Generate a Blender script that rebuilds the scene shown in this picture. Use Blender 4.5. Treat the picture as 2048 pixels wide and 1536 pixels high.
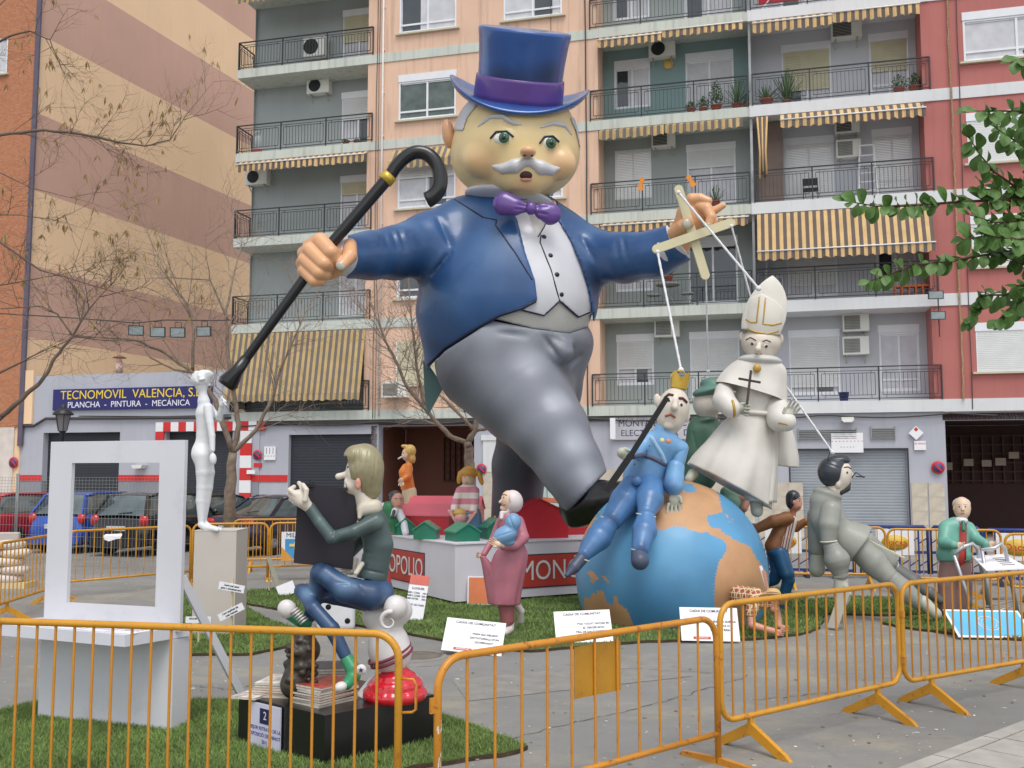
import bpy, bmesh, math, random
import numpy as np
from mathutils import Vector, Matrix, Euler
R = math.radians
for o in list(bpy.data.objects): bpy.data.objects.remove(o)
sc = bpy.context.scene
COL = sc.collection
# ---------------------------------------------------------------- camera, light
FPX = 2000.0; EYE = 1.95; TH = math.atan(182/2000.0)
cd = bpy.data.cameras.new('camera'); cam = bpy.data.objects.new('camera', cd); COL.objects.link(cam)
cd.sensor_width = 36; cd.lens = 36*FPX/2048; cd.clip_start = .1; cd.clip_end = 2000
cam.location = (0, 0, EYE); cam.rotation_euler = (math.pi/2+TH, 0, 0)
sc.camera = cam
SUN_EL, SUN_AZ = R(62), R(10)      # high behind thin cloud, from behind-right of the camera
w = bpy.data.worlds.new('World'); sc.world = w; w.use_nodes = True
nt = w.node_tree; nt.nodes.clear()
sky = nt.nodes.new('ShaderNodeTexSky'); sky.sky_type = 'NISHITA'; sky.sun_disc = False
sky.sun_elevation = SUN_EL; sky.sun_rotation = math.pi-SUN_AZ; sky.dust_density = 1.5; sky.air_density = 1.0; sky.ozone_density = 1
hsv = nt.nodes.new('ShaderNodeHueSaturation'); hsv.inputs['Saturation'].default_value = .22; hsv.inputs['Value'].default_value = 1.5
bg = nt.nodes.new('ShaderNodeBackground'); bg.inputs['Strength'].default_value = .125
wo = nt.nodes.new('ShaderNodeOutputWorld')
nt.links.new(sky.outputs[0], hsv.inputs['Color']); nt.links.new(hsv.outputs[0], bg.inputs['Color']); nt.links.new(bg.outputs[0], wo.inputs['Surface'])
sl = bpy.data.lights.new('sun', 'SUN'); sl.energy = 1.5; sl.angle = R(30); sl.color = (1, .965, .91)
so = bpy.data.objects.new('sun', sl); COL.objects.link(so)
# direction the light travels
sdir = Vector((math.sin(SUN_AZ)*math.cos(SUN_EL), -math.cos(SUN_AZ)*math.cos(SUN_EL), math.sin(SUN_EL)))
so.rotation_euler = (sdir).to_track_quat('Z', 'Y').to_euler(); so.location = (0, 0, 60)
sc.view_settings.view_transform = 'Standard'; sc.view_settings.look = 'None'
sc.view_settings.exposure = 0.12; sc.view_settings.gamma = 1
sc.view_settings.use_curve_mapping = False
# ---------------------------------------------------------------- measuring helpers
def ray(px, py):
    a = (px-1024)/FPX; v = (768-py)/FPX
    return Vector((a, math.cos(TH)-v*math.sin(TH), math.sin(TH)+v*math.cos(TH)))
def P(px, py, Y):
    d = ray(px, py); k = Y/d.y
    return Vector((d.x*k, Y, EYE+d.z*k))
def G(px, py, z=0.0):
    d = ray(px, py); k = (z-EYE)/d.z
    return Vector((d.x*k, d.y*k, z))
def proj(X, Y, Z):
    Zc = Z-EYE; dep = Y*math.cos(TH)+Zc*math.sin(TH); up = -Y*math.sin(TH)+Zc*math.cos(TH)
    return 1024+FPX*X/dep, 768-FPX*up/dep
FA = R(14.9); FP = Vector((2.387, 31.0, 0))
FU = Vector((math.cos(FA), -math.sin(FA), 0)); FN = Vector((math.sin(FA), math.cos(FA), 0))
def F(px, py, off=0.0):          # street front plane: (along, depth behind, height)
    d = ray(px, py); q = FP+FN*off; q.z = 0
    k = q.dot(FN)/(d.x*FN.x+d.y*FN.y)
    p = Vector((d.x*k, d.y*k, EYE+d.z*k))
    return ((p-FP).dot(FU), off, p.z)
def fw(s, y, z): return FP+FU*s+FN*y+Vector((0, 0, z))
# ---------------------------------------------------------------- materials
def lin(c):
    return tuple(((v/255)/12.92 if v/255 <= .04045 else ((v/255+.055)/1.055)**2.4) for v in c)
MATS = {}
def mat(name, col, rough=.6, metal=0, var=.12, vs=3.0, bump=0, bs=40, streak=0, coat=0, dirt=0, dirtcol=None, alpha=None, spec=.5):
    """col is an sRGB 0-255 triple of the paint itself"""
    if name in MATS: return MATS[name]
    m = bpy.data.materials.new(name); m.use_nodes = True; MATS[name] = m
    n = m.node_tree; N = n.nodes; L = n.links; b = N['Principled BSDF']
    c = lin(col); b.inputs['Roughness'].default_value = rough; b.inputs['Metallic'].default_value = metal
    b.inputs['Specular IOR Level'].default_value = spec
    if coat: b.inputs['Coat Weight'].default_value = coat; b.inputs['Coat Roughness'].default_value = .12
    tc = N.new('ShaderNodeTexCoord')
    cur = None
    if var:
        no = N.new('ShaderNodeTexNoise'); no.inputs['Scale'].default_value = vs; no.inputs['Detail'].default_value = 6
        L.new(tc.outputs['Object'], no.inputs['Vector'])
        mx = N.new('ShaderNodeMix'); mx.data_type = 'RGBA'
        mx.inputs[6].default_value = tuple(v*(1-var) for v in c)+(1,); mx.inputs[7].default_value = tuple(min(1, v*(1+var)) for v in c)+(1,)
        mr = N.new('ShaderNodeMapRange'); mr.inputs[1].default_value = .3; mr.inputs[2].default_value = .7
        L.new(no.outputs[0], mr.inputs[0]); L.new(mr.outputs[0], mx.inputs[0]); cur = mx.outputs[2]
    if streak:
        mp = N.new('ShaderNodeMapping'); mp.inputs['Scale'].default_value = (2.2, 2.2, .12)
        no = N.new('ShaderNodeTexNoise'); no.inputs['Scale'].default_value = 2.5; no.inputs['Detail'].default_value = 8; no.inputs['Roughness'].default_value = .65
        L.new(tc.outputs['Object'], mp.inputs[0]); L.new(mp.outputs[0], no.inputs['Vector'])
        mr = N.new('ShaderNodeMapRange'); mr.inputs[1].default_value = .5; mr.inputs[2].default_value = .75; mr.inputs[4].default_value = streak
        mx = N.new('ShaderNodeMix'); mx.data_type = 'RGBA'
        L.new(no.outputs[0], mr.inputs[0]); L.new(mr.outputs[0], mx.inputs[0]); 
        if cur: L.new(cur, mx.inputs[6])
        else: mx.inputs[6].default_value = c+(1,)
        mx.inputs[7].default_value = tuple(v*.5 for v in c)+(1,); cur = mx.outputs[2]
    if dirt:
        no = N.new('ShaderNodeTexNoise'); no.inputs['Scale'].default_value = vs*2.7; no.inputs['Detail'].default_value = 9; no.inputs['Roughness'].default_value = .7
        L.new(tc.outputs['Object'], no.inputs['Vector'])
        mr = N.new('ShaderNodeMapRange'); mr.inputs[1].default_value = .56; mr.inputs[2].default_value = .66; mr.inputs[4].default_value = dirt
        mx = N.new('ShaderNodeMix'); mx.data_type = 'RGBA'
        L.new(no.outputs[0], mr.inputs[0]); L.new(mr.outputs[0], mx.inputs[0])
        if cur: L.new(cur, mx.inputs[6])
        else: mx.inputs[6].default_value = c+(1,)
        mx.inputs[7].default_value = (lin(dirtcol) if dirtcol else tuple(v*.4 for v in c))+(1,); cur = mx.outputs[2]
    if cur: L.new(cur, b.inputs['Base Color'])
    else: b.inputs['Base Color'].default_value = c+(1,)
    if bump:
        no = N.new('ShaderNodeTexNoise'); no.inputs['Scale'].default_value = bs; no.inputs['Detail'].default_value = 5
        L.new(tc.outputs['Object'], no.inputs['Vector'])
        bp = N.new('ShaderNodeBump'); bp.inputs['Strength'].default_value = bump; bp.inputs['Distance'].default_value = .02
        L.new(no.outputs[0], bp.inputs['Height']); L.new(bp.outputs[0], b.inputs['Normal'])
    m['c'] = c
    return m
def paint(name, col, rough=.38, coat=.25, var=.07, vs=2.2, bump=.05, bs=6):   # satin fibreglass sculpture paint
    return mat(name, col, rough=rough, coat=coat, var=var, vs=vs, bump=bump, bs=bs)
# ---------------------------------------------------------------- mesh builder
class MB:
    def __init__(s): s.v = []; s.f = []; s.m = []; s.sm = []
    def add(s, vs, fs, m=0, smooth=False):
        o = len(s.v); s.v += [tuple(v) for v in vs]
        for f in fs: s.f.append(tuple(i+o for i in f)); s.m.append(m); s.sm.append(smooth)
        return s
    def box(s, x0, x1, y0, y1, z0, z1, m=0, M=None):
        vs = [Vector((x, y, z)) for x in (x0, x1) for y in (y0, y1) for z in (z0, z1)]
        if M is not None: vs = [M @ v for v in vs]
        return s.add(vs, [(0, 1, 3, 2), (4, 6, 7, 5), (0, 4, 5, 1), (2, 3, 7, 6), (0, 2, 6, 4), (1, 5, 7, 3)], m)
    def bar(s, a, b, w, t=None, m=0, up=(0, 0, 1)):           # rectangular bar between two points
        a = Vector(a); b = Vector(b); t = t or w; d = (b-a).normalized(); u = Vector(up)
        if abs(d.dot(u)) > .95: u = Vector((0, 1, 0))
        x = d.cross(u).normalized()*w/2; y = x.normalized().cross(d)*t/2
        vs = [p+i*x+j*y for p in (a, b) for i, j in ((-1, -1), (1, -1), (1, 1), (-1, 1))]
        return s.add(vs, [(0, 1, 2, 3), (7, 6, 5, 4), (0, 4, 5, 1), (1, 5, 6, 2), (2, 6, 7, 3), (3, 7, 4, 0)], m)
    def tube(s, pts, r, n=8, m=0, cap=True, closed=False, smooth=True, flat=1.0):
        pts = [Vector(p) for p in pts]; N = len(pts)
        rs = r if isinstance(r, (list, tuple)) else [r]*N
        o = len(s.v); x = None
        for i, p in enumerate(pts):
            if closed: d = pts[(i+1) % N]-pts[i-1]
            else: d = pts[min(i+1, N-1)]-pts[max(i-1, 0)]
            d.normalize()
            if x is None:
                x = d.orthogonal().normalized()
            x = (x-d*x.dot(d)).normalized(); y = d.cross(x)
            for k in range(n):
                a = 2*math.pi*k/n; s.v.append(tuple(p+(x*math.cos(a)*flat+y*math.sin(a))*rs[i]))
        for i in range(N if closed else N-1):
            j = (i+1) % N
            for k in range(n):
                l = (k+1) % n
                s.f.append((o+i*n+k, o+i*n+l, o+j*n+l, o+j*n+k)); s.m.append(m); s.sm.append(smooth)
        if cap and not closed:
            s.f.append(tuple(o+k for k in range(n))[::-1]); s.m.append(m); s.sm.append(False)
            s.f.append(tuple(o+(N-1)*n+k for k in range(n))); s.m.append(m); s.sm.append(False)
        return s
    def lathe(s, prof, c=(0, 0, 0), n=24, M=None, m=0, smooth=True, a0=0, a1=2*math.pi, sy=1):
        c = Vector(c); o = len(s.v); full = abs(a1-a0-2*math.pi) < 1e-6; K = n if full else n+1
        for r, z in prof:
            for k in range(K):
                a = a0+(a1-a0)*k/n; v = Vector((r*math.cos(a), r*math.sin(a)*sy, z))
                if M is not None: v = M @ v
                s.v.append(tuple(v+c))
        for i in range(len(prof)-1):
            for k in range(n):
                l = (k+1) % K
                s.f.append((o+i*K+k, o+i*K+l, o+(i+1)*K+l, o+(i+1)*K+k)); s.m.append(m); s.sm.append(smooth)
        return s
    def ball(s, c, r, n=12, m=0, M=None):
        if not isinstance(r, (tuple, list)): r = (r, r, r)
        pf = [(math.sin(math.pi*i/(n//2+1)), math.cos(math.pi*i/(n//2+1))) for i in range(n//2+2)]
        T = Matrix.Diagonal(Vector(r)); 
        if M is not None: T = M.to_3x3() @ T
        pf[0] = (1e-4, 1); pf[-1] = (1e-4, -1)
        return s.lathe([(a, -b) for a, b in pf], c, n, T, m)
    def prism(s, poly, T, h, m=0, me=None, smooth=False):       # polygon in local xy, extruded along local z by h; T maps to space
        n = len(poly); vs = [T @ Vector((x, y, 0)) for x, y in poly]+[T @ Vector((x, y, h)) for x, y in poly]
        s.add(vs, [tuple(range(n))[::-1], tuple(range(n, 2*n))], m)
        o = len(s.v)-2*n
        for i in range(n):
            j = (i+1) % n; s.f.append((o+i, o+j, o+n+j, o+n+i)); s.m.append(m if me is None else me); s.sm.append(smooth)
        return s
    def mesh(s, name, mats):
        me = bpy.data.meshes.new(name); me.from_pydata(s.v, [], s.f)
        for m in (mats if isinstance(mats, (list, tuple)) else [mats]): me.materials.append(m)
        me.polygons.foreach_set('material_index', s.m); me.polygons.foreach_set('use_smooth', s.sm); me.update()
        return me
    def build(s, name, mats, parent=None, label=None, kind=None, recalc=True, loc=None):
        me = s.mesh(name, mats)
        if recalc and len(s.f) < 60000:
            bm = bmesh.new(); bm.from_mesh(me); bmesh.ops.recalc_face_normals(bm, faces=bm.faces); bm.to_mesh(me); bm.free()
        return link(me, name, parent, label, kind, loc)
def link(me, name, parent=None, label=None, kind=None, loc=None):
    o = bpy.data.objects.new(name, me); COL.objects.link(o)
    if parent is not None: o.parent = parent
    if label: o['label'] = label
    if kind: o['kind'] = kind
    if loc is not None: o.location = loc
    return o
def tag(o, label, cat, group=None):
    o['label'] = label; o['category'] = cat
    if group: o['group'] = group
    return o
def thing(name, label, cat, loc=(0, 0, 0), rz=0, group=None):
    o = bpy.data.objects.new(name, None); COL.objects.link(o); o.empty_display_size = .3
    o.location = loc; o.rotation_euler = (0, 0, rz)
    return tag(o, label, cat, group)
KIDS = {}
def dup(root, loc, rz=None, label=None, group=None, scale=None):
    r = root.copy(); COL.objects.link(r); r.location = loc
    if rz is not None: r.rotation_euler = (0, 0, rz)
    if scale: r.scale = scale
    if label: r['label'] = label
    if group: r['group'] = group
    for ch in [c for c in COL.objects if c.parent == root]:
        c = ch.copy(); COL.objects.link(c); c.parent = r
        for g in [g for g in COL.objects if g.parent == ch]:
            d = g.copy(); COL.objects.link(d); d.parent = c
    return r
def struct(o): o['kind'] = 'structure'; return o
def textmesh(txt, size, M, name, material, parent, ext=.002, bold=0, align='CENTER', font=None, sx=1.0, space=1.0, line=1.0):
    cu = bpy.data.curves.new(name, 'FONT'); cu.body = txt; cu.size = size; cu.extrude = ext; cu.offset = bold if size < .06 else 0
    cu.align_x = align; cu.align_y = 'CENTER'; cu.resolution_u = 4; cu.space_character = space; cu.space_line = line
    t = bpy.data.objects.new(name, cu); COL.objects.link(t); bpy.context.view_layer.update()
    me = bpy.data.meshes.new_from_object(t.evaluated_get(bpy.context.evaluated_depsgraph_get()))
    bpy.data.objects.remove(t)
    me.transform(M @ Matrix.Diagonal((sx, 1, 1, 1))); me.materials.clear(); me.materials.append(material); me.name = name
    return link(me, name, parent)
def frame_from(o, x, y, z):
    M = Matrix.Identity(4)
    for i, a in enumerate((x, y, z)):
        for j in range(3): M[j][i] = a[j]
    for j in range(3): M[j][3] = o[j]
    return M
# ---------------------------------------------------------------- organic shapes: distance field to mesh
def surfnets(f, o, h):
    nx, ny, nz = f.shape
    s = f < 0
    cnt = np.zeros((nx-1, ny-1, nz-1), np.int8)
    for a in (0, 1):
        for b in (0, 1):
            for c in (0, 1): cnt += s[a:nx-1+a, b:ny-1+b, c:nz-1+c]
    mask = (cnt > 0) & (cnt < 8)
    ii = np.argwhere(mask)
    if len(ii) == 0: return np.zeros((0, 3)), np.zeros((0, 4), int)
    idx = -np.ones(mask.shape, np.int32); idx[mask] = np.arange(len(ii))
    acc = np.zeros((len(ii), 3)); n = np.zeros(len(ii))
    C = [(a, b, c) for a in (0, 1) for b in (0, 1) for c in (0, 1)]
    val = {c: f[ii[:, 0]+c[0], ii[:, 1]+c[1], ii[:, 2]+c[2]] for c in C}
    for c in C:
        for ax in range(3):
            if c[ax] == 0:
                d = list(c); d[ax] = 1; d = tuple(d)
                v0 = val[c]; v1 = val[d]; cr = (v0 < 0) != (v1 < 0)
                t = np.where(cr, v0/np.where(cr, v0-v1, 1), 0)
                for k in range(3):
                    acc[:, k] += np.where(cr, c[k]+(t if k == ax else 0), 0)
                n += cr
    V = (ii+acc/n[:, None])*h+np.array(o)
    Fs = []
    for ax in range(3):
        s0 = [slice(None)]*3; s1 = [slice(None)]*3
        s0[ax] = slice(0, -1); s1[ax] = slice(1, None)
        A = s[tuple(s0)]; B = s[tuple(s1)]
        u, v = [(1, 2), (2, 0), (0, 1)][ax]
        for sgn, cond in ((0, A & ~B), (1, ~A & B)):
            e = np.argwhere(cond)
            e = e[(e[:, u] > 0) & (e[:, v] > 0) & (e[:, u] < f.shape[u]-1) & (e[:, v] < f.shape[v]-1)]
            if len(e) == 0: continue
            q = []
            for du, dv in ((1, 1), (0, 1), (0, 0), (1, 0)):
                g = e.copy(); g[:, u] -= du; g[:, v] -= dv
                q.append(idx[g[:, 0], g[:, 1], g[:, 2]])
            q = np.stack(q, 1)
            Fs.append(q[:, ::-1] if sgn else q)
    return V, np.concatenate(Fs)
def rot2(deg):     # in-picture-plane roll (about the viewing axis y), clockwise positive
    return Matrix.Rotation(R(deg), 3, 'Y')
class SDF:
    """all radii and positions in metres, world space"""
    def __init__(s, h): s.h = h; s.ops = []; s.mods = []
    def cap(s, a, b, ra, rb, k=.05, sub=False, q=None):
        s.ops.append(('c', np.array(a, float), np.array(b, float), ra, rb, k, sub, q)); return s
    def ell(s, c, r, M=None, k=.05, sub=False, n=2.0):
        s.ops.append(('e', np.array(c, float), np.array(r, float), None if M is None else np.array(M, float), k, sub, n)); return s
    def chain(s, pts, k=.05, sub=False, q=None):      # one limb: segments meet without swelling at the joints
        s.ops.append(('h', [(np.array(a[0], float), np.array(b[0], float), a[1], b[1]) for a, b in zip(pts[:-1], pts[1:])], q, None, k, sub)); return s
    def d(s, op, X, Y, Z):
        if op[0] == 'h':
            f = None
            for a, b, ra, rb in op[1]:
                d = s.d(('c', a, b, ra, rb, 0, 0, op[2]), X, Y, Z)
                f = d if f is None else s.merge(f, d, min(op[4]*.3, .25*min(ra, rb)), False)
            return f
        if op[0] == 'c':
            _, a, b, ra, rb, k, sub, q = op; ab = b-a; L = max(ab.dot(ab), 1e-9)
            px, py, pz = X-a[0], Y-a[1], Z-a[2]
            t = np.clip((px*ab[0]+py*ab[1]+pz*ab[2])/L, 0, 1)
            dx, dy, dz = px-t*ab[0], py-t*ab[1], pz-t*ab[2]
            if q is not None: dy = dy/q      # flatten / deepen along viewing depth
            return np.sqrt(dx*dx+dy*dy+dz*dz)-(ra+(rb-ra)*t)
        _, c, r, M, k, sub, n = op
        px, py, pz = X-c[0], Y-c[1], Z-c[2]
        if M is not None:
            px, py, pz = (M[0, 0]*px+M[1, 0]*py+M[2, 0]*pz, M[0, 1]*px+M[1, 1]*py+M[2, 1]*pz, M[0, 2]*px+M[1, 2]*py+M[2, 2]*pz)
        if n == 2.0:
            k0 = np.sqrt((px/r[0])**2+(py/r[1])**2+(pz/r[2])**2)+1e-9
            k1 = np.sqrt((px/r[0]**2)**2+(py/r[1]**2)**2+(pz/r[2]**2)**2)+1e-9
            return k0*(k0-1)/k1
        k0 = (np.abs(px/r[0])**n+np.abs(py/r[1])**n+np.abs(pz/r[2])**n)**(1/n)+1e-9
        return (k0-1)*min(r)
    def rad(s, op):
        if op[0] == 'h':
            R_ = [s.rad(('c', a, b, ra, rb, 0, 0, op[2])) for a, b, ra, rb in op[1]]; return np.min([r[0] for r in R_], 0), np.max([r[1] for r in R_], 0)
        if op[0] == 'c':
            r = max(op[3], op[4])*max(1, op[7] or 1); return np.minimum(op[1], op[2])-r, np.maximum(op[1], op[2])+r
        r = np.full(3, max(op[2])) if op[3] is not None else op[2]
        return op[1]-r, op[1]+r
    def bounds(s):
        lo = np.min([s.rad(o)[0] for o in s.ops if not o[6 if o[0] == 'c' else 5]], 0); hi = np.max([s.rad(o)[1] for o in s.ops if not o[6 if o[0] == 'c' else 5]], 0)
        return lo, hi
    def at(s, p):
        X, Y, Z = [np.array([v]) for v in p]; return float(s.comb(X, Y, Z)[0])
    def comb(s, X, Y, Z):
        f = None
        for op in s.ops:
            k = op[5] if op[0] == 'c' else op[4]; sub = op[6] if op[0] == 'c' else op[5]
            d = s.d(op, X, Y, Z)
            if f is None: f = d; continue
            f = s.merge(f, d, k, sub)
        for m in s.mods: f = m(f, X, Y, Z)
        return f
    def merge(s, f, d, k, sub):
        k = max(k, 1e-4)
        if sub:
            d = -d; h = np.maximum(k-np.abs(f-d), 0)/k
            return np.maximum(f, d)+h*h*k*.25
        h = np.maximum(k-np.abs(f-d), 0)/k
        return np.minimum(f, d)-h*h*k*.25
    def build(s, name, material, parent, label=None, pad=.1):
        h = s.h; lo, hi = s.bounds(); lo = lo-3*h-pad*0; hi = hi+3*h
        n = np.ceil((hi-lo)/h).astype(int)+1
        xs = [(lo[i]+h*np.arange(n[i])).astype(np.float32) for i in range(3)]
        f = np.full(n, 10.0, np.float32)
        for op in s.ops:
            k = op[5] if op[0] == 'c' else op[4]; sub = op[6] if op[0] == 'c' else op[5]
            a, b = s.rad(op); m = k+3*h
            i0 = np.maximum(np.floor((a-m-lo)/h).astype(int), 0); i1 = np.minimum(np.ceil((b+m-lo)/h).astype(int)+1, n)
            if np.any(i1 <= i0): continue
            sl_ = tuple(slice(p, q) for p, q in zip(i0, i1))
            X = xs[0][sl_[0]][:, None, None]; Y = xs[1][sl_[1]][None, :, None]; Z = xs[2][sl_[2]][None, None, :]
            f[sl_] = s.merge(f[sl_], s.d(op, X, Y, Z), k, sub)
        if s.mods:
            X = xs[0][:, None, None]; Y = xs[1][None, :, None]; Z = xs[2][None, None, :]
            for m in s.mods: f = m(f, X, Y, Z)
        V, Q = surfnets(f, lo, h)
        me = bpy.data.meshes.new(name)
        me.vertices.add(len(V)); me.vertices.foreach_set('co', V.astype(np.float32).ravel())
        me.loops.add(len(Q)*4); me.loops.foreach_set('vertex_index', Q.astype(np.int32).ravel())
        me.polygons.add(len(Q)); me.polygons.foreach_set('loop_start', np.arange(0, len(Q)*4, 4, dtype=np.int32))
        me.polygons.foreach_set('loop_total', np.full(len(Q), 4, np.int32))
        me.polygons.foreach_set('use_smooth', np.ones(len(Q), bool))
        me.update(calc_edges=True); me.validate()
        for m_ in (material if isinstance(material, (list, tuple)) else [material]): me.materials.append(m_)
        o = link(me, name, None, label)
        if parent is not None:
            o.parent = parent; o.matrix_parent_inverse = parent_inv(parent)
        return o
    def hit(s, px, py, y0, y1):          # first surface point seen along a sight line: used to seat features on the surface
        d = ray(px, py); d = d/d.y; org = Vector((0, 0, EYE))
        ys = np.linspace(y0, y1, 400); X = d.x*ys; Z = EYE+d.z*ys
        f = s.comb(X, ys.copy(), Z); i = np.argmax(f < 0)
        if not f[i] < 0: i = int(np.argmin(f))
        y = ys[i]; p = org+d*y
        e = .004; g = Vector([s.at(p+Vector([e if j == i_ else 0 for j in range(3)]))-s.at(p-Vector([e if j == i_ else 0 for j in range(3)])) for i_ in range(3)])
        return p, g.normalized()
def parent_inv(p):
    return (Matrix.Translation(p.location) @ p.rotation_euler.to_matrix().to_4x4() @ Matrix.Diagonal(tuple(p.scale)+(1,))).inverted()
def adopt(o, p):     # child built in world space
    o.parent = p; o.matrix_parent_inverse = parent_inv(p); return o
random.seed(4)
rnd = random.random
def U(a, b): return a+(b-a)*random.random()
# ================================================================ materials of the place
PINK = mat('pink_render', (222, 186, 162), .85, var=.06, vs=.7, bump=.12, bs=60, streak=.7)
PGREEN = mat('pale_green_render', (196, 201, 192), .85, var=.06, vs=.9, bump=.1, bs=60, streak=.7)
SAGE = mat('sage_recess_paint', (156, 163, 162), .85, var=.06, vs=.8, bump=.08, bs=60, streak=.12)
TEAL = mat('teal_recess_paint', (128, 152, 152), .85, var=.06, vs=.8, bump=.08, bs=60)
BGREY = mat('grey_recess_paint', (188, 190, 196), .85, var=.05, vs=.8, bump=.08, bs=60)
BWHITE = mat('white_slab_paint', (216, 217, 219), .8, var=.05, vs=.9, bump=.1, bs=60, streak=.2)
REDW = mat('red_render', (180, 110, 104), .85, var=.06, vs=.8, bump=.12, bs=60, streak=.2)
CEIL = mat('balcony_soffit', (190, 194, 188), .9, var=.05)
WFRAME = mat('white_window_frame', (225, 227, 232), .45, var=.04)
GLASS = mat('window_glass', (52, 60, 66), .06, var=.25, vs=1.5, spec=.9)
CURT = mat('net_curtain', (200, 200, 205), .9, var=.1)
SHUT = mat('roller_shutter_white', (214, 215, 214), .6, var=.04)
SHUTB = mat('roller_shutter_beige', (196, 190, 160), .6, var=.05)
IRON = mat('dark_iron_rail', (45, 48, 52), .5, var=.1)
ACW = mat('ac_casing', (222, 222, 216), .5, var=.05)
DARKM = mat('dark_grille', (40, 42, 44), .6)
AWY = mat('awning_yellow', (208, 174, 122), .85, var=.1); AWB = mat('awning_brown', (100, 88, 82), .85, var=.1)
AWYF = mat('faded_awning_yellow', (188, 160, 110), .9, var=.12); AWBF = mat('faded_awning_brown', (112, 104, 98), .9, var=.1)
STRC = mat('wall_stripe_cream', (242, 206, 168), .9, var=.05, vs=.35, bump=.15, bs=30, streak=.15)
STRP = mat('wall_stripe_brown', (206, 166, 148), .9, var=.05, vs=.35, bump=.15, bs=30, streak=.15)
GARG = mat('garage_grey_paint', (178, 180, 190), .8, var=.05, vs=.7, bump=.1, bs=50, streak=.15)
GARL = mat('garage_lower_grey', (140, 142, 150), .8, var=.06, vs=.7, streak=.1)
GARR = mat('garage_red_band', (205, 48, 48), .7, var=.05)
DSHUT = mat('dark_roller_shutter', (48, 52, 60), .55, var=.08, vs=2)
LSHUT = mat('grey_steel_shutter', (158, 164, 172), .45, metal=.2, var=.08, vs=1.5)
TILEB = mat('beige_stone_tile', (196, 186, 170), .6, var=.14, vs=4)
SIGNB = mat('sign_blue', (36, 34, 104), .4, var=.03); SIGNY = mat('sign_letter_yellow', (236, 206, 62), .4, var=0); SIGNW = mat('sign_letter_white', (235, 235, 240), .4, var=0)
PORTAL = mat('portal_brown', (104, 62, 50), .8, var=.15, vs=1); BLACK = mat('dark_void', (14, 14, 15), .9, var=0)
RED = mat('signal_red', (205, 40, 38), .5, var=.04); WHITE = mat('matt_white', (232, 232, 234), .55, var=.03); PLAQ = mat('sign_board_white', (236, 236, 240), .4, var=.02)
INK = mat('printed_black', (30, 30, 34), .6, var=0)
POT = mat('terracotta', (168, 84, 62), .8, var=.12); PLANT = mat('pot_plant_green', (72, 104, 58), .7, var=.3, vs=9)
PIPE = mat('facade_pipe_white', (216, 208, 204), .6, var=.05); CABLE = mat('facade_cable', (70, 66, 66), .7, var=.1)
# ================================================================ ground
gm = mat('asphalt', (140, 139, 136), .92, var=.1, vs=1.3, bump=.5, bs=160)
def asphalt_nodes():
    N = gm.node_tree.nodes; L = gm.node_tree.links; b = N['Principled BSDF']
    src = b.inputs['Base Color'].links[0].from_socket
    tc = N.new('ShaderNodeTexCoord'); cur = src
    def layer(scale, lo, hi, amt, col, detail=8, rough=.6, loc=(0, 0, 0), sc_=(1, 1, 1)):
        nonlocal cur
        mp = N.new('ShaderNodeMapping'); mp.inputs['Location'].default_value = loc; mp.inputs['Scale'].default_value = sc_
        n = N.new('ShaderNodeTexNoise'); n.inputs['Scale'].default_value = scale; n.inputs['Detail'].default_value = detail; n.inputs['Roughness'].default_value = rough
        L.new(tc.outputs['Object'], mp.inputs[0]); L.new(mp.outputs[0], n.inputs['Vector'])
        mr = N.new('ShaderNodeMapRange'); mr.inputs[1].default_value = lo; mr.inputs[2].default_value = hi; mr.inputs[4].default_value = amt
        mx = N.new('ShaderNodeMix'); mx.data_type = 'RGBA'; L.new(n.outputs[0], mr.inputs[0]); L.new(mr.outputs[0], mx.inputs[0])
        L.new(cur, mx.inputs[6]); mx.inputs[7].default_value = lin(col)+(1,); cur = mx.outputs[2]
    layer(180, .52, .62, .35, (96, 94, 92), 3)
    layer(.45, .5, .68, .6, (180, 170, 146), 12, .74, (3, 1, 0), (1, 1.3, 1)); layer(3.2, .56, .72, .45, (116, 113, 108), 10, .7, (5, 2, 0))          # spilt sand
    layer(1.6, .62, .7, .5, (118, 112, 104), 9, .7, (9, 4, 0), (1, 2.2, 1))    # damp blotches
    layer(9, .685, .71, .9, (226, 224, 214), 4, .6, (2, 7, 0))              # scraps and lime specks
    layer(1.1, .66, .74, .8, (214, 212, 208), 10, .75, (21, 14, 0), (1, 1.6, 1))
    L.new(cur, b.inputs['Base Color'])
asphalt_nodes()
g = MB()
g.add([(-400, -60, 0), (400, -60, 0), (400, 600, 0), (-400, 600, 0)], [(0, 1, 2, 3)])
struct(g.build('ground', gm))
# pavement along the street front
def flocal(): return dict(loc=FP, rz=-FA)
pv = MB(); pv.box(-45, 45, -2.4, 12, -.05, .13)
pvo = struct(pv.build('pavement', mat('pavement_concrete', (158, 152, 144), .9, var=.12, vs=2, bump=.2, bs=60))); pvo.location = FP; pvo.rotation_euler = (0, 0, -FA)
kb = MB()
for i in range(80): kb.box(-45+i*1.0, -45+i*1.0+.985, -2.56, -2.402, -.05, .14)
kbo = struct(kb.build('kerb', mat('kerb_stone', (172, 168, 160), .9, var=.15, vs=3, bump=.2, bs=40))); kbo.location = FP; kbo.rotation_euler = (0, 0, -FA)
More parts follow.
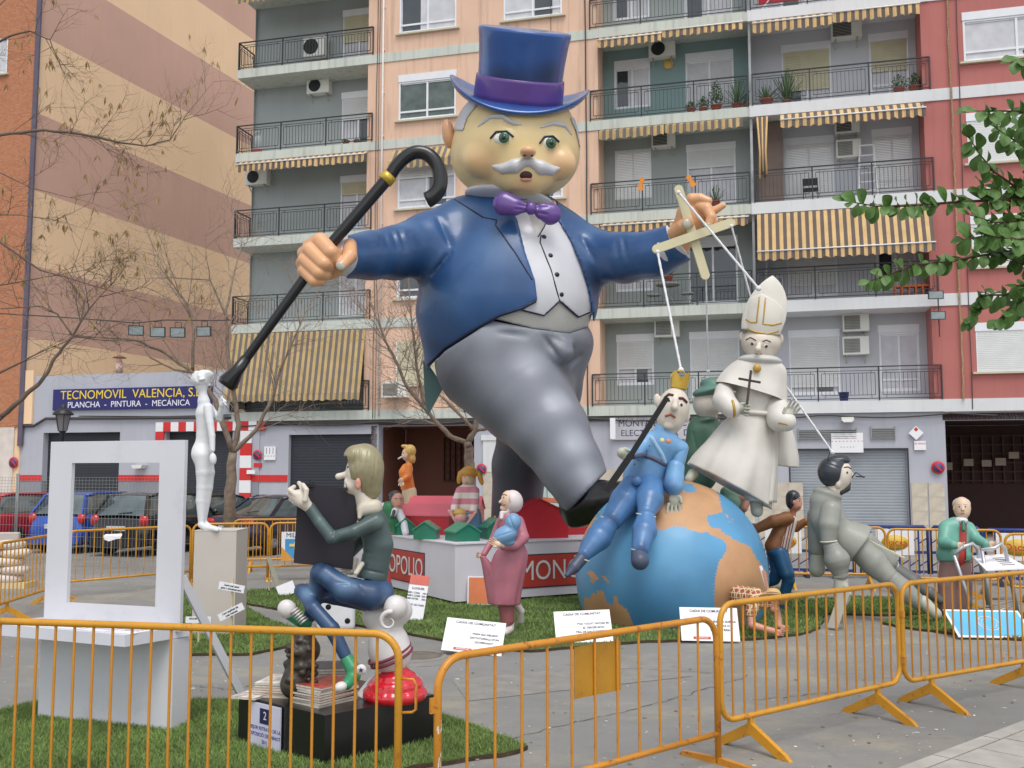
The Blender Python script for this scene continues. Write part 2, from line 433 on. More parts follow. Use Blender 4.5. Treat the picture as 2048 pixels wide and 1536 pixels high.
# near pavement corner, bottom right of the view: tiles laid as pieces
KA = G(1905, 1536); KB = G(2048, 1478); 
kd = (KB-KA).normalized(); kn = Vector((kd.y, -kd.x, 0))
npm = mat('near_pavement_bed', (150, 146, 140), .9, var=.1); tm = mat('pavement_tile', (172, 168, 160), .88, var=.14, vs=5, bump=.3, bs=90)
np_ = MB(); T = frame_from(KA, kd, kn, Vector((0, 0, 1)))
np_.prism([(-3, 0), (6, 0), (6, 6), (-3, 6)], T, .05)
npo = struct(np_.build('near_pavement', npm))
ke = MB()
for i in range(12): ke.prism([(-3+i*.75, -.13), (-3+i*.75+.735, -.13), (-3+i*.75+.735, -.01), (-3+i*.75, -.01)], T, .062)
adopt(ke.build('near_kerb', mat('near_kerb_stone', (176, 172, 164), .9, var=.14, vs=4, bump=.3, bs=60)), npo)
tile = MB(); tile.box(0, .385, 0, .385, 0, .012); tme = tile.mesh('tile', tm)
for i in range(10):
    for j in range(6):
        o = link(tme, 'tile', None); o.matrix_world = T @ Matrix.Translation((-1.6+i*.4, .006+j*.4, .0505+U(-.0012, .0012))); adopt(o, npo)
# iron cover in the asphalt
mc = thing('manhole_cover', 'round iron manhole cover set in the asphalt behind the black plinth', 'manhole', G(832, 1312, .002))
m_ = MB(); m_.lathe([(.0001, .012), (.24, .012), (.27, .008), (.27, 0)], n=28); m_.build('cover', mat('cast_iron', (118, 112, 104), .75, metal=.2, var=.2, vs=8, bump=.5, bs=50), mc)
m_ = MB(); m_.lathe([(.285, 0), (.285, .01), (.33, .01), (.34, 0)], n=28); m_.build('rim', mat('rim_iron', (140, 134, 126), .8, var=.1), mc)
# ================================================================ facade kit
def railing(par, s0, s1, z, y=-.02, side=None, yb=1.1, nm='railing'):
    """top rail, posts, double rails and bars of one balcony"""
    b = MB(); H = .98; L = s1-s0; n = max(1, round(L/1.72))
    def run(p0, p1, n):
        p0 = Vector(p0); p1 = Vector(p1); d = p1-p0
        b.bar(p0+Vector((0, 0, H)), p1+Vector((0, 0, H)), .05, .03)
        b.bar(p0+Vector((0, 0, .06)), p1+Vector((0, 0, .06)), .022, .022)
        for i in range(n+1):
            q = p0+d*(i/n); b.bar(q, q+Vector((0, 0, H)), .038, .038)
        for i in range(n):
            a = p0+d*((i+.06)/n); c = p0+d*((i+.94)/n); a2 = p0+d*((i+.12)/n); c2 = p0+d*((i+.88)/n)
            for zz in (.16, .80): b.bar(a+Vector((0, 0, zz)), c+Vector((0, 0, zz)), .016, .016)
            b.bar(p0+d*(i/n)+Vector((0, 0, .87)), p0+d*((i+1)/n)+Vector((0, 0, .87)), .016, .016)
            b.bar(a+Vector((0, 0, .16)), a+Vector((0, 0, .8)), .016, .016); b.bar(c+Vector((0, 0, .16)), c+Vector((0, 0, .8)), .016, .016)
            for q in (a2, c2):
                b.bar(q+Vector((0, 0, .80)), q+Vector((0, 0, .87)), .014, .014); b.bar(q+Vector((0, 0, .06)), q+Vector((0, 0, .16)), .014, .014)
            m = max(2, round((c-a).length/.118))
            for j in range(1, m): q = a+(c-a)*(j/m); b.bar(q+Vector((0, 0, .16)), q+Vector((0, 0, .8)), .0125, .0125)
    run((s0, y, z), (s1, y, z), n)
    if side == 'L': run((s0, y+.03, z), (s0, yb-.05, z), 1)
    return b.build(nm, IRON, par, recalc=False)
def slats(b, s0, s1, z0, z1, y, m=0, p=.052):
    n = max(1, int((z1-z0)/p)); d = (z1-z0)/n
    vs = []; fs = []
    for i in range(n):
        z = z0+i*d; o = len(vs)
        vs += [(s0, y-.012, z), (s1, y-.012, z), (s0, y-.016, z+d*.5), (s1, y-.016, z+d*.5), (s0, y-.012, z+d*.86), (s1, y-.012, z+d*.86), (s0, y, z+d), (s1, y, z+d)]
        fs += [(o, o+1, o+3, o+2), (o+2, o+3, o+5, o+4), (o+4, o+5, o+7, o+6)]
    b.add(vs, fs, m)
def window(par, s0, s1, z0, z1, y=0.0, shut=0.0, smat=None, sill=True, box=True, curtain=True, div=2, low=.0, sash=True, frame=None, glass=None):
    """window or balcony door set into an opening whose front face is at depth y"""
    fm = frame or WFRAME; t = .055; yf = y+.03; fr = MB(); top = z1
    if box: fr.box(s0-.02, s1+.02, y-.035, y+.10, z1-.24, z1); top = z1-.242
    for a, c in ((s0, s0+t), (s1-t, s1)): fr.box(a, c, yf-.045, yf+.05, z0, top)
    fr.box(s0+t+.001, s1-t-.001, yf-.042, yf+.05, z0, z0+t); fr.box(s0+t+.001, s1-t-.001, yf-.042, yf+.05, top-t, top-.002)
    W = (s1-s0-2*t)
    for i in range(1, div): x = s0+t+W*i/div; fr.box(x-.032, x+.032, yf-.03, yf+.04, z0+t+.002, top-t-.002)
    if low: fr.box(s0+t+.002, s1-t-.002, yf-.025, yf+.035, z0+low-.03, z0+low+.03)
    if sash:
        for i in range(div):
            a = s0+t+W*i/div+.034; c = s0+t+W*(i+1)/div-.034
            for zz in (z0+t+.002, top-t-.04): fr.box(a, c, yf-.012, yf+.03, zz, zz+.036)
    if sill: fr.box(s0-.12, s1+.12, y-.12, y+.02, z0-.06, z0-.004, 1)
    f = fr.build('window', [fm, mat('sill_stone', (196, 192, 170), .8, var=.08)], par)
    if shut < .97:
        g_ = MB(); g_.box(s0+t*.5, s1-t*.5, yf+.012, yf+.02, z0+t*.5, top-.01); g_.build('pane', glass or GLASS, f)
    if curtain and shut < .97:
        c = MB(); n = max(8, int((s1-s0)/.06)); vs = []; fs = []
        for i in range(n+1):
            x = s0+.03+(s1-s0-.06)*i/n; yy = yf+.004+(.007 if i % 2 else 0); vs += [(x, yy, z0+t+.002), (x, yy, top-.03)]
        for i in range(n): fs.append((2*i, 2*i+2, 2*i+3, 2*i+1))
        gap = random.choice((None, 0, 1))
        fs = [q for k_, q in enumerate(fs) if not (gap is not None and (.5*gap+.34 > k_/n > .5*gap+.02))]
        c.add(vs, fs, 0, True); c.build('curtain', CURT, f)
    if shut > 0:
        h = (top-z0-.02)*shut; c = MB(); slats(c, s0+.035, s1-.035, top-h, top-.003, yf-.035); c.box(s0+.035, s1-.035, yf-.05, yf-.03, top-h-.03, top-h)
        c.build('roller_shutter', smat or SHUT, f, recalc=False)
    return f
def holes_wall(b, s0, s1, z0, z1, holes, y0, y1, m=0):
    xs = sorted({s0, s1}|{v for h in holes for v in h[:2] if s0 < v < s1}); zs = sorted({z0, z1}|{v for h in holes for v in h[2:4] if z0 < v < z1})
    for j in range(len(zs)-1):
        run = None
        for i in range(len(xs)):
            free = i < len(xs)-1 and not any(h[0] <= (xs[i]+xs[i+1])/2 <= h[1] and h[2] <= (zs[j]+zs[j+1])/2 <= h[3] for h in holes)
            if free and run is None: run = xs[i]
            if not free and run is not None:
                b.box(run, xs[i], y0, y1, zs[j], zs[j+1], m); run = None
def awning(s0, s1, ztop, out=.28, drop=.12, val=.2, bar=True, label='', faded=False, y0=-.02, grp='striped awnings on the balconies', sag=.02, stripe=.105):
    t = thing('striped_awning', label, 'awning', fw(s0, y0, ztop), -FA, grp)
    L = s1-s0; n = max(4, int(L/stripe)); sub = 3; c = MB()
    def prof(k):
        return [(0, 0), (-out*.5, -drop*.5-.01), (-out, -drop)]
    N = n*sub; vs = []; P_ = 5 if drop > .8 else 3
    for i in range(N+1):
        x = L*i/N
        for j in range(P_):
            u = j/(P_-1); w_ = math.sin(i*1.7+j)*.008*(1 if drop > .8 else .5)
            vs.append((x, -out*u+w_, -drop*u-math.sin(math.pi*u)*sag))
    for i in range(N):
        for j in range(P_-1):
            a = i*P_+j; c.f.append((a, a+P_, a+P_+1, a+1)); c.m.append((i//sub) % 2); c.sm.append(True)
    c.v = vs; mm = [AWYF, AWBF] if faded else [AWY, AWB]
    c.build('canopy', mm, t, recalc=False)
    v = MB(); vs = []
    for i in range(N+1):
        x = L*i/N; sc_ = .5-.5*math.cos(2*math.pi*(i/N)*n/ 3); w_ = .02*math.sin(i*1.1)+U(-.004, .004)
        vs += [(x, -out-.01, -drop-.005), (x, -out-.015+w_, -drop-val*.6), (x, -out-.02+w_*1.5, -drop-val*(.82+.18*sc_))]
    for i in range(N):
        for j in range(2): a = i*3+j; v.f.append((a, a+3, a+4, a+1)); v.m.append((i//sub) % 2); v.sm.append(True)
    v.v = vs; v.build('valance', mm, t, recalc=False)
    if bar:
        b = MB(); b.tube([(-.02, -out-.02, -drop), (L+.02, -out-.02, -drop)], .022, 6)
        if drop < .8:
            for x in (.05, L-.05): b.bar((x, 0, -.05), (x, -out, -drop), .025, .02)
        b.build('front_bar', WHITE, t)
    return t
ACs = {}
def acunit(s, y, z, label, w=.8, h=.56, d=.3, bracket=True, fan=True, grille=None):
    t = thing('air_conditioner', label, 'air conditioner', fw(s, y, z), -FA, 'outdoor air conditioning units on the house fronts')
    key = (w, h, fan)
    b = MB(); b.box(-w/2, w/2, -d, 0, 0, h); b.box(-w/2+.01, w/2-.01, -d-.01, -d-.001, h*.93, h*.97); b.build('casing', ACW, t)
    g_ = MB(); cx = -w*.14
    if fan:
        r = h*.4
        g_.lathe([(r, -.002), (r, -.02), (r*.93, -.022), (r*.9, -.004)], (cx, -d-.0, h*.5), 24, Matrix.Rotation(R(90), 3, 'X').inverted() @ Matrix.Rotation(0, 3, 'Z'))
        g_.build('fan_ring', DARKM, t)
        k = MB()
        for i in range(5): k.lathe([(r*(.2+i*.15), .0), (r*(.2+i*.15)+.006, -.0)], (cx, -d-.013, h*.5), 20, Matrix.Rotation(R(90), 3, 'X'), smooth=False)
        for i in range(8):
            a = math.pi*i/8; k.bar((cx-r*.9*math.cos(a), -d-.012, h*.5-r*.9*math.sin(a)), (cx+r*.9*math.cos(a), -d-.012, h*.5+r*.9*math.sin(a)), .006)
        k.build('fan_guard', DARKM, t)
        k = MB(); k.lathe([(.001, 0), (r*.9, 0)], (cx, -d-.003, h*.5), 24, Matrix.Rotation(R(90), 3, 'X')); k.build('fan_well', mat('fan_well_dark', (52, 54, 56), .7), t)
    else:
        g_.box(-w*.44, w*.16, -d-.006, -d-.001, h*.1, h*.88)
        g_.build('grille', grille or mat('ac_grille_grey', (120, 122, 118), .6), t)
        k = MB()
        for i in range(9): z_ = h*.12+i*h*.084; k.box(-w*.44, w*.16, -d-.012, -d-.0062, z_, z_+.012)
        k.build('grille_bars', mat('ac_bar_grey', (168, 168, 162), .6), t)
    if bracket:
        for x in (-w*.35, w*.35):
            k = MB(); k.box(x-.02, x+.02, -d, .0, -.035, -.001); k.bar((x, -d*.9, -.03), (x, -.01, -.24), .025)
            k.build('bracket', mat('ac_bracket', (170, 162, 150), .7, var=.2), t)
    return t
def potplant(s, y, z, r=.12, hh=.35, label='', spiky=False, n=90, potcol=None):
    t = thing('potted_plant', label, 'plant', fw(s, y, z), -FA, 'potted plants on the balconies')
    b = MB(); b.lathe([(.001, 0), (r*.72, 0), (r*.95, r*1.3), (r*1.08, r*1.3), (r*1.08, r*1.55), (r*.9, r*1.55), (r*.88, r*1.4), (.001, r*1.4)], n=14); b.build('pot', potcol or POT, t)
    l = MB()
    for i in range(n):
        a = U(0, 6.283); e = U(.1, 1); q = Vector((math.cos(a)*r*1.5*e, math.sin(a)*r*1.5*e, r*1.5+hh*U(.1, 1)*(1.2-e*.6)))
        if spiky: l.bar((0, 0, r*1.4), q+Vector((math.cos(a)*hh*.4*e, math.sin(a)*hh*.4*e, 0)), .02, .004)
        else:
            u = Vector((U(-1, 1), U(-1, 1), U(-.4, 1))).normalized()*.05; v_ = u.orthogonal().normalized()*.025
            l.add([q-u, q+v_, q+u, q-v_], [(0, 1, 2, 3)])
    l.build('foliage', PLANT, t, recalc=False)
    return t
SB = [3.77+3.03*k for k in range(6)]      # underside of each floor slab
ST = .31
# ================================================================ pink and green apartment building
A_ = thing('apartment_building', 'tall pink and pale green apartment building with iron railed balconies, behind the giant figure', 'building', FP, -FA)
pw = MB(); holes = []; wins = []
for k in range(6):
    z0 = SB[k]+.98; z1 = z0+1.5
    for (a, c) in ((-6.42, -4.4), (-2.76, -.8)):
        if k == 0: z0_, z1_ = 4.88, 6.32
        else: z0_, z1_ = z0-.05, z1+.03
        holes.append((a, c, z0_, z1_)); wins.append((k, a, c, z0_, z1_))
holes_wall(pw, -7.35, .04, 3.77, 21.5, holes, .02, .4)
pw.box(-7.55, -7.352, .02, 1.1, 3.77, 21.5)                      # reveals of the balcony bays
pw.box(.042, .36, .02, 1.1, 3.77, 21.5)
pw.build('pink_wall', PINK, A_)
b = MB()
for k in range(6):
    z = SB[k]; b.box(-7.352, .35, -.012, .019, z, z+ST)
b.build('floor_band', PGREEN, A_)
for k in range(6):
    z = SB[k]; b = MB(); b.box(-12.5, -7.354, -.02, 1.1, z, z+ST); b.build('balcony_slab', PGREEN, A_)
    b = MB(); b.box(.352, 5.04, -.02, 1.1, z, z+ST); b.build('balcony_slab', PGREEN, A_)
b = MB(); dholes = []
LD = []; RD = []
for k in range(6):
    z = SB[k]+ST
    LD.append((-9.0, -7.75, z+.32 if k != 4 else z+.45, z+2.28)); RD.append((.72, 1.9, z+.72, z+2.36)); RD.append((3.04, 4.56, z+.35 if k > 1 else z+.2, z+2.36))
holes_wall(b, -12.4, -7.35, 3.77, 21.5, LD, 1.101, 1.4); b.box(-12.42, -12.401, 1.0, 14, 3.0, 21.5); b.build('recess_wall', SAGE, A_)
b = MB(); holes_wall(b, .05, 5.04, 3.77, 21.5, RD, 1.101, 1.4); b.build('recess_wall', SAGE, A_)
# the repainted teal balcony on the fourth floor
b = MB(); holes_wall(b, .362, 5.04, SB[3]+ST+.002, SB[4]-.002, [h for h in RD if 12 < h[2] < 15.8], 1.085, 1.0995); b.build('teal_wall_panel', TEAL, A_)
for k in range(6):
    railing(A_, -12.46, -7.36, SB[k]+ST, side='L'); railing(A_, .12, 5.0, SB[k]+ST)
curt = [0, 1, 1, 1, 1, 1]
for k, a, c, z0, z1 in wins:
    if k == 0: window(A_, a, c, z0, z1, .03, shut=.99, smat=SHUTB, box=False, div=2)
    else: window(A_, a, c, z0, z1, .03, shut=(.22 if k == 2 else 0), box=True, div=2, low=.3, glass=GLASS if k != 3 else mat('grey_green_pane', (88, 100, 96), .15, var=.3, vs=3), curtain=(k != 3))
for k, h in enumerate(LD): window(A_, h[0], h[1], h[2], h[3], 1.13, shut=(.3, .0, .25, .45, .6, .3)[k], sill=False, div=2, smat=SHUTB if k in (2, 4) else SHUT)
for i, h in enumerate(RD):
    k, r = divmod(i, 2)
    sh = {(0, 0): .62, (0, 1): .88, (1, 0): .5, (1, 1): 0, (2, 0): .99, (2, 1): .3, (3, 0): 0, (3, 1): 0, (4, 0): .3, (4, 1): .35}.get((k, r), .4)
    window(A_, h[0], h[1], h[2], h[3], 1.125, shut=sh, sill=False, div=2, box=not (k == 2 and r == 0), curtain=(k != 1 or r == 0))
b = MB(); b.tube([(-6.98, -.05, 3.9), (-6.98, -.05, 21)], .035, 8)
for z in np.arange(4.3, 21, 1.5): b.box(-7.03, -6.93, -.06, .02, z, z+.04)
b.build('drain_pipe', PIPE, A_)
b = MB()
for x, r in ((-7.2, .012), (-7.12, .009), (-.02, .022), (-1.15, .009)): b.tube([(x, -.03, 3.8)]+[(x+U(-.02, .02), -.03, z) for z in np.arange(5, 21, 1.2)], r, 5)
b.build('facade_cables', CABLE, A_)
# ground floor of the pink house
gf = MB(); holes_wall(gf, -12.4, 5.04, 0, 3.768, [(-10.28, -7.3, 0, 3.3), (-7.04, -3.75, 0, 3.55)], .1, .5); gf.build('ground_floor_wall', GARG, A_)
b = MB(); b.box(-12.4, 5.04, -.0, .6, 3.62, 3.765); b.build('lintel', mat('dark_fascia', (70, 68, 66), .8), A_)
b = MB(); slats(b, -10.28, -7.3, .13, 3.3, .28, p=.095); b.build('roller_shutter', DSHUT, A_, recalc=False)
b = MB(); b.box(-7.04, -3.75, 2.6, 2.7, .13, 3.6); b.box(-7.08, -7.041, .5, 2.6, .13, 3.6); b.box(-3.749, -3.7, .5, 2.6, .13, 3.6); b.box(-7.04, -3.75, .1, 2.6, 3.56, 3.7); b.box(-7.3, -7.081, .1, 2.7, 0, 3.56); b.build('portal_wall', PORTAL, A_)
b = MB()
for i in range(9):
    for j in range(6): b.box(-5.6+i*.2, -5.6+i*.2+.03, 2.5, 2.58, 1.75, 3.25); b.box(-5.6, -3.85, 2.5, 2.58, 1.75+j*.27, 1.78+j*.27)
b.build('lattice_screen', mat('lattice_brown', (92, 66, 52), .8), A_)
b = MB(); b.box(-3.5, -1.9, .03, .098, 3.05, 3.22); b.box(-3.44, -1.96, .06, .099, 2.05, 3.05); b.build('awning_box', BWHITE, A_)
tb = MB()
i = 0
for x in np.arange(-3.4, 4.7, .42):
    for z in (.13, .53, .93, 1.33): pass
tmesh = MB().box(0, .4165, 0, .02, 0, .396).mesh('stone_tile', TILEB)
for i in range(20):
    for j in range(5): o = link(tmesh, 'stone_tile', A_, None, None, (-3.45+i*.42, .075, .135+j*.4))
# ================================================================ grey and red apartment building
B_ = thing('apartment_building', 'grey balconied apartment building with red painted wall at the right edge', 'building', FP, -FA)
b = MB(); rh = []
for k in range(6):
    z = SB[k]; rh.append((11.15, 14.0, z+1.05 if k else 4.85, z+2.55 if k else 6.25))
holes_wall(b, 10.24, 22, 3.77, 21.5, rh, .02, .4); b.box(10.0, 10.238, .02, 1.1, 3.77, 21.5); b.build('red_wall', REDW, B_)
b = MB()
for k in range(6): z = SB[k]-.02; b.box(10.24, 22, -.015, .019, z, z+ST+.04)
b.build('floor_band', BWHITE, B_)
for k in range(6): z = SB[k]-.02; b = MB(); b.box(5.043, 10.238, -.03, 1.1, z, z+ST+.04); b.build('balcony_slab', BWHITE, B_)
BD = []
for k in range(6):
    z = SB[k]+ST
    BD += [(6.05, 7.52, z+.3, z+2.3), (8.66, 9.78, z+.36, z+2.36)]
b = MB(); holes_wall(b, 5.06, 10.2, 3.77, 21.5, BD, 1.101, 1.4); b.build('recess_wall', BGREY, B_)
b = MB(); b.box(5.045, 5.12, .1, 1.1, 3.77, 21.5); b.build('party_screen', mat('party_screen_grey', (176, 178, 180), .8), B_)
for k in range(6): railing(B_, 5.14, 10.2, SB[k]+ST+.02, y=-.03)
for i, h in enumerate(BD):
    k, r = divmod(i, 2)
    sh = {(0, 0): .86, (0, 1): 0, (1, 0): .8, (1, 1): 0, (2, 0): .99, (2, 1): .99, (3, 0): .72, (3, 1): .55}.get((k, r), .4)
    window(B_, h[0], h[1], h[2], h[3], 1.125, shut=sh, sill=False, div=2, smat=SHUTB if k == 3 else SHUT, low=.35 if r else 0)
for k, h in enumerate(rh): window(B_, h[0], h[1], h[2], h[3], .03, shut=(.99, .99, .99, 0, .0, 0)[k], box=True, div=2, low=.3 if k > 2 else 0)
b = MB()
for x, r in ((10.98, .012),): b.tube([(x, -.03, 3.8)]+[(x+U(-.02, .02), -.03, z) for z in np.arange(5, 21, 1.2)], r, 5)
b.build('facade_cables', CABLE, B_)
b = MB(); b.tube([(10.75+U(-.03, .03), -.06+U(-.01, .01), z) for z in np.arange(4.1, 21, .25)], .016, 5)
for z in np.arange(4.1, 21, .06): b.box(10.73, 10.79, -.09, -.03, z, z+.014)
b.build('rope_ladder', mat('sisal_rope', (188, 164, 128), .9, var=.2, vs=20), B_)
gf = MB(); holes_wall(gf, 5.042, 22, 0, 3.748, [(5.99, 9.22, 0, 2.68), (10.26, 21, 0, 3.5)], .1, .5); gf.build('ground_floor_wall', GARG, B_)
b = MB(); slats(b, 5.99, 9.22, .13, 2.68, .3, p=.085); b.build('roller_shutter', LSHUT, B_, recalc=False)
b = MB(); b.box(5.95, 5.989, .08, .32, 0, 2.72); b.box(9.221, 9.26, .08, .32, 0, 2.72); b.box(5.99, 9.22, .08, .32, 2.681, 2.72); b.build('shutter_frame', DARKM, B_)
b = MB(); b.box(10.26, 21, 3.6, 3.7, 0, 3.5); b.box(10.2, 21, .1, 3.7, 3.505, 3.7); b.box(10.1, 10.255, .5, 3.7, 0, 3.5); b.build('portal_back', mat('portal_dark_brown', (58, 34, 30), .8), B_)
b = MB()
for i in range(34): b.box(10.3+i*.3, 10.3+i*.3+.045, 3.48, 3.58, 1.7, 3.2)
for j in range(6): b.box(10.26, 20.6, 3.47, 3.475, 1.75+j*.28, 1.79+j*.28)
b.build('lattice_screen', mat('lattice_dark', (74, 50, 42), .8), B_)
for i in range(3):
    for j in range(4):
        for x0 in (5.06, 9.3):
            if x0 > 9 and i > 1: continue
            link(tmesh, 'stone_tile', B_, None, None, (x0+i*.425 if x0 < 9 else x0+i*.46, .075, .135+j*.4))
for (s0, s1, z0, z1) in ((6.25, 7.85, 3.0, 3.3), (9.0-.72, 9.0-.1, 3.0, 3.33)):
    b = MB()
    for j in range(6): b.box(s0, s1, .03, .09, z0+j*(z1-z0)/6, z0+j*(z1-z0)/6+.022)
    b.box(s0-.03, s0-.001, .03, .097, z0-.02, z1+.02); b.box(s1+.001, s1+.03, .03, .097, z0-.02, z1+.02)
    b.build('vent_grille', mat('vent_grey', (150, 152, 150), .6), B_)
# cable swag under the first floor
cb = MB(); pts = []
for i in range(60):
    s = -12+i*.4; pts.append((s, -.04, 3.7-.10*abs(math.sin(s*.9))))
cb.tube(pts, .022, 5); o = cb.build('power_cable', CABLE); o.location = FP; o.rotation_euler = (0, 0, -FA); tag(o, 'dark power cable slung along the house fronts under the first balconies', 'cable')
# ================================================================ awnings
def fs(px, py, off=0): return F(px, py, off)[0]
awning(-12.35, -7.6, SB[4]+3.0-.05, .5, .25, .25, label='faded striped awning over the topmost left balcony', faded=True)
awning(-12.3, -7.5, SB[3]-.02, .3, .18, .3, label='striped awning with white bar across the left balcony, level with the cane handle')
awning(-12.45, -7.5, SB[1]-.02, .4, 2.15, .25, bar=False, label='large lowered brown and yellow awning covering the lowest left balcony', faded=True, sag=.0)
awning(.42, 2.42, SB[4]-.02, .3, .2, .28, label='striped awning above the teal balcony, left one of the pair')
awning(2.46, 4.9, SB[4]-.02, .3, .12, .26, label='striped awning above the teal balcony, right one of the pair')
awning(.42, 2.45, SB[3]-.02, .16, .08, .32, bar=False, faded=True, label='faded rolled awning beside the hat brim level, left one over the two orange cloths')
awning(2.5, 4.85, SB[3]-.02, .16, .08, .3, bar=False, faded=True, label='faded rolled awning, right one over the two orange cloths')
awning(.5, 4.95, SB[2]-.02, .4, .16, .28, label='striped awning with white bar behind the raised hand')
awning(5.2, 7.5, SB[4]-.04, .3, .2, .35, label='striped awning on the grey house, topmost row, left of the two')
awning(7.52, 9.95, SB[4]-.04, .3, .14, .35, label='striped awning on the grey house, topmost row, right of the two')
awning(5.95, 10.0, SB[3]-.04, .35, .28, .28, label='striped awning over the balcony with the white step ladder')
awning(5.2, 10.1, SB[2]-.04, .5, 1.25, .3, label='long lowered striped awning on the grey house above the leafy branch', sag=0)
awning(11.1, 14.1, SB[4]+3.0-.35, .45, .3, .3, label='striped awning over the top window of the red wall')
awning(-6.6, -4.2, 12.78, .4, .5, .3, label='old striped window awning behind the cane handle on the pink wall', faded=True, bar=False)
# ================================================================ AC units on the fronts
acunit(-9.9, .95, F(633, 117, .9)[2], 'white air conditioner with round fan, topmost on the left balconies', w=.85, h=.7, bracket=False)
acunit(F(640, 190, 1.0)[0], 1.1, F(640, 192, 1.1)[2], 'air conditioner hung high on the sage wall under the topmost left balcony', w=.85)
acunit(F(512, 375, 1.0)[0]+.1, 1.1, F(512, 372, 1.0)[2], 'air conditioner at the far left corner below a striped awning', w=.85)
acunit(F(1325, 110, 1.0)[0], 1.1, F(1325, 118, 1.0)[2], 'air conditioner hung above the teal balcony over a round yellow plate', w=.85)
acunit(F(1328, 292, 1.0)[0], 1.1, F(1328, 297, 1.0)[2], 'square air conditioner under the faded awnings of the green house', w=.75, fan=False, grille=DARKM)
acunit(F(1335, 670, 1.0)[0], 1.1, F(1335, 675, 1.0)[2], 'air conditioner on the sage wall above the first floor balcony', w=.78, fan=False)
acunit(F(1692, 72, 1.0)[0], 1.1, F(1692, 80, 1.0)[2], 'air conditioner under the topmost awning of the grey house', w=.9, fan=False, grille=DARKM)
acunit(F(1694, 260, 1.0)[0], 1.1, F(1694, 270, 1.0)[2], 'upper air conditioner of the pair over the folding chair balcony', w=.72, fan=False, grille=DARKM)
acunit(F(1697, 318, 1.0)[0], 1.1, F(1697, 318, 1.0)[2], 'lower air conditioner of the pair beside the white step ladder', w=.72, fan=False)
acunit(F(1711, 655, 1.0)[0], 1.1, F(1711, 664, 1.0)[2], 'upper of two stacked air conditioners on the first floor of the grey house', w=.75, h=.54, fan=False)
acunit(F(1711, 700, 1.0)[0], 1.1, F(1711, 710, 1.0)[2], 'lower of two stacked air conditioners on the first floor of the grey house', w=.75, h=.54, fan=False)
acunit(F(795, 790)[0], .0, F(795, 796)[2], 'window air conditioner on the pink wall below a closed beige shutter', w=.85, h=.5, d=.35, fan=False, bracket=False)
# ================================================================ garage and striped gable on the left
GZ = 5.55
Gr = thing('garage_building', 'low grey workshop with dark blue sign and red stripe under the striped gable', 'building', FP, -FA)
b = MB(); gh = [(-20.03, -16.83, 0, 3.47), (-15.0, -12.05, 0, 3.45)]
holes_wall(b, -21.0, -11.36, 1.74, 3.72, gh, .06, .5); b.box(-21.0, -12.42, .06, .5, 3.72, GZ); b.build('upper_wall', GARG, Gr)
b = MB(); holes_wall(b, -21.0, -11.36, 0, 1.738, gh, .06, .5); b.build('lower_wall', GARL, Gr)
b = MB(); holes_wall(b, -21.0, -11.36, 1.74, 1.95, gh, .04, .059); b.box(-11.36, -10.3, .075, .098, 1.72, 1.95); b.build('red_band', GARR, Gr)
b = MB(); b.box(-21.0, -12.42, .5, 12, GZ-.5, GZ-.42); b.build('roof', mat('roof_felt', (140, 140, 140), .9), Gr)
for s0, s1 in ((-20.03, -16.83), (-15.0, -12.05)):
    b = MB(); slats(b, s0, s1, .0, 3.46, .34, p=.09); b.build('roller_shutter', DSHUT, Gr, recalc=False)
b = MB()
x = -15.35; i = 0
while x < -11.4:
    b.box(x, x+.3, -.02, .039, 3.46, 3.78, i % 2); x += .301; i += 1
z = 3.45; i = 1
while z > .2:
    b.box(-12.04, -11.62, -.02, .039, z-.42, z-.003, i % 2 == 0 and 1 or 0); z -= .42; i += 1
b.box(-15.35, -15.02, -.02, .039, 3.1, 3.455, 1); b.build('striped_door_surround', [WHITE, GARR], Gr)
b = MB(); b.tube([(-21.5, .0, 3.75), (-20.4, -.02, 3.72), (-19.9, -.02, 3.98), (-17, -.02, 3.95), (-14, -.02, 3.93), (-12.4, -.02, 3.9)], .05, 6); b.tube([(-18.5, -.03, 4.05), (-15, -.03, 3.98), (-12.4, -.03, 4.0)], .02, 5); b.build('power_cable', CABLE, Gr)
sg = thing('shop_sign', 'dark blue workshop sign with yellow letters on the grey parapet', 'sign', fw(-16.4, .03, 4.645), -FA)
b = MB(); b.box(-3.22, 3.22, -.06, .025, -.38, .38); b.build('sign_board', SIGNB, sg)
TF = lambda x, y, z: frame_from(Vector((x, y, z)), Vector((1, 0, 0)), Vector((0, 0, 1)), Vector((0, -1, 0)))
textmesh('TECNOMOVIL  VALENCIA, S.L.', .44, TF(0, -.062, .15), 'lettering', SIGNY, sg, .004, bold=.004, sx=.98)
textmesh('PLANCHA  -  PINTURA  -  MECÁNICA', .3, TF(-.1, -.062, -.2), 'lettering', SIGNW, sg, .004, bold=.002, sx=1.0)
fl = thing('chimney_flue', 'pale metal flue pipe rising behind the grey workshop parapet', 'flue', fw(F(238, 740, .9)[0], .9, GZ-.5))
b = MB(); b.lathe([(.11, 0), (.11, .65), (.14, .66), (.14, .95), (.1, .97), (.1, 1.12)], n=14); b.build('pipe', mat('flue_pink_metal', (214, 180, 168), .5), fl)
b = MB(); b.lathe([(.001, 1.3), (.26, 1.17), (.24, 1.165), (.001, 1.2)], n=14); b.build('cowl', mat('flue_rust', (150, 100, 86), .7), fl)
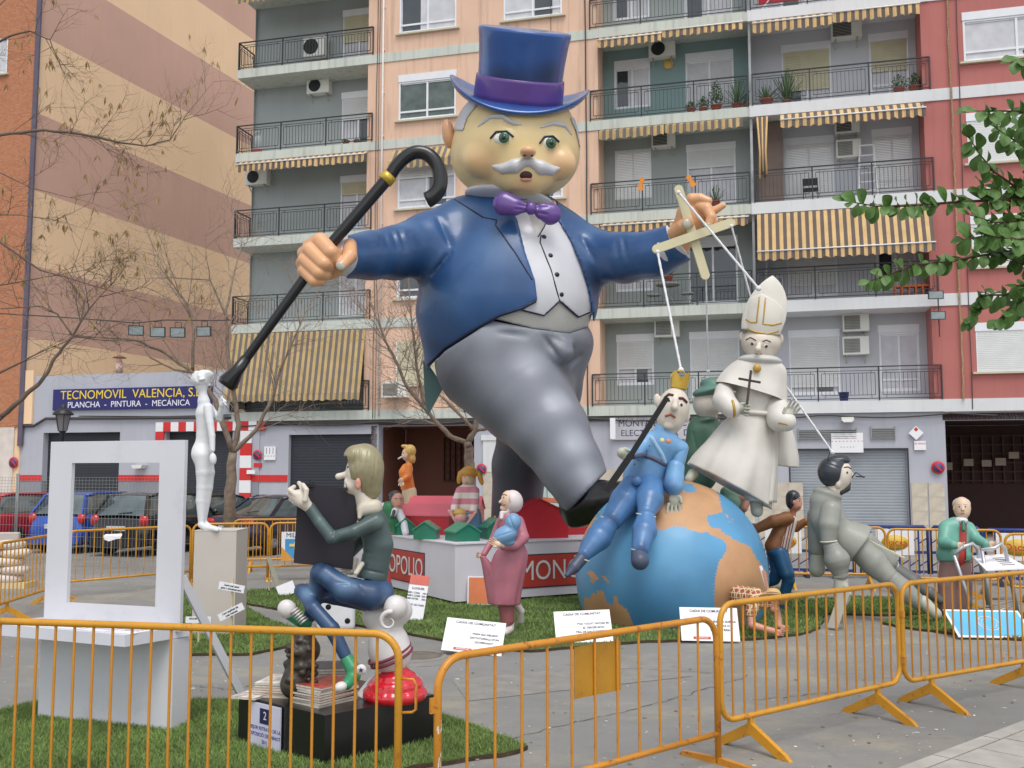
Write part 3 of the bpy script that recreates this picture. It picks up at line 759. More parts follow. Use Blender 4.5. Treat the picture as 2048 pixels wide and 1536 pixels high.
# striped gable
NC = fw(F(47, 700)[0], 0, 0); WD = Vector((.337, .941, 0)).normalized(); WP = Vector((WD.y, -WD.x, 0))
wa = math.atan2(WD.y, WD.x)
W_ = thing('gable_building', 'tall building side wall painted in broad cream and brown stripes', 'building', NC, wa)
zs = [0]+[P(51, y, NC.y).z for y in (673, 528, 378, 223, 66, -81, -215)]+[P(490, 6, 49.6).z]
for i in range(8):
    b = MB(); b.box(0, 14.6, 0, 6, zs[i], zs[i+1]); b.build('wall_stripe', STRC if i % 2 == 0 else STRP, W_)
b = MB(); b.box(-.05, 14.7, -.06, 6, zs[8], zs[8]+.16); b.build('coping', BWHITE, W_)
brick = mat('orange_brick', (182, 114, 78), .85, var=.15, vs=6)
def brick_nodes(m):
    N = m.node_tree.nodes; L = m.node_tree.links; bs = N['Principled BSDF']; tc = N.new('ShaderNodeTexCoord'); mp = N.new('ShaderNodeMapping')
    mp.inputs['Rotation'].default_value = (R(90), 0, 0); br = N.new('ShaderNodeTexBrick'); br.inputs['Scale'].default_value = 4
    br.inputs['Color1'].default_value = lin((192, 128, 92))+(1,); br.inputs['Color2'].default_value = lin((176, 110, 74))+(1,); br.inputs['Mortar'].default_value = lin((150, 120, 100))+(1,)
    L.new(tc.outputs['Object'], mp.inputs[0]); L.new(mp.outputs[0], br.inputs[0]); L.new(br.outputs[0], bs.inputs['Base Color'])
brick_nodes(brick)
Bk = thing('brick_building', 'orange brick house front at the left edge of the street', 'building', FP, -FA)
sN = F(47, 700)[0]
wz = (F(0, 150)[2], F(0, 78)[2]); ws = F(17, 110)[0]
b = MB(); holes_wall(b, sN-9, sN-.03, 3.7, zs[8], [(ws-1.5, ws, wz[0], wz[1])], -.05, .4); b.build('brick_wall', brick, Bk)
b = MB(); b.box(sN-.03, sN+.16, -.08, .0, 3.0, zs[8]-.3); b.build('corner_pipe', mat('dark_lilac_pipe', (96, 88, 104), .7), Bk)
window(Bk, ws-1.5, ws, wz[0], wz[1], -.03, box=False, sill=True)
b = MB(); b.box(sN-1.05, sN-.22, -.04, .4, 0, 3.69); b.box(sN-9, sN-3.9, -.04, .4, 0, 3.69); b.box(sN-3.9, sN-1.05, -.04, .4, 3.3, 3.69); b.build('ground_floor_wall', mat('cream_pillar', (214, 204, 196), .8), Bk)
b = MB(); b.box(sN-3.9, sN-1.05, 1.5, 1.6, 0, 3.3); b.build('portal_back', mat('portal_near_black', (34, 28, 34), .8), Bk)
b = MB(); b.box(sN-.22, sN+.5, -.03, .05, 3.8, 5.75); b.build('cream_corner', STRC, Bk)
# ---------------------------------------------------------------- signs on the street fronts
def disc_sign(px, py, r, label, off=.03):
    s, _, z = F(px, py, off); t = thing('round_sign', label, 'sign', fw(s, off, z), -FA)
    M = Matrix.Rotation(R(90), 3, 'X')
    b = MB(); b.lathe([(.001, .012), (r, .012), (r, 0)], n=24, M=M); b.build('red_disc', GARR, t)
    b = MB(); b.lathe([(.001, .016), (r*.74, .016), (r*.74, .0125)], n=24, M=M); b.build('blue_centre', mat('sign_disc_blue', (62, 70, 120), .5), t)
    b = MB(); b.bar((-r*.55, -.02, r*.55), (r*.55, -.02, -r*.55), r*.26, .008, up=(0, 1, 0)); b.build('red_slash', GARR, t)
disc_sign(27, 925, .2, 'round no parking sign on the pale pillar at the far left', -.06)
disc_sign(515, 910, .17, 'round no parking sign beside the red and white door surround', .03)
disc_sign(963, 938, .17, 'round no parking sign behind the fair pigtailed girl')
disc_sign(1876, 935, .18, 'round no parking sign beside the dark right hand portal')
def plate(px0, py0, px1, py1, label, m, off=.05, name='wall_plate', parts=()):
    s0, _, z1 = F(px0, py0, off); s1, _, z0 = F(px1, py1, off)
    t = thing(name, label, 'sign', fw((s0+s1)/2, off, (z0+z1)/2), -FA); w_ = (s1-s0)/2; h_ = (z1-z0)/2
    b = MB(); b.box(-w_, w_, -.02, .02, -h_, h_); b.build('board', m, t)
    for (txt, x, z, size, mm) in parts: textmesh(txt, size*h_*2, TF(x*w_, -.0225, z*h_), 'lettering', mm, t, .001, bold=.003)
    return t, w_, h_
navy = mat('navy_letters', (44, 44, 92), .5, var=0)
redl = mat('red_letters', (206, 70, 60), .5, var=0)
t, w_, h_ = plate(1222, 836, 1440, 878, 'long pale shop sign with navy letters behind the crowned puppet', mat('shop_sign_grey', (186, 186, 192), .5), .02, 'shop_sign')
textmesh('MONTAJES  ELECTRICOS', .29, TF(.1, -.0225, h_*.46), 'lettering', navy, t, .001, bold=.003, sx=.95)
textmesh('ELECTRONICA  DETERM', .27, TF(.1, -.0225, -h_*.42), 'lettering', navy, t, .001, bold=.003, sx=.98)
t, _, _ = plate(1220, 836, 1231, 878, 'white box sign projecting at the left end of the pale shop sign', PLAQ, -.28, 'projecting_sign')
plate(1662, 866, 1727, 905, 'white paper notice with red lines above the grey shutter', PLAQ, .05, 'notice', ((('- - - - - - - - -'), 0, .2, .3, redl), ('- - - - -', 0, -.4, .25, INK)))
plate(1828, 882, 1852, 900, 'small white and red notice under the diamond sign', PLAQ, .05, 'notice', (('SE VENDE', 0, .4, .26, redl), ('. . . .', 0, -.4, .3, redl)))
s, _, z = F(1832, 866, .04); t = thing('diamond_sign', 'white diamond shaped warning plate on the grey wall', 'sign', fw(s, .04, z), -FA)
b = MB(); b.prism([(0, -.2), (.2, 0), (0, .2), (-.2, 0)], TF(0, 0, 0), .03); b.build('plate', PLAQ, t)
b = MB(); b.prism([(0, .04), (.06, .1), (0, .17), (-.06, .1)], TF(0, -.031, 0), .004); b.build('red_mark', RED, t)
plate(529, 893, 551, 920, 'framed white list board beside the dark shutter', PLAQ, .06, 'notice', (('| | |', 0, .45, .5, INK), ('- - - -', 0, -.35, .4, INK)))
plate(508, 926, 523, 934, 'small grey and red plate under the no parking sign', GARR, .05, 'notice')
plate(494, 940, 510, 948, 'little white card on the red and white column', PLAQ, -.04, 'notice')
for i, (x0, y0, x1, y1) in enumerate(((1893, 925, 1905, 940), (1927, 918, 1947, 932), (1963, 920, 1983, 933), (1990, 916, 2012, 931), (2017, 904, 2038, 917))):
    plate(x0, y0, x1, y1, 'sheet of paper taped to the dark portal grille, '+('leftmost', 'second from left', 'middle one', 'second from right', 'rightmost and highest')[i], mat('aged_paper', (150, 134, 122), .8), 3.2, 'paper_notice')
s, _, z = F(1695, 838); t = thing('wall_lamp', 'small white box lamp on the wall above the paper notice', 'lamp', fw(s, 0, z), -FA)
b = MB(); b.box(-.17, .17, -.12, .1, -.06, .05); b.box(-.13, .13, -.15, -.02, -.1, -.061); b.build('housing', ACW, t)
t = thing('wall_lamp', 'flat grey lamp box on the workshop wall inside the white frame', 'lamp', fw(F(282, 930)[0], .0, F(282, 930)[2]), -FA)
b = MB(); b.prism([(-.22, 0), (.22, 0), (.16, -.12), (-.16, -.12)], TF(0, .05, 0), .3); b.build('housing', ACW, t)
# floodlights
def flood(p, rz, label, w=.3, h=.21, hang=.1, tilt=.15, grp='floodlights hung on the wire'):
    t = thing('floodlight', label, 'floodlight', p, rz, grp); t.rotation_euler = (tilt, 0, rz)
    b = MB(); b.prism([(-w/2, -h/2), (w/2, -h/2), (w/2, h/2), (-w/2, h/2)], TF(0, 0, 0), .05); b.box(-w*.32, w*.32, .001, .06, -h*.3, h*.3); b.build('housing', mat('flood_housing', (62, 66, 70), .5), t)
    b = MB(); b.box(-w*.43, w*.43, -.054, -.0505, -h*.4, h*.4); b.build('lens', mat('flood_lens', (150, 160, 162), .15, var=.15, vs=8), t)
    b = MB(); b.tube([(-w*.2, .02, h/2), (-w*.2, .02, h/2+hang), (w*.2, .02, h/2+hang), (w*.2, .02, h/2)], .008, 5); b.build('bracket', IRON, t)
yy = 20.0
for i, (x, y, r) in enumerate(((272, 661, .35), (316, 664, .15), (356, 665, .1), (409, 663, -.1))):
    flood(P(x, y, yy), r, ('leftmost', 'second from the left', 'third from the left', 'rightmost')[i]+' of four floodlights hung in a row before the striped wall')
t = P(60, 600, yy); b = MB(); pts = [P(-300, 610, yy), P(120, 634, yy), P(272, 646, yy), P(330, 640, yy), P(430, 641, yy), P(462, 640, yy)]
b.tube(pts, .012, 5); tag(b.build('lighting_wire', CABLE), 'thin wire carrying four floodlights across the left side', 'wire')
for i, (x, y) in enumerate(((1871, 590), (1875, 631))):
    s, _, z = F(x, y, -.4); flood(fw(s, -.4, z), -FA+.1, ('upper', 'lower')[i]+' floodlight on the corner of the red wall and grey balconies', .42, .24, .12, .1, 'floodlights on the house corner')
b = MB(); b.bar((10.15, -.05, 6.6), (10.15, -.3, 6.6), .03); b.bar((10.15, -.28, 5.85), (10.15, -.28, 7.3), .03); o = b.build('floodlight_bracket', IRON); o.location = FP; o.rotation_euler = (0, 0, -FA); tag(o, 'thin iron bracket holding two floodlights at the house corner', 'bracket')
# street lamp
t = thing('street_lamp', 'old style lantern street lamp rising behind the white frame', 'lamp', G(125, 1095)); q = P(125, 862, t.location.y); hz = q.z
t.location.x = q.x
blk = mat('lamp_black_iron', (34, 34, 38), .45)
b = MB(); b.lathe([(.12, 0), (.12, .3), (.07, .5), (.05, 1), (.045, hz-.2), (.06, hz-.18), (.05, hz-.1), (.1, hz)], n=12); b.build('post', blk, t)
b = MB(); b.lathe([(.12, hz), (.2, hz+.42), (.2, hz+.44)], n=6, smooth=False); b.build('lantern_glass', mat('lamp_glass', (120, 118, 120), .2, var=.1), t)
b = MB(); b.lathe([(.27, hz+.44), (.27, hz+.48), (.12, hz+.62), (.08, hz+.63), (.07, hz+.7), (.001, hz+.74)], n=12)
for i in range(6):
    a = math.pi*i/3; b.bar((.12*math.cos(a), .12*math.sin(a), hz), (.205*math.cos(a), .205*math.sin(a), hz+.44), .015)
b.build('lantern_top', blk, t)
# ================================================================ balcony clutter
pp = lambda px, py, off=.35: (F(px, py, off)[0], off, None)
def bal(px, off, k, extra=.0): return F(px, 400, off)[0], off, SB[k]+ST+.02+extra
for (px, k, r, h, lb, sp, n) in ((1410, 3, .13, .35, 'terracotta pot with a wide green plant on the teal balcony, left of the tall one', False, 120), (1436, 3, .16, .75, 'tall leafy pot plant on the teal balcony', False, 260), (1478, 3, .15, .8, 'tall spiky pot plant at the right end of the teal balcony', True, 60), (1500, 3, .13, .3, 'small pot plant in the corner of the teal balcony', False, 60), (1385, 3, .14, .22, 'low spreading pot plant on the teal balcony floor', False, 90),
                            (1538, 3, .19, .45, 'red bowl planter with a palm on the grey balcony, left end', True, 50), (1578, 3, .13, .95, 'dark spiky plant before the half lowered shutter', True, 90), (1806, 3, .16, .42, 'left of two terracotta pots near the red wall', False, 110), (1838, 3, .17, .4, 'right of two terracotta pots near the red wall', False, 170),
                            (1430, 2, .15, .5, 'bare twiggy plant in a terracotta pot behind the raised hand', True, 40), (690, 3, .1, .12, 'little dark planter on the second left balcony', False, 40), (712, 3, .1, .08, 'little red planter on the second left balcony', False, 30), (1335, 1, .13, .4, 'small palm in a pot on the metal garden table', True, 40), (1507, 1, .12, .3, 'green plant behind the tall white mitre', False, 60)):
    s, off, z = bal(px, .35, k, .78 if px == 1335 else 0); potplant(s, off, z, r, h, lb, sp, n)
def stepladder(px, k, label, m, hh=1.75):
    s, off, z = bal(px, .5, k); t = thing('step_ladder', label, 'ladder', fw(s, off, z), -FA)
    b = MB()
    for sx in (-1, 1): b.bar((sx*.27, -.0, 0), (sx*.2, .25, hh), .04, .025); b.bar((sx*.27, .7, 0), (sx*.2, .27, hh), .03, .02)
    b.bar((-.2, .25, hh), (.2, .25, hh), .04); b.build('rails', m, t)
    for i in range(5):
        f = (i+1)/6.2; b = MB(); b.box(-.26+.07*f, .26-.07*f, .25*f-.06, .25*f+.05, hh*f-.012, hh*f+.012); b.build('step', m, t)
stepladder(1738, 2, 'white folded step ladder standing on the balcony under the striped awning', WHITE)
stepladder(1545, 1, 'aluminium step ladder on the balcony just above the tall mitre', mat('aluminium', (190, 190, 192), .4, metal=.5), 1.7)
s, off, z = bal(1622, .3, 2); t = thing('folding_chair', 'black folding chair on the grey balcony', 'chair', fw(s, off, z), -FA); cm = mat('black_chair', (36, 36, 42), .6)
b = MB(); b.box(-.2, .2, -.02, .36, .4, .43); b.build('seat', cm, t)
b = MB(); b.box(-.2, .2, .34, .37, .6, .82); b.build('backrest', cm, t)
for sx in (-1, 1): b = MB(); b.bar((sx*.21, 0, 0), (sx*.21, .36, .83), .025); b.bar((sx*.21, .36, 0), (sx*.21, .02, .42), .022); b.build('leg_frame', cm, t)
s, off, z = bal(1333, .4, 1); t = thing('garden_table', 'round metal garden table on the first balcony behind the puppet strings', 'table', fw(s, off, z), -FA); mm = mat('white_wrought_metal', (176, 176, 170), .5)
b = MB(); b.lathe([(.001, .76), (.38, .76), (.38, .70), (.34, .7)], n=20); b.build('table_top', mm, t)
for i in range(3): a = i*2.1; b = MB(); b.tube([(.22*math.cos(a), .22*math.sin(a), .7), (.06*math.cos(a), .06*math.sin(a), .4), (.26*math.cos(a), .26*math.sin(a), 0)], .014, 5); b.build('leg', mm, t)
for px, w_ in ((1305, 'left'), (1372, 'right')):
    s, off, z = bal(px, .35, 1); t = thing('garden_stool', 'metal garden seat on the '+w_+' of the round garden table', 'stool', fw(s, off, z), -FA)
    b = MB(); b.lathe([(.001, .42), (.22, .42), (.23, .39), (.2, .39)], n=16); b.build('seat', mm, t)
    for i in range(3): a = i*2.1+.4; b = MB(); b.tube([(.17*math.cos(a), .17*math.sin(a), .4), (.1*math.cos(a), .1*math.sin(a), .2), (.2*math.cos(a), .2*math.sin(a), 0)], .012, 5); b.build('leg', mm, t)
for px, py, lb, ang in ((1282, 368, 'orange cloth clipped on the balcony rail, left one', .1), (1382, 362, 'orange cloth clipped on the balcony rail, right and slanted one', -.6)):
    s, _, z = F(px, py, -.06); b = MB(); n = 6; vs = []
    for i in range(n+1): vs += [(-.07+.02*math.sin(i), -.01*(i % 2), .2-.4*i/n), (.07+.02*math.sin(i*1.3), .01*(i % 2), .2-.4*i/n)]
    b.add(vs, [(2*i, 2*i+1, 2*i+3, 2*i+2) for i in range(n)], 0, True); vs2 = [(x, y+.012, z_) for x, y, z_ in vs]; b.add(vs2, [(2*i, 2*i+1, 2*i+3, 2*i+2) for i in range(n)])
    o = b.build('orange_cloth', mat('orange_cloth', (222, 140, 56), .8)); o.location = fw(s, -.06, z); o.rotation_euler = (0, ang, -FA); tag(o, lb, 'cloth')
s, off, z = bal(1676, .25, 0); t = thing('bucket', 'blue bucket on the first floor balcony of the grey house', 'bucket', fw(s, off, z))
b = MB(); b.lathe([(.001, 0), (.11, 0), (.15, .27), (.155, .27), (.13, .25)], n=16); b.build('pail', mat('blue_plastic', (42, 56, 120), .45), t)
b = MB(); b.tube([(.15*math.cos(a), .02, .27-.12*math.sin(a)) for a in np.linspace(0, math.pi, 9)], .006, 4); b.build('handle', IRON, t)
b = MB(); b.lathe([(.001, 0), (.17, 0), (.17, .02), (.001, .02)], n=20, M=Matrix.Rotation(R(90), 3, 'X')); o = b.build('yellow_plate', mat('ochre_plate', (202, 172, 92), .6)); o.location = fw(F(1337, 128, 1.05)[0], 1.06, F(1337, 128, 1.05)[2]); o.rotation_euler = (0, 0, -FA); tag(o, 'round ochre plate hung on the teal wall under the air conditioner', 'plate')
s = F(1527, 300, .1)[0]; b = MB()
for i in range(5): b.tube([(s-.16+i*.07, -.02-.02*(i % 2), 12.8), (s-.1+i*.04, -.06, 11.7), (s-.12+i*.05, -.05, 10.9+.1*(i % 3))], .035, 6, i % 2)
o = b.build('gathered_curtain', [AWY, AWB]); o.location = FP; o.rotation_euler = (0, 0, -FA); tag(o, 'striped awning cloth gathered into a hanging bunch beside the brown screen', 'curtain')
b = MB(); b.box(5.25, 6.0, .5, .56, SB[2]+ST, SB[3]-.05); o = b.build('brown_screen', mat('brown_panel', (120, 104, 96), .8)); o.location = FP; o.rotation_euler = (0, 0, -FA); tag(o, 'brown board screen on the grey balcony beside the gathered cloth', 'screen')
s, off, z = bal(1560, .3, 4); 
t = thing('folding_chair', 'red folding deck chair on the topmost grey balcony', 'chair', fw(s, off, z), -FA)
b = MB(); b.box(-.5, 1.2, .1, .14, .35, .75); b.build('canvas', mat('red_canvas', (190, 30, 52), .8), t)
for x in (-.3, .9): b = MB(); b.bar((x-.25, .08, 0), (x+.25, .08, .6), .03); b.bar((x+.25, .16, 0), (x-.25, .16, .6), .03); b.build('cross_legs', WHITE, t)
s, off, z = bal(1790, .3, 1); t = thing('plastic_crate', 'orange and red crate on the balcony behind the leaves', 'crate', fw(s, off, z), -FA)
b = MB(); b.box(-.1, .9, 0, .3, 0, .06); b.box(-.1, .9, 0, .3, .3, .36); 
for i in range(6): b.box(-.1+i*.19, -.06+i*.19, 0, .3, .061, .299)
b.build('crate_body', mat('orange_crate', (214, 108, 52), .6), t)
s, off, z = bal(512, .35, 3); t = thing('wire_rack', 'white wire rack standing in a red box on the left balcony', 'rack', fw(s, off, z), -FA)
b = MB(); b.box(-.15, .15, -.1, .1, 0, .18); b.build('red_box', mat('red_box', (190, 72, 52), .7), t)
b = MB()
for i in range(5): b.tube([(-.12+i*.06, 0, .18), (-.12+i*.06, 0, .7)], .008, 4)
b.tube([(-.13, 0, .7), (-.1, 0, .85), (.1, 0, .85), (.13, 0, .7)], .01, 4); b.build('rack_wires', WHITE, t)
# ================================================================ cars
TYRE = mat('tyre_rubber', (30, 30, 32), .85); RIM = mat('wheel_rim', (150, 152, 156), .35, metal=.6); CGLASS = mat('car_glass', (112, 124, 126), .06, metal=.55, var=.3, vs=2, spec=1)
TAIL = mat('tail_light', (190, 24, 34), .2, coat=.6); PLATE = mat('number_plate', (206, 206, 208), .5, var=0); BUMP = mat('black_bumper', (28, 28, 30), .6)
def car(label, loc, rz, col, kind='hatch', W=1.72, L=4.2, Ht=1.47, group='cars parked nose in along the street'):
    """local +y points to the front; tail faces -y"""
    cp = mat('car_paint_'+'_'.join(map(str, col)), col, .25, metal=.25, coat=.8, var=.02)
    t = thing('parked_car', label, 'car', loc, rz, group)
    hw = W/2
    # stations: y, bottom z, belt z, half width at sill, half width at belt, bonnet/deck z
    if kind == 'hatch':
        st = [(-L/2, .36, .72, .80, .74), (-L/2+.06, .30, .93, .9, .84), (-L/2+.3, .22, 1.0, .97, .93), (-L/2+.9, .2, .98, 1, .97), (0, .2, .95, 1, .98), (L/2-1.4, .2, .93, 1, .96), (L/2-1.0, .2, .88, .98, .93), (L/2-.4, .22, .76, .95, .88), (L/2-.06, .3, .62, .86, .78), (L/2, .34, .5, .76, .7)]
        gl = [(-L/2+.1, .97, .97, .86, .86), (-L/2+.42, .95, Ht-.06, .84, .68), (-L/2+.8, .95, Ht, .84, .69), (0, .95, Ht-.01, .84, .69), (.45, .93, Ht-.06, .84, .68), (L/2-1.15, .9, .93, .84, .8)]
    else:
        st = [(-L/2, .38, .74, .8, .76), (-L/2+.05, .3, .93, .9, .85), (-L/2+.35, .22, .98, .97, .9), (-L/2+.9, .2, .97, 1, .95), (0, .2, .93, 1, .97), (L/2-1.5, .2, .92, 1, .95), (L/2-1.1, .2, .88, .98, .92), (L/2-.4, .22, .78, .95, .87), (L/2-.06, .3, .64, .86, .78), (L/2, .34, .5, .76, .7)]
        gl = [(-L/2+.72, .95, .96, .84, .83), (-L/2+1.35, .93, Ht-.07, .83, .66), (-L/2+1.7, .93, Ht, .83, .67), (.1, .93, Ht-.01, .83, .67), (.5, .92, Ht-.06, .83, .66), (L/2-1.2, .9, .93, .83, .8)]
    b = MB(); K = 14; vs = []
    for (y, z0, z1, a, c) in st:
        prof = [(0, z0), (a*.9, z0), (a, z0+.1), (a*1.0, z0+(z1-z0)*.5), (c*1.0+.0, z1-.12), (c*.97, z1-.03), (c*.86, z1), (0, z1+.015)]
        ring = [(x*hw, z) for x, z in prof]+[(-x*hw, z) for x, z in prof[1:-1]][::-1]
        K = len(ring); vs += [(x, y, z) for x, z in ring]
    b.v = vs
    for i in range(len(st)-1):
        for k in range(K): l = (k+1) % K; b.f.append((i*K+k, i*K+l, (i+1)*K+l, (i+1)*K+k)); b.m.append(0); b.sm.append(True)
    b.f.append(tuple(range(K))[::-1]); b.m.append(0); b.sm.append(True); b.f.append(tuple((len(st)-1)*K+k for k in range(K))); b.m.append(0); b.sm.append(True)
    bo = b.build('body', cp, t); md = bo.modifiers.new('round', 'SUBSURF'); md.levels = md.render_levels = 1
    b = MB(); vs = []; K2 = 0
    for (y, z0, z1, a, c) in gl:
        ring = [(a*hw, z0-.03), (c*hw*1.0+.02, z0+(z1-z0)*.85), (c*hw*.9, z1), (0, z1+.02), (-c*hw*.9, z1), (-c*hw-.02, z0+(z1-z0)*.85), (-a*hw, z0-.03)]
        K2 = len(ring); vs += [(x, y, z) for x, z in ring]
    b.v = vs
    for i in range(len(gl)-1):
        for k in range(K2-1):
            top = k in (2, 3) and 1 <= i <= 3
            if not top: b.f.append((i*K2+k, i*K2+k+1, (i+1)*K2+k+1, (i+1)*K2+k)); b.m.append(0); b.sm.append(True)
    b.build('windows', CGLASS, t, recalc=True)
    # roof skin and pillars in body colour
    b = MB(); P3 = [[Vector((x, gl[i][0], z)) for x, z in ((gl[i][4]*hw*.92, gl[i][2]+.006), (0, gl[i][2]+.032), (-gl[i][4]*hw*.92, gl[i][2]+.006))] for i in range(1, 5)]
    vs = [p for r_ in P3 for p in r_]; b.add(vs, [(i*3+k, i*3+k+1, i*3+k+4, i*3+k+3) for i in range(3) for k in range(2)], 0, True)
    for sx in (-1, 1):
        for i, wd in ((0, .13 if kind == 'hatch' else .1), (4, .07)):
            a = Vector((sx*gl[i][3]*hw*1.0, gl[i][0], gl[i][1]-.02)) if i == 0 else Vector((sx*gl[5][3]*hw, gl[5][0], gl[5][1])); j = 1 if i == 0 else 4
            c = Vector((sx*(gl[j][4]*hw*.97), gl[j][0], gl[j][2]-.01)); b.bar(a, c, wd, .04, up=(sx, 0, .3))
        mid = .25 if kind == 'hatch' else .1
        b.bar((sx*(.845*hw+.0), -mid-.1, .95), (sx*(.69*hw+.01), -mid, Ht-.03), .07, .03, up=(sx, 0, .3))
        b.tube([(sx*(gl[i][4]*hw*.97), gl[i][0], gl[i][2]-.01) for i in range(1, 5)], .035, 6)
    b.build('roof', cp, t)
    for sx in (-1, 1):
        for y in (-L/2+.75, L/2-.82):
            b = MB(); M = Matrix.Rotation(R(90), 3, 'Y'); w0 = sx*(hw-.1)
            b.lathe([(.19, -.1), (.29, -.1), (.315, -.07), (.315, .07), (.29, .1), (.19, .1)], (w0, y, .315), 20, M); wh = b.build('wheel', TYRE, t)
            b = MB(); b.lathe([(.001, .06), (.05, .085), (.19, .07), (.19, -.07), (.001, -.06)], (w0, y, .315), 14, M if sx > 0 else M); b.build('rim', RIM, wh)
        b = MB()
        if kind == 'hatch': b.ball((sx*hw*.80, -L/2+.1, .86), (.13, .09, .15), 10)
        else: b.ball((sx*hw*.72, -L/2+.03, .82), (.2, .07, .09), 10)
        b.build('tail_light', TAIL, t)
        b = MB(); b.ball((sx*(hw+.08), .62, 1.0), (.09, .06, .07), 8); b.build('wing_mirror', cp if kind != 'x' else BUMP, t)
    b = MB(); b.box(-.26, .26, -L/2-.035, -L/2-.0, .62, .73); b.build('number_plate', PLATE, t)
    b = MB(); b.prism([(-hw*.82, .24), (hw*.82, .24), (hw*.88, .42), (-hw*.88, .42)], frame_from(Vector((0, -L/2+.12, 0)), Vector((1, 0, 0)), Vector((0, 0, 1)), Vector((0, -1, 0))), .17); b.build('bumper', BUMP if col[0] < 60 and col[2] < 60 else cp, t)
    b = MB(); b.bar((-.05, gl[0][0]-.03+.05, 1.02), (.32, gl[0][0]+.03, 1.06), .02); b.build('wiper', BUMP, t)
    return t
def gp(px, Y): q = P(px, 1000, Y); q.z = 0; return q
car('red hatchback seen at the left edge behind the wire fence', gp(72, 27.6), R(-22), (176, 32, 44), group=None)
car('bright blue hatchback between the red and the black hatchback', gp(212, 27.2), R(-12), (38, 84, 178), Ht=1.5)
car('black hatchback with red tail lights seen through the white frame', gp(340, 26.2), R(-16), (20, 20, 24), Ht=1.5)
car('dark grey car half hidden behind the right bar of the white frame', gp(432, 28.6), R(-14), (34, 36, 42), Ht=1.4)
car('dark navy saloon parked behind the plinth of the white statue', gp(572, 26.3), R(-27), (28, 30, 58), 'sedan', L=4.3, Ht=1.42)
# ================================================================ wire mesh fence behind the barriers
def meshpanel(a, c, label):
    a = Vector(a); c = Vector(c); d = (c-a); L = d.length; d.normalize(); t = thing('mesh_fence_panel', label, 'fence', a, math.atan2(d.y, d.x), 'wire mesh fence panels in front of the parked cars')
    b = MB()
    for x in (0, L): b.tube([(x, 0, 0), (x, 0, 1.98)], .022, 6)
    b.build('post', mat('galvanised', (128, 130, 132), .5, metal=.4), t)
    b = MB(); zz = [.12, .25, .45, .65, .85, 1.05, 1.25, 1.45, 1.55, 1.62, 1.69, 1.76, 1.83, 1.9]
    for z in zz: b.bar((0, 0, z), (L, 0, z), .006)
    n = int(L/.1)
    for i in range(1, n): b.bar((L*i/n, .004, .12), (L*i/n, .004, 1.9), .0045)
    b.build('wire_mesh', mat('mesh_wire', (146, 146, 146), .5, metal=.3), t, kind='stuff')
m0 = G(30, 1128); m1 = G(365, 1148); dd = (m1-m0).normalized()
meshpanel(m0-dd*3.3, m0-dd*.05, 'wire mesh fence panel at the left edge before the red car'); meshpanel(m0, m1, 'wire mesh fence panel seen through the white frame')
# ================================================================ trees
BARK = mat('mottled_bark', (128, 112, 98), .9, var=.3, vs=9, bump=.5, bs=30, dirt=.4, dirtcol=(160, 150, 136)); TWIG = mat('twig_brown', (148, 130, 116), .9, var=.2); TWIGD = mat('dark_twig', (108, 92, 80), .9, var=.2); POD = mat('dry_pod', (150, 124, 84), .9, var=.3)
def grow(b, p, d, L, r, depth, rng, droop=0, pods=None):
    pts = [p]; n = 4; q = p.copy(); dd_ = d.normalized()
    for i in range(n):
        dd_ = (dd_+Vector((rng.uniform(-1, 1), rng.uniform(-1, 1), rng.uniform(-1, 1)+droop))*.16).normalized(); q = q+dd_*L/n; pts.append(q)
        if depth > 0 and i > 0 or (depth > 0 and rng.random() < .4):
            for _ in range(1 if rng.random() < .6 else 2):
                a = rng.uniform(0, 6.28); o = dd_.orthogonal().normalized(); o.rotate(Matrix.Rotation(a, 3, dd_)); sd = (dd_*.75+o*.75).normalized()
                grow(b, q, sd, L*rng.uniform(.45, .75), r*.55, depth-1, rng, droop, pods)
    b.tube(pts, [r*(1-.7*i/n) for i in range(n+1)], 3 if r < .012 else 5, cap=False)
    if pods is not None and depth <= 1 and rng.random() < .07:
        for _ in range(rng.randint(2, 5)):
            u = Vector((rng.uniform(-.5, .5), rng.uniform(-.5, .5), -1)).normalized()*rng.uniform(.05, .11); v = u.orthogonal().normalized()*.008; pods.add([q, q+u*.5+v, q+u, q+u*.5-v], [(0, 1, 2, 3)])
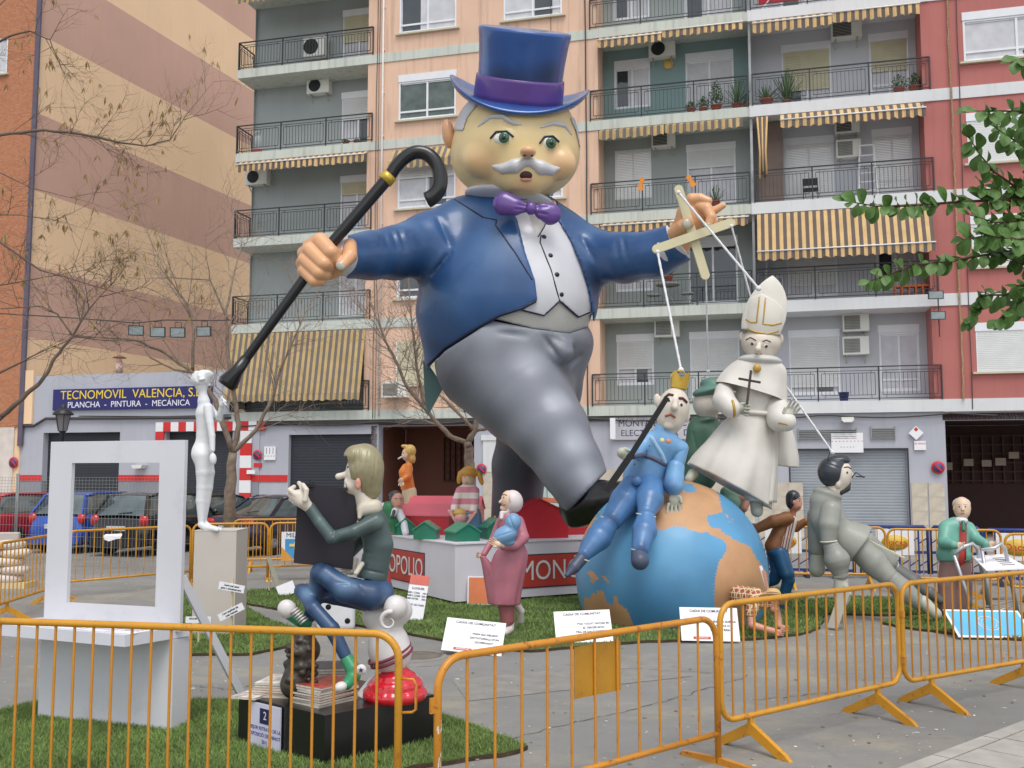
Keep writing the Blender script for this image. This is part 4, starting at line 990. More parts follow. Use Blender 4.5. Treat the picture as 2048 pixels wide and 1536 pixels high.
def tree(name_label, base, limbs, seed, twm=TWIG, depth=3, tl=1.0, cat='tree', nm='bare_tree', podm=False, dens=1.0, tr=.012, fat=.72):
    rng = random.Random(seed); t = thing(nm, name_label, cat, base, 0); tw = MB(); pods = MB() if podm else None; limbs = [(a_, r_*(1 if i_ == 0 else fat), s_*fat, w_) for i_, (a_, r_, s_, w_) in enumerate(limbs)]
    for i, (pts, r0, r1, tws) in enumerate(limbs):
        V = [P(*q) if len(q) == 3 and q[2] > 1.5 else Vector(q) for q in pts]
        # refine with slight wobble
        W = []
        for j in range(len(V)-1):
            for k in range(4): q = V[j].lerp(V[j+1], k/4); W.append(q+Vector((rng.uniform(-1, 1), rng.uniform(-1, 1), rng.uniform(-1, 1)))*r0*.22*(k > 0))
        W.append(V[-1]); n = len(W); b = MB(); b.tube(W, [(r0+(r1-r0)*j/(n-1))*rng.uniform(.93, 1.07) for j in range(n)], 9)
        o = b.build('trunk' if i == 0 else 'limb', BARK if twm is TWIG else twm); adopt(o, t)
        if tws:
            for j in range(max(1, int(n*.25)), n):
                for _ in range(tws):
                    if rng.random() < dens*.42:
                        a = rng.uniform(0, 6.28); dv = (W[j]-W[j-1]).normalized(); o_ = dv.orthogonal().normalized(); o_.rotate(Matrix.Rotation(a, 3, dv)); grow(tw, W[j], dv*.6+o_*.7+Vector((0, 0, .25)), tl*rng.uniform(.5, 1), tr, depth-1, rng, .15, pods)
            grow(tw, W[-1], (W[-1]-W[-2]), tl, r1, depth, rng, .1, pods)
    o = tw.build('twigs', twm, None, kind='stuff', recalc=False); adopt(o, t)
    if pods: o = pods.build('seed_pods', POD, None, kind='stuff', recalc=False); adopt(o, t)
    return t
YA = 21.0
tree('bare street tree behind the white statue, its mottled trunk forked low', G(462, 1135), [([tuple(G(458, 1135)), (460, 1010, YA), (466, 905, YA)], .15, .12, 0),
    ([(466, 905, YA), (430, 800, YA), (385, 745, YA), (330, 705, YA), (270, 680, YA-.5), (150, 670, YA-1)], .09, .02, 2), ([(466, 905, YA), (478, 850, YA), (470, 800, YA), (455, 700, YA), (452, 620, YA), (470, 540, YA+.5)], .09, .025, 2),
    ([(466, 905, YA), (510, 862, YA), (545, 800, YA), (560, 740, YA), (600, 650, YA)], .07, .02, 2), ([(385, 745, YA), (388, 660, YA), (375, 610, YA), (340, 560, YA)], .05, .015, 2), ([(455, 640, YA), (420, 560, YA), (330, 555, YA)], .035, .012, 2), ([(385, 745, YA), (350, 740, YA), (300, 715, YA), (290, 700, YA)], .04, .012, 1)], 3, tl=1.25, depth=3)
YB = 19.5
tree('bare street tree behind the pigtailed girl, between the giant legs and the portal', G(940, 1150), [([tuple(G(940, 1150)), (941, 950, YB), (938, 905, YB), (935, 885, YB)], .12, .11, 0),
    ([(935, 885, YB), (905, 875, YB), (878, 850, YB), (858, 825, YB), (815, 775, YB), (790, 720, YB), (775, 690, YB), (755, 640, YB)], .075, .025, 2), ([(935, 885, YB), (950, 862, YB), (955, 830, YB), (955, 780, YB+.6)], .09, .05, 0), ([(950, 862, YB), (985, 855, YB), (1010, 830, YB+1)], .05, .03, 1),
    ([(853, 822, YB), (838, 760, YB), (832, 720, YB), (825, 660, YB), (820, 600, YB)], .05, .02, 2), ([(950, 862, YB), (920, 830, YB), (885, 795, YB+.4)], .05, .03, 1)], 8, tl=1.0, depth=3)
YC = 12.5
tree('bare tree reaching in from the left edge with low arching branches', P(-330, 1500, 9)*Vector((1, 1, 0)) if False else G(-420, 1330), [([tuple(G(-420, 1330)), (-330, 1150, 10.2), (-160, 950, 11), (0, 835, YC)], .2, .07, 0),
    ([(0, 835, YC), (35, 805, YC), (75, 770, YC), (95, 745, YC), (110, 715, YC), (145, 672, YC)], .06, .03, 1), ([(145, 672, YC), (115, 628, YC), (80, 612, YC), (0, 618, YC)], .025, .01, 2), ([(145, 672, YC), (200, 680, YC), (265, 682, YC)], .02, .008, 2), ([(-160, 950, 11), (-120, 820, 11.5), (0, 745, YC), (80, 705, YC)], .05, .015, 2)], 5, twm=TWIGD, tl=.8, depth=3, dens=.6, tr=.006, fat=.55)
YD = 9.5
tree('bare tree at the far left, brown branches with dry seed pods over the stripes', G(-700, 1300), [([tuple(G(-700, 1300)), (-620, 700, 9.4), (-500, 420, YD)], .2, .1, 0),
    ([(-500, 420, YD), (-200, 350, YD), (0, 270, YD), (90, 260, YD), (160, 268, YD), (230, 283, YD), (290, 292, YD), (340, 280, YD), (366, 240, YD)], .05, .009, 2),
    ([(-500, 420, YD), (-250, 200, YD), (-60, 110, YD), (20, 72, YD), (60, 62, YD), (100, 80, YD), (120, 130, YD)], .045, .008, 2), ([(-60, 110, YD), (-20, 30, YD), (30, -20, YD)], .02, .006, 2),
    ([(-500, 420, YD), (-260, 440, YD), (-60, 430, YD), (40, 430, YD), (110, 440, YD)], .03, .006, 2), ([(-500, 420, YD), (-300, 520, YD), (-20, 470, YD), (80, 540, YD), (150, 560, YD), (250, 590, YD)], .04, .008, 2), ([(-300, 520, YD), (-100, 600, YD), (0, 570, YD), (60, 560, YD), (170, 540, YD)], .03, .006, 2), ([(-400, 460, YD), (-150, 320, YD), (0, 345, YD), (60, 375, YD), (140, 395, YD)], .025, .006, 2)], 11, twm=TWIGD, tl=.5, depth=3, podm=True, dens=.75, tr=.004, fat=.42)
# ================================================================ leafy tree, top right
LEAF = mat('leaf_green', (80, 114, 52), .5, var=.28, vs=4, spec=.4); LEAFB = mat('leaf_stem', (84, 66, 52), .9)
lt = thing('leafy_tree', 'tree with broad round green leaves reaching in from the right edge', 'tree', (7.2, 7.3, 0))
YL = 6.6
b = MB(); b.tube([(7.2, 7.3, 0), (7.15, 7.25, 1.6), (6.9, 7.1, 3.2), (6.2, 7.0, 4.2)], [.16, .14, .11, .07], 10); adopt(b.build('trunk', BARK), lt)
def leafmesh(w_=.5):
    m = MB(); N = 6; vs = []
    for i in range(N+1):
        u = i/N; hw = w_*math.sin(math.pi*min(1, (u*.94+.03))**1.25)**.8*.52; z = .12*math.sin(u*2.6); vs += [(-hw, u, z+hw*.25), (0, u, z), (hw, u, z+hw*.25)]
    m.add(vs, [(3*i+k, 3*i+k+1, 3*i+k+4, 3*i+k+3) for i in range(N) for k in (0, 1)], 0, True)
    return m.mesh('leaf', LEAF)
LM = [leafmesh(.62), leafmesh(.72), leafmesh(.55)]
rl = random.Random(7); nleaf = 0
def leaf(p, d, up, size):
    global nleaf
    y = d.normalized(); x = y.cross(up).normalized(); z = x.cross(y); M = frame_from(p, x, y, z) @ Matrix.Diagonal((size, size, size, 1))
    o = bpy.data.objects.new('leaf', rl.choice(LM)); COL.objects.link(o); o.parent = lt; o.matrix_parent_inverse = parent_inv(lt); o.matrix_basis = M; nleaf += 1
brs = [([(2140, 395, YL), (1990, 400, YL), (1900, 405, YL), (1820, 412, YL), (1750, 412, YL), (1690, 402, YL)], 1.0), ([(2150, 480, YL+.3), (2040, 500, YL+.2), (1970, 510, YL), (1900, 522, YL), (1830, 530, YL), (1775, 550, YL), (1740, 562, YL)], 1.0),
       ([(2150, 360, YL), (2040, 380, YL), (1990, 345, YL), (1960, 310, YL), (1935, 270, YL)], 1.0), ([(2150, 240, YL-.2), (2080, 225, YL-.2), (2010, 222, YL-.2), (1950, 222, YL-.2)], 1.0), ([(2150, 100, YL-.3), (2085, 115, YL-.3), (2030, 120, YL-.3)], 1.3),
       ([(2150, 430, YL-.3), (2060, 440, YL-.3), (1990, 445, YL-.3), (1940, 430, YL-.3)], 1.2), ([(2150, 520, YL), (2070, 560, YL), (2010, 590, YL), (1960, 590, YL), (1935, 640, YL)], 1.3), ([(2150, 300, YL+.3), (2060, 300, YL+.3), (2020, 275, YL+.3), (1990, 255, YL+.3)], 1.2),
       ([(2160, 560, YL-.2), (2100, 600, YL-.2), (2040, 600, YL-.2), (1995, 640, YL-.2)], 1.1), ([(2150, 400, YL+.5), (2060, 350, YL+.5), (2040, 320, YL+.5)], 1.2), ([(2150, 470, YL-.5), (2090, 470, YL-.4), (2030, 480, YL-.4), (1975, 470, YL-.4), (1930, 480, YL-.3)], 1.2), ([(2150, 620, YL+.2), (2100, 560, YL+.2), (2060, 530, YL+.2), (2010, 520, YL+.2)], 1.2), ([(2160, 420, YL+.1), (2080, 430, YL+.1), (2020, 460, YL), (1970, 490, YL)], 1.3), ([(2160, 510, YL+.1), (2100, 500, YL+.1), (2050, 450, YL), (2000, 420, YL)], 1.3), ([(2160, 540, YL-.1), (2110, 540, YL-.1), (2060, 575, YL), (2040, 620, YL)], 1.3), ([(2150, 330, YL), (2100, 340, YL), (2060, 370, YL), (1960, 380, YL)], 1.3), ([(2150, 260, YL), (2100, 270, YL), (2040, 250, YL)], 1.3)]
root = Vector((6.2, 7.0, 4.2))
for pts, den in brs:
    V = [P(*q) for q in pts]; b = MB(); n = len(V); b.tube([root, root.lerp(V[0], .5)+Vector((0, 0, .1))]+V, [.022, .016]+[.012*(1-.75*i/(n-1)) for i in range(n)], 6); adopt(b.build('branch', LEAFB), lt)
    for i in range(n-1):
        seg = V[i+1]-V[i]; L = seg.length; m = max(1, int(L/.024*den))
        for j in range(m):
            p = V[i]+seg*((j+rl.random()*.5)/m); sd = 1 if j % 2 else -1
            side = Vector((0, 0, sd))*rl.uniform(.3, 1)+Vector((0, rl.uniform(-1, 1), 0))
            d = (seg.normalized()*rl.uniform(.2, .7)+side-Vector((0, 0, .35))).normalized(); up = Vector((rl.uniform(-.5, .5), -1+rl.uniform(-.5, .6), rl.uniform(.1, 1)))
            leaf(p, d, up, rl.uniform(.085, .135))
    leaf(V[-1], V[-1]-V[-2], Vector((0, -1, .5)), .09)
# ================================================================ barriers
def barrier_paint(name, rust, col=(206, 146, 34)):
    m = mat(name, col, .42, coat=.2, var=.08, vs=4, bump=.15, bs=60, dirt=rust, dirtcol=(128, 66, 34)); return m
YEL = barrier_paint('barrier_yellow', .65); YELR = barrier_paint('barrier_yellow_rusty', .95, (202, 134, 34)); YELB = barrier_paint('barrier_bar_yellow', .15, (196, 132, 34))
def rounded(x0, x1, z0, z1, r, corners=(1, 1, 1, 1), n=6):       # path, starting lower left, counter-clockwise in x,z
    pts = []
    for (cx, cz, a0, c) in ((x0, z0, 180, corners[0]), (x1, z0, 270, corners[1]), (x1, z1, 0, corners[2]), (x0, z1, 90, corners[3])):
        sx = 1 if cx == x0 else -1; sz = 1 if cz == z0 else -1
        if not c: pts.append((cx, 0, cz)); continue
        for i in range(n+1): a = R(a0+90*i/n); pts.append((cx+sx*r+r*math.cos(a), 0, cz+sz*r+r*math.sin(a)))
    return pts
def barrier(A, B, label, style='closed', h=1.07, zb=.25, nb=18, m=None, tr=.021, br=.0085, feet=(.15, .85), parts=True, grp='yellow crowd barriers', rr=.13, plate=None, n=10, footm=None):
    A = Vector((A[0], A[1], 0)); B = Vector((B[0], B[1], 0)); d = B-A; L = d.length; m = m or YEL
    t = thing('crowd_barrier', label, 'barrier', A, math.atan2(d.y, d.x), grp)
    b = MB(); top = h-tr
    if style == 'closed':
        b.tube(rounded(0, L, zb, top, rr), tr, n, closed=True); b.build('frame', m, t)
        for f in feet:
            b = MB(); x = L*f; b.box(x-.022, x+.022, -.014, .014, .12, zb-.015)
            for s in (-1, 1): b.prism([(-.001*s, .205), (s*.30, .035), (s*.34, .0), (s*.24, .0), (-.001*s, .12)][::s], frame_from(Vector((x-.02, 0, 0)), Vector((0, 1, 0)), Vector((0, 0, 1)), Vector((1, 0, 0))), .04)
            b.build('foot', footm or m, t)
    else:
        pts = [(0, 0, .01)]+[q for q in rounded(0, L, zb, top, rr)[7:21] if False]
        arc = lambda cx, cz, a0, a1: [(cx+rr*math.cos(R(a0+(a1-a0)*i/7)), 0, cz+rr*math.sin(R(a0+(a1-a0)*i/7))) for i in range(8)]
        b.tube([(0, 0, .01)]+arc(rr, top-rr, 180, 90)+arc(L-rr, top-rr, 90, 0)+[(L, 0, .01)], tr, n); b.build('frame', m, t)
        b = MB(); b.tube([(0, 0, zb), (L, 0, zb)], tr*.9, n); b.build('lower_rail', m, t)
        for x in (0, L): b = MB(); b.prism([(-.33, 0), (.33, 0), (.3, .03), (.05, .045), (-.05, .045), (-.3, .03)], frame_from(Vector((x-.02, 0, 0)), Vector((0, 1, 0)), Vector((0, 0, 1)), Vector((1, 0, 0))), .04); b.build('foot', m, t)
    if parts:
        b = MB(); b.tube([(0, 0, zb), (0, 0, top)], br, 8, cap=False); me = b.mesh('bar', YELB if m is not YELR else YELR)
        for i in range(1, nb+1): link(me, 'bar', t, loc=(L*i/(nb+1), 0, 0))
    else:
        b = MB()
        for i in range(1, nb+1): b.tube([(L*i/(nb+1), 0, zb), (L*i/(nb+1), 0, top)], br, 5, cap=False)
        b.build('bars', m, t, kind='stuff')
    return t, L
B1A = Vector((-4.35, 6.62, 0)); q = G(798, 1268, 1.08); B1B = Vector((q.x, q.y, 0)); q = G(0, 1238, 1.09); B1A = Vector((q.x, q.y, 0)); B1A = B1B+(B1A-B1B).normalized()*2.62
t, L = barrier(B1A, B1B, 'yellow crowd barrier in front of the white frame and black plinth', 'posts', h=1.1, zb=.17, nb=20, rr=.14, tr=.0215)
for z in (.84, .30):
    b = MB(); b.tube([(L+.02, -.0, z), (L+.085, 0, z), (L+.1, 0, z-.03), (L+.1, 0, z-.16), (L+.08, 0, z-.175), (L+.02, 0, z-.18)], .008, 6); b.build('latch', YELR, t)
q0 = G(888, 1345, .93); q1 = G(1436, 1243, 1.02)
B2A = Vector((q0.x, q0.y, 0)); q1 = G(1440, 1528); B2B = Vector((q1.x-.01, q1.y, 0)); q0 = G(880, 1345, .88); B2A = Vector(((880-1024)/2000*5.45, 5.42, 0))
t, L = barrier(B2A, B2B, 'rusty yellow crowd barrier with a blank plate under its top rail', 'posts', h=1.0, zb=.2, nb=11, m=YELR, rr=.16, tr=.022)
b = MB(); b.prism([(L*.43, .62), (L*.6, .62), (L*.6, .925), (L*.43, .925)], frame_from(Vector((0, .012, 0)), Vector((1, 0, 0)), Vector((0, 0, 1)), Vector((0, -1, 0))), .004); b.build('plate', mat('barrier_plate', (176, 126, 30), .5, var=.12, vs=5, dirt=.3, dirtcol=(120, 70, 30)), t)
b = MB(); b.box(-.05, -.0, -.008, .008, .70, .78); b.build('latch', YELR, t); b = MB(); b.box(L+.02, L+.05, -.01, .01, .62, .70); b.build('latch', YELR, t)
b = MB()
for i in range(26):
    z = U(.25, .66); a = U(-2.6, -.6); r = .0222; s = U(.006, .02); w_ = U(.15, .45)
    b.add([(r*math.cos(a), r*math.sin(a), z-s), (r*math.cos(a+w_), r*math.sin(a+w_), z-s*.6), (r*math.cos(a+w_), r*math.sin(a+w_), z+s), (r*math.cos(a), r*math.sin(a), z+s*.8)], [(0, 1, 2, 3)])
b.build('peeled_paint', mat('peeled_white', (206, 198, 186), .8), t)
f3a = G(1503, 1503); f3b = G(1757, 1437); d3 = (f3b-f3a).normalized()
A3 = Vector(((1452-1024)/2000*7.08, 7.0, 0)); A3 = f3a-d3*.31; B3 = f3b+d3*.33
t, L3 = barrier(A3, B3, 'clean yellow crowd barrier before the crawling man, second from the right', nb=17, feet=(.31/(B3-A3).length, 1-.33/(B3-A3).length))
for z in (.82, .42): b = MB(); b.box(-.05, -.015, -.008, .008, z, z+.07); b.build('latch', YEL, t)
f4a = G(1865, 1415); d4 = (G(2040, 1380)-f4a).normalized(); A4 = f4a-d4*.36; B4 = A4+d4*2.3
t, L = barrier(A4, B4, 'yellow crowd barrier at the right edge before the blue board', nb=19, feet=(.36/2.3, 1.72/2.3))
b = MB(); b.box(-.03, .0, -.03, .03, .78, .83); b.build('latch', YELR, t); b = MB(); b.box(-.03, 0, -.03, .03, .4, .46); b.build('latch', YELR, t)
def bgb(x0, Y0, x1, Y1, label, **k): return barrier(((x0-1024)/2000*Y0, Y0), ((x1-1024)/2000*Y1, Y1), label, parts=False, n=8, **k)
bgb(8, 13.3, 136, 15.8, 'yellow crowd barrier at the left edge in front of the pale sacks', nb=17)
bgb(144, 16.2, 388, 18.0, 'yellow crowd barrier with a paper scrap, seen through the white frame', nb=14, style='posts')
t = bgb(392, 18.6, 541, 18.9, 'yellow crowd barrier behind the white statue plinth', nb=9, style='posts')[0]
bgb(545, 18.9, 760, 19.6, 'yellow crowd barrier carrying a blue poster, behind the black board', nb=14, style='posts')
bgb(472, 20.4, 700, 20.8, 'yellow crowd barrier standing farthest back beside the navy car', nb=14)
bgb(1545, 17.6, 1763, 17.4, 'yellow crowd barrier behind the running man and the grey puppet', nb=13)
bgb(1768, 16.9, 1992, 16.5, 'yellow crowd barrier behind the man with the walking frame', nb=15)
bgb(2000, 15.5, 2290, 15.2, 'yellow crowd barrier cut by the right edge, at the back', nb=16)
bgb(1905, 14.6, 1912, 16.4, 'yellow crowd barrier seen end on, beside the walking frame', nb=14)
q = P(592, 1093, 18.75); t = thing('poster', 'blue and white poster tied to the barrier behind the black board', 'poster', q, .05)
b = MB(); b.box(-.27, .27, 0, .01, -.26, .27); b.build('sheet', PLAQ, t)
b = MB(); b.box(-.2, .26, -.006, -.001, -.22, .14); b.build('blue_print', mat('poster_blue', (70, 150, 200), .6), t)
b = MB(); b.tube([(0, -.01, -.2), (0, -.01, .08)], .035, 6); b.box(-.12, .12, -.016, -.008, 0, .05); b.build('print_figure', mat('poster_cream', (226, 206, 150), .6), t)
b = MB(); b.prism([(-.27, -.26), (-.02, -.26), (-.27, .0)], TF(0, -.007, 0), .003); b.build('orange_print', mat('poster_orange', (214, 150, 60), .6), t)
textmesh('MILLOR', .12, TF(.02, -.004, .205), 'lettering', INK, t, .001, bold=.003)
o = MB().add([(0, -.03, 0), (.1, -.035, .01), (.2, -.03, -.005), (.31, -.03, .02), (.02, -.03, -.06), (.1, -.045, -.085), (.2, -.03, -.05), (.28, -.035, -.04), (.02, .02, .03), (.1, .02, .03), (.2, .02, .035), (.28, .02, .04)], [(0, 1, 5, 4), (1, 2, 6, 5), (2, 3, 7, 6), (8, 9, 1, 0), (9, 10, 2, 1), (10, 11, 3, 2)]).build('paper_scrap', PLAQ); o.location = P(208, 1072, 16.6); tag(o, 'crumpled white paper on the rail of the barrier inside the frame', 'paper')
# blue plastic barriers
NB = mat('navy_plastic', (34, 58, 122), .45, var=.08)
def plastic(x0, Y0, x1, Y1, label, sign=True):
    A = Vector(((x0-1024)/2000*Y0, Y0, 0)); B = Vector(((x1-1024)/2000*Y1, Y1, 0)); d = B-A; L = d.length
    t = thing('plastic_barrier', label, 'barrier', A, math.atan2(d.y, d.x), 'blue plastic barriers with yellow oval signs')
    b = MB(); H = .98
    b.tube([(0, 0, .1), (0, 0, H-.08), (.08, 0, H), (L-.08, 0, H), (L, 0, H-.08), (L, 0, .1)], .035, 6)
    for z in (.14, .5): b.bar((0, 0, z), (L, 0, z), .04, .05)
    n = int(L/.17)
    for i in range(1, n): b.bar((L*i/n, 0, .1), (L*i/n, 0, H), .028, .03)
    for i in range(n):
        for z in (.3, .72):
            b.bar((L*i/n, 0, z-.06), (L*(i+1)/n, 0, z+.06), .02, .02)
    b.build('lattice', NB, t)
    for x in (.25, L-.25): b = MB(); b.box(x-.03, x+.03, -.25, .25, .0, .09); b.build('foot', mat('grey_rubber_foot', (60, 62, 70), .8), t)
    if sign:
        c = L/2; w_ = .34; b = MB(); b.box(c-w_, c+w_, -.05, -.03, .45, .93); b.build('sign_panel', PLAQ, t)
        b = MB(); M = Matrix.Rotation(R(90), 3, 'X'); b.lathe([(.001, .006), (.25, .006), (.25, 0)], (c, -.052, .68), 24, Matrix.Diagonal((1, 1, .58)) @ M); b.build('oval', mat('oval_yellow', (206, 172, 66), .5), t)
        textmesh('Dacsa', .18, TF(c, -.06, .68), 'lettering', RED, t, .001, bold=.008)
plastic(1490, 19.6, 1632, 19.4, 'blue plastic barrier behind the running man'); plastic(1634, 19.4, 1700, 19.2, 'short stretch of blue plastic barrier behind the grey puppet', False)
plastic(1715, 19.2, 1848, 19.0, 'blue plastic barrier with oval sign behind the grey puppet legs'); plastic(1852, 19.0, 1955, 18.6, 'blue plastic barrier behind the man in the teal jacket', False)
plastic(1958, 18.0, 2092, 17.6, 'blue plastic barrier with an oval sign at the right edge')
# ================================================================ turf
GR = mat('turf_soil', (84, 98, 54), .95, var=.3, vs=6, bump=.6, bs=60); GRB = mat('grass_blade', (114, 138, 72), .7, var=.35, vs=1.6); SOD = mat('sod_edge', (70, 56, 40), .95, var=.3, vs=10, bump=.6, bs=50)
def inpoly(x, y, poly):
    c = np.zeros(len(x), bool); n = len(poly)
    for i in range(n):
        x1, y1 = poly[i]; x2, y2 = poly[(i+1) % n]
        k = ((y1 > y) != (y2 > y)) & (x < (x2-x1)*(y-y1)/((y2-y1) or 1e-9)+x1); c ^= k
    return c
def turf(name, pix, nblade, hb, label, seed, world=None):
    rs = np.random.RandomState(seed); po = [G(*p)[:2] for p in pix] if world is None else world
    pts = []
    for i in range(len(po)):            # ragged outline
        a = Vector(po[i]); c = Vector(po[(i+1) % len(po)]); L = (c-a).length; n = max(1, int(L/.12))
        for k in range(n): q = a.lerp(c, k/n); pts.append((q.x+rs.uniform(-1, 1)*.018, q.y+rs.uniform(-1, 1)*.018))
    b = MB(); n = len(pts); hz = .032
    b.v = [(x, y, hz) for x, y in pts]+[(x+rs.uniform(-.01, .01), y, 0.002) for x, y in pts]
    b.f.append(tuple(range(n))); b.m.append(0); b.sm.append(False)
    for i in range(n): b.f.append((i, (i+1) % n, n+(i+1) % n, n+i)); b.m.append(1); b.sm.append(False)
    me = b.mesh(name, [GR, SOD]); bm = bmesh.new(); bm.from_mesh(me); bmesh.ops.recalc_face_normals(bm, faces=bm.faces); bmesh.ops.triangulate(bm, faces=[f for f in bm.faces if len(f.verts) > 4]); bm.to_mesh(me); bm.free()
    struct(link(me, name))
    P_ = np.array(pts); lo, hi = P_.min(0), P_.max(0); x = rs.uniform(lo[0], hi[0], nblade*3); y = rs.uniform(lo[1], hi[1], nblade*3); k = inpoly(x, y, pts); x = x[k][:nblade]; y = y[k][:nblade]; n = len(x)
    a = rs.uniform(0, 6.283, n); clump = .55+.45*np.sin(x*5.1+y*3.3)*np.sin(y*6.7-x*2.1); h = hb*rs.uniform(.5, 1.15, n)*(.75+.4*clump); wd = rs.uniform(.0022, .0045, n)*(1+.6*(y > 9)+.5*(y > 12)); lx = rs.normal(0, .5, n)*h; ly = rs.normal(0, .5, n)*h
    V = np.zeros((n, 3, 3)); V[:, 0] = np.stack([x-wd*np.cos(a), y-wd*np.sin(a), np.full(n, .03)], 1); V[:, 1] = np.stack([x+wd*np.cos(a), y+wd*np.sin(a), np.full(n, .03)], 1); V[:, 2] = np.stack([x+lx, y+ly, .03+h], 1)
    me = bpy.data.meshes.new('grass'); me.vertices.add(n*3); me.vertices.foreach_set('co', V.astype(np.float32).ravel()); me.loops.add(n*3); me.loops.foreach_set('vertex_index', np.arange(n*3, dtype=np.int32)); me.polygons.add(n)
    me.polygons.foreach_set('loop_start', np.arange(0, n*3, 3, dtype=np.int32)); me.polygons.foreach_set('loop_total', np.full(n, 3, np.int32)); me.update(calc_edges=True); me.materials.append(GRB)
    o = link(me, 'grass', kind='stuff'); tag(o, label, 'grass')
turf('turf_patch', [(-260, 1500), (0, 1428), (120, 1398), (230, 1400), (350, 1408), (420, 1404), (560, 1412), (700, 1410), (872, 1432), (960, 1462), (1058, 1500), (1000, 1516), (830, 1540), (560, 1620), (-300, 1700)], 90000, .036, 'turf laid in front, under the white frame stand and black plinth', 1)
turf('turf_patch', [(345, 1192), (380, 1186), (470, 1196), (500, 1222), (540, 1245), (600, 1262), (600, 1292), (500, 1312), (380, 1312), (345, 1302)], 22000, .036, 'turf patch under the white statue plinth', 2)
turf('turf_patch', [(470, 1186), (560, 1180), (700, 1160), (1000, 1130), (1300, 1150), (1560, 1180), (1625, 1204), (1648, 1232), (1642, 1258), (1600, 1272), (1510, 1281), (1300, 1286), (1170, 1296), (1060, 1306), (1000, 1302), (900, 1286), (800, 1268), (690, 1250), (560, 1222), (480, 1208)], 100000, .04, 'large turf patch around the globe, platform and woman in pink', 3)
turf('turf_patch', [(1597, 1204), (1700, 1197), (1800, 1199), (1900, 1204), (1925, 1218), (1915, 1232), (1760, 1233), (1640, 1230)], 14000, .036, 'turf strip under the tumbling grey puppet', 4)
turf('turf_patch', [(1765, 1249), (1800, 1240), (1880, 1232), (1980, 1228), (2200, 1240), (2200, 1290), (2010, 1281), (1900, 1270), (1810, 1258)], 16000, .036, 'turf patch under the man with the walking frame', 5)
# ================================================================ platform, banners, houses, board
PC = Vector((-.85, 15.1, 0)); pdR = Vector((1.91, 1.1, 0)).normalized(); pdL = Vector((-pdR.y, pdR.x, 0)); PL = 4.45; PZ = .93
pt = thing('platform', 'square white platform with red lettered banners under the giant figure', 'platform', PC, math.atan2(pdR.y, pdR.x))
PW = mat('platform_white', (218, 214, 222), .6, var=.03)
b = MB(); b.box(0, PL, 0, PL, .07, PZ-.02); b.build('box', PW, pt)
b = MB(); b.box(-.02, PL+.02, -.02, PL+.02, PZ-.018, PZ); b.build('top_board', PW, pt)
b = MB(); b.box(.4, PL-.4, .4, PL-.4, 0, .069); b.build('base', BLACK, pt)
BR = mat('banner_red', (190, 62, 52), .5, var=.1, vs=3); BRD = mat('banner_dark', (70, 56, 70), .5); LW = mat('letter_silver_white', (228, 222, 222), .45, var=0); LS = mat('letter_shadow', (96, 60, 66), .5, var=0)
for side in (0, 1):
    if side == 0: T0 = frame_from(Vector((PL/2, -.004, .46)), Vector((1, 0, 0)), Vector((0, 0, 1)), Vector((0, -1, 0)))
    else: T0 = frame_from(Vector((-.004, PL/2, .46)), Vector((0, -1, 0)), Vector((0, 0, 1)), Vector((-1, 0, 0)))
    b = MB(); b.prism([(-1.17, -.26), (1.17, -.26), (1.17, .26), (-1.17, .26)], T0, .006); b.build('banner_border', BRD, pt)
    b = MB(); b.prism([(-1.15, -.24), (1.15, -.24), (1.15, .24), (-1.15, .24)], T0 @ Matrix.Translation((0, 0, .0065)), .003); b.build('banner', BR, pt)
    for dx, mm, zz, bo in ((.012, LS, .0105, .007), (0, LW, .0135, .004)):
        textmesh('MONOPOLIO', .43, T0 @ Matrix.Translation((dx, -dx-.005, zz)), 'lettering', mm, pt, .001, bold=bo, sx=.86)
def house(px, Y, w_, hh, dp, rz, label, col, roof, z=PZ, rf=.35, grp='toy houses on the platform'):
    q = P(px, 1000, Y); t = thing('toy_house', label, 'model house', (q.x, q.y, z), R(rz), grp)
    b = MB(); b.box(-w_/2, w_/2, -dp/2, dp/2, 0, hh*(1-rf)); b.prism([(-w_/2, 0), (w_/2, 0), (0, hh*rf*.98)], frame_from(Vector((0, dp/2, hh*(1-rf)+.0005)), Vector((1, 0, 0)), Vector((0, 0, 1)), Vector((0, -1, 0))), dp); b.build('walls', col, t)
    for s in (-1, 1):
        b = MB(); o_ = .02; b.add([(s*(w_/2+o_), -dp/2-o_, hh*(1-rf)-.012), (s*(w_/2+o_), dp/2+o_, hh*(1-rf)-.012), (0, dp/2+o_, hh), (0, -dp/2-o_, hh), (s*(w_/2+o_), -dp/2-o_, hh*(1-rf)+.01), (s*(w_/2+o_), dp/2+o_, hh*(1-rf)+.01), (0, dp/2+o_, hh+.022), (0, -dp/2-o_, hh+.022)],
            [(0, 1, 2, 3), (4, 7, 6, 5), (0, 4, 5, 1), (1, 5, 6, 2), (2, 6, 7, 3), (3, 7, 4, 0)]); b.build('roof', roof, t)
HR = mat('toy_red', (186, 34, 46), .45, coat=.2, var=.05); HRR = mat('toy_red_lit_roof', (222, 104, 118), .4, coat=.3, var=.05); HG = mat('toy_green', (34, 116, 90), .45, coat=.2, var=.05); HGR = mat('toy_green_roof', (58, 140, 112), .4, coat=.3, var=.05)  # red house roofs paler: light on their slopes put into the colour
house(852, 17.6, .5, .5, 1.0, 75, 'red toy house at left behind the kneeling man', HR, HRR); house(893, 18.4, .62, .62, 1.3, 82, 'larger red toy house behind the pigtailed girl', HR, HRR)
house(1070, 16.6, .95, .62, .6, 15, 'big red toy house before the giant shoe, right of the headscarf', HR, HR)
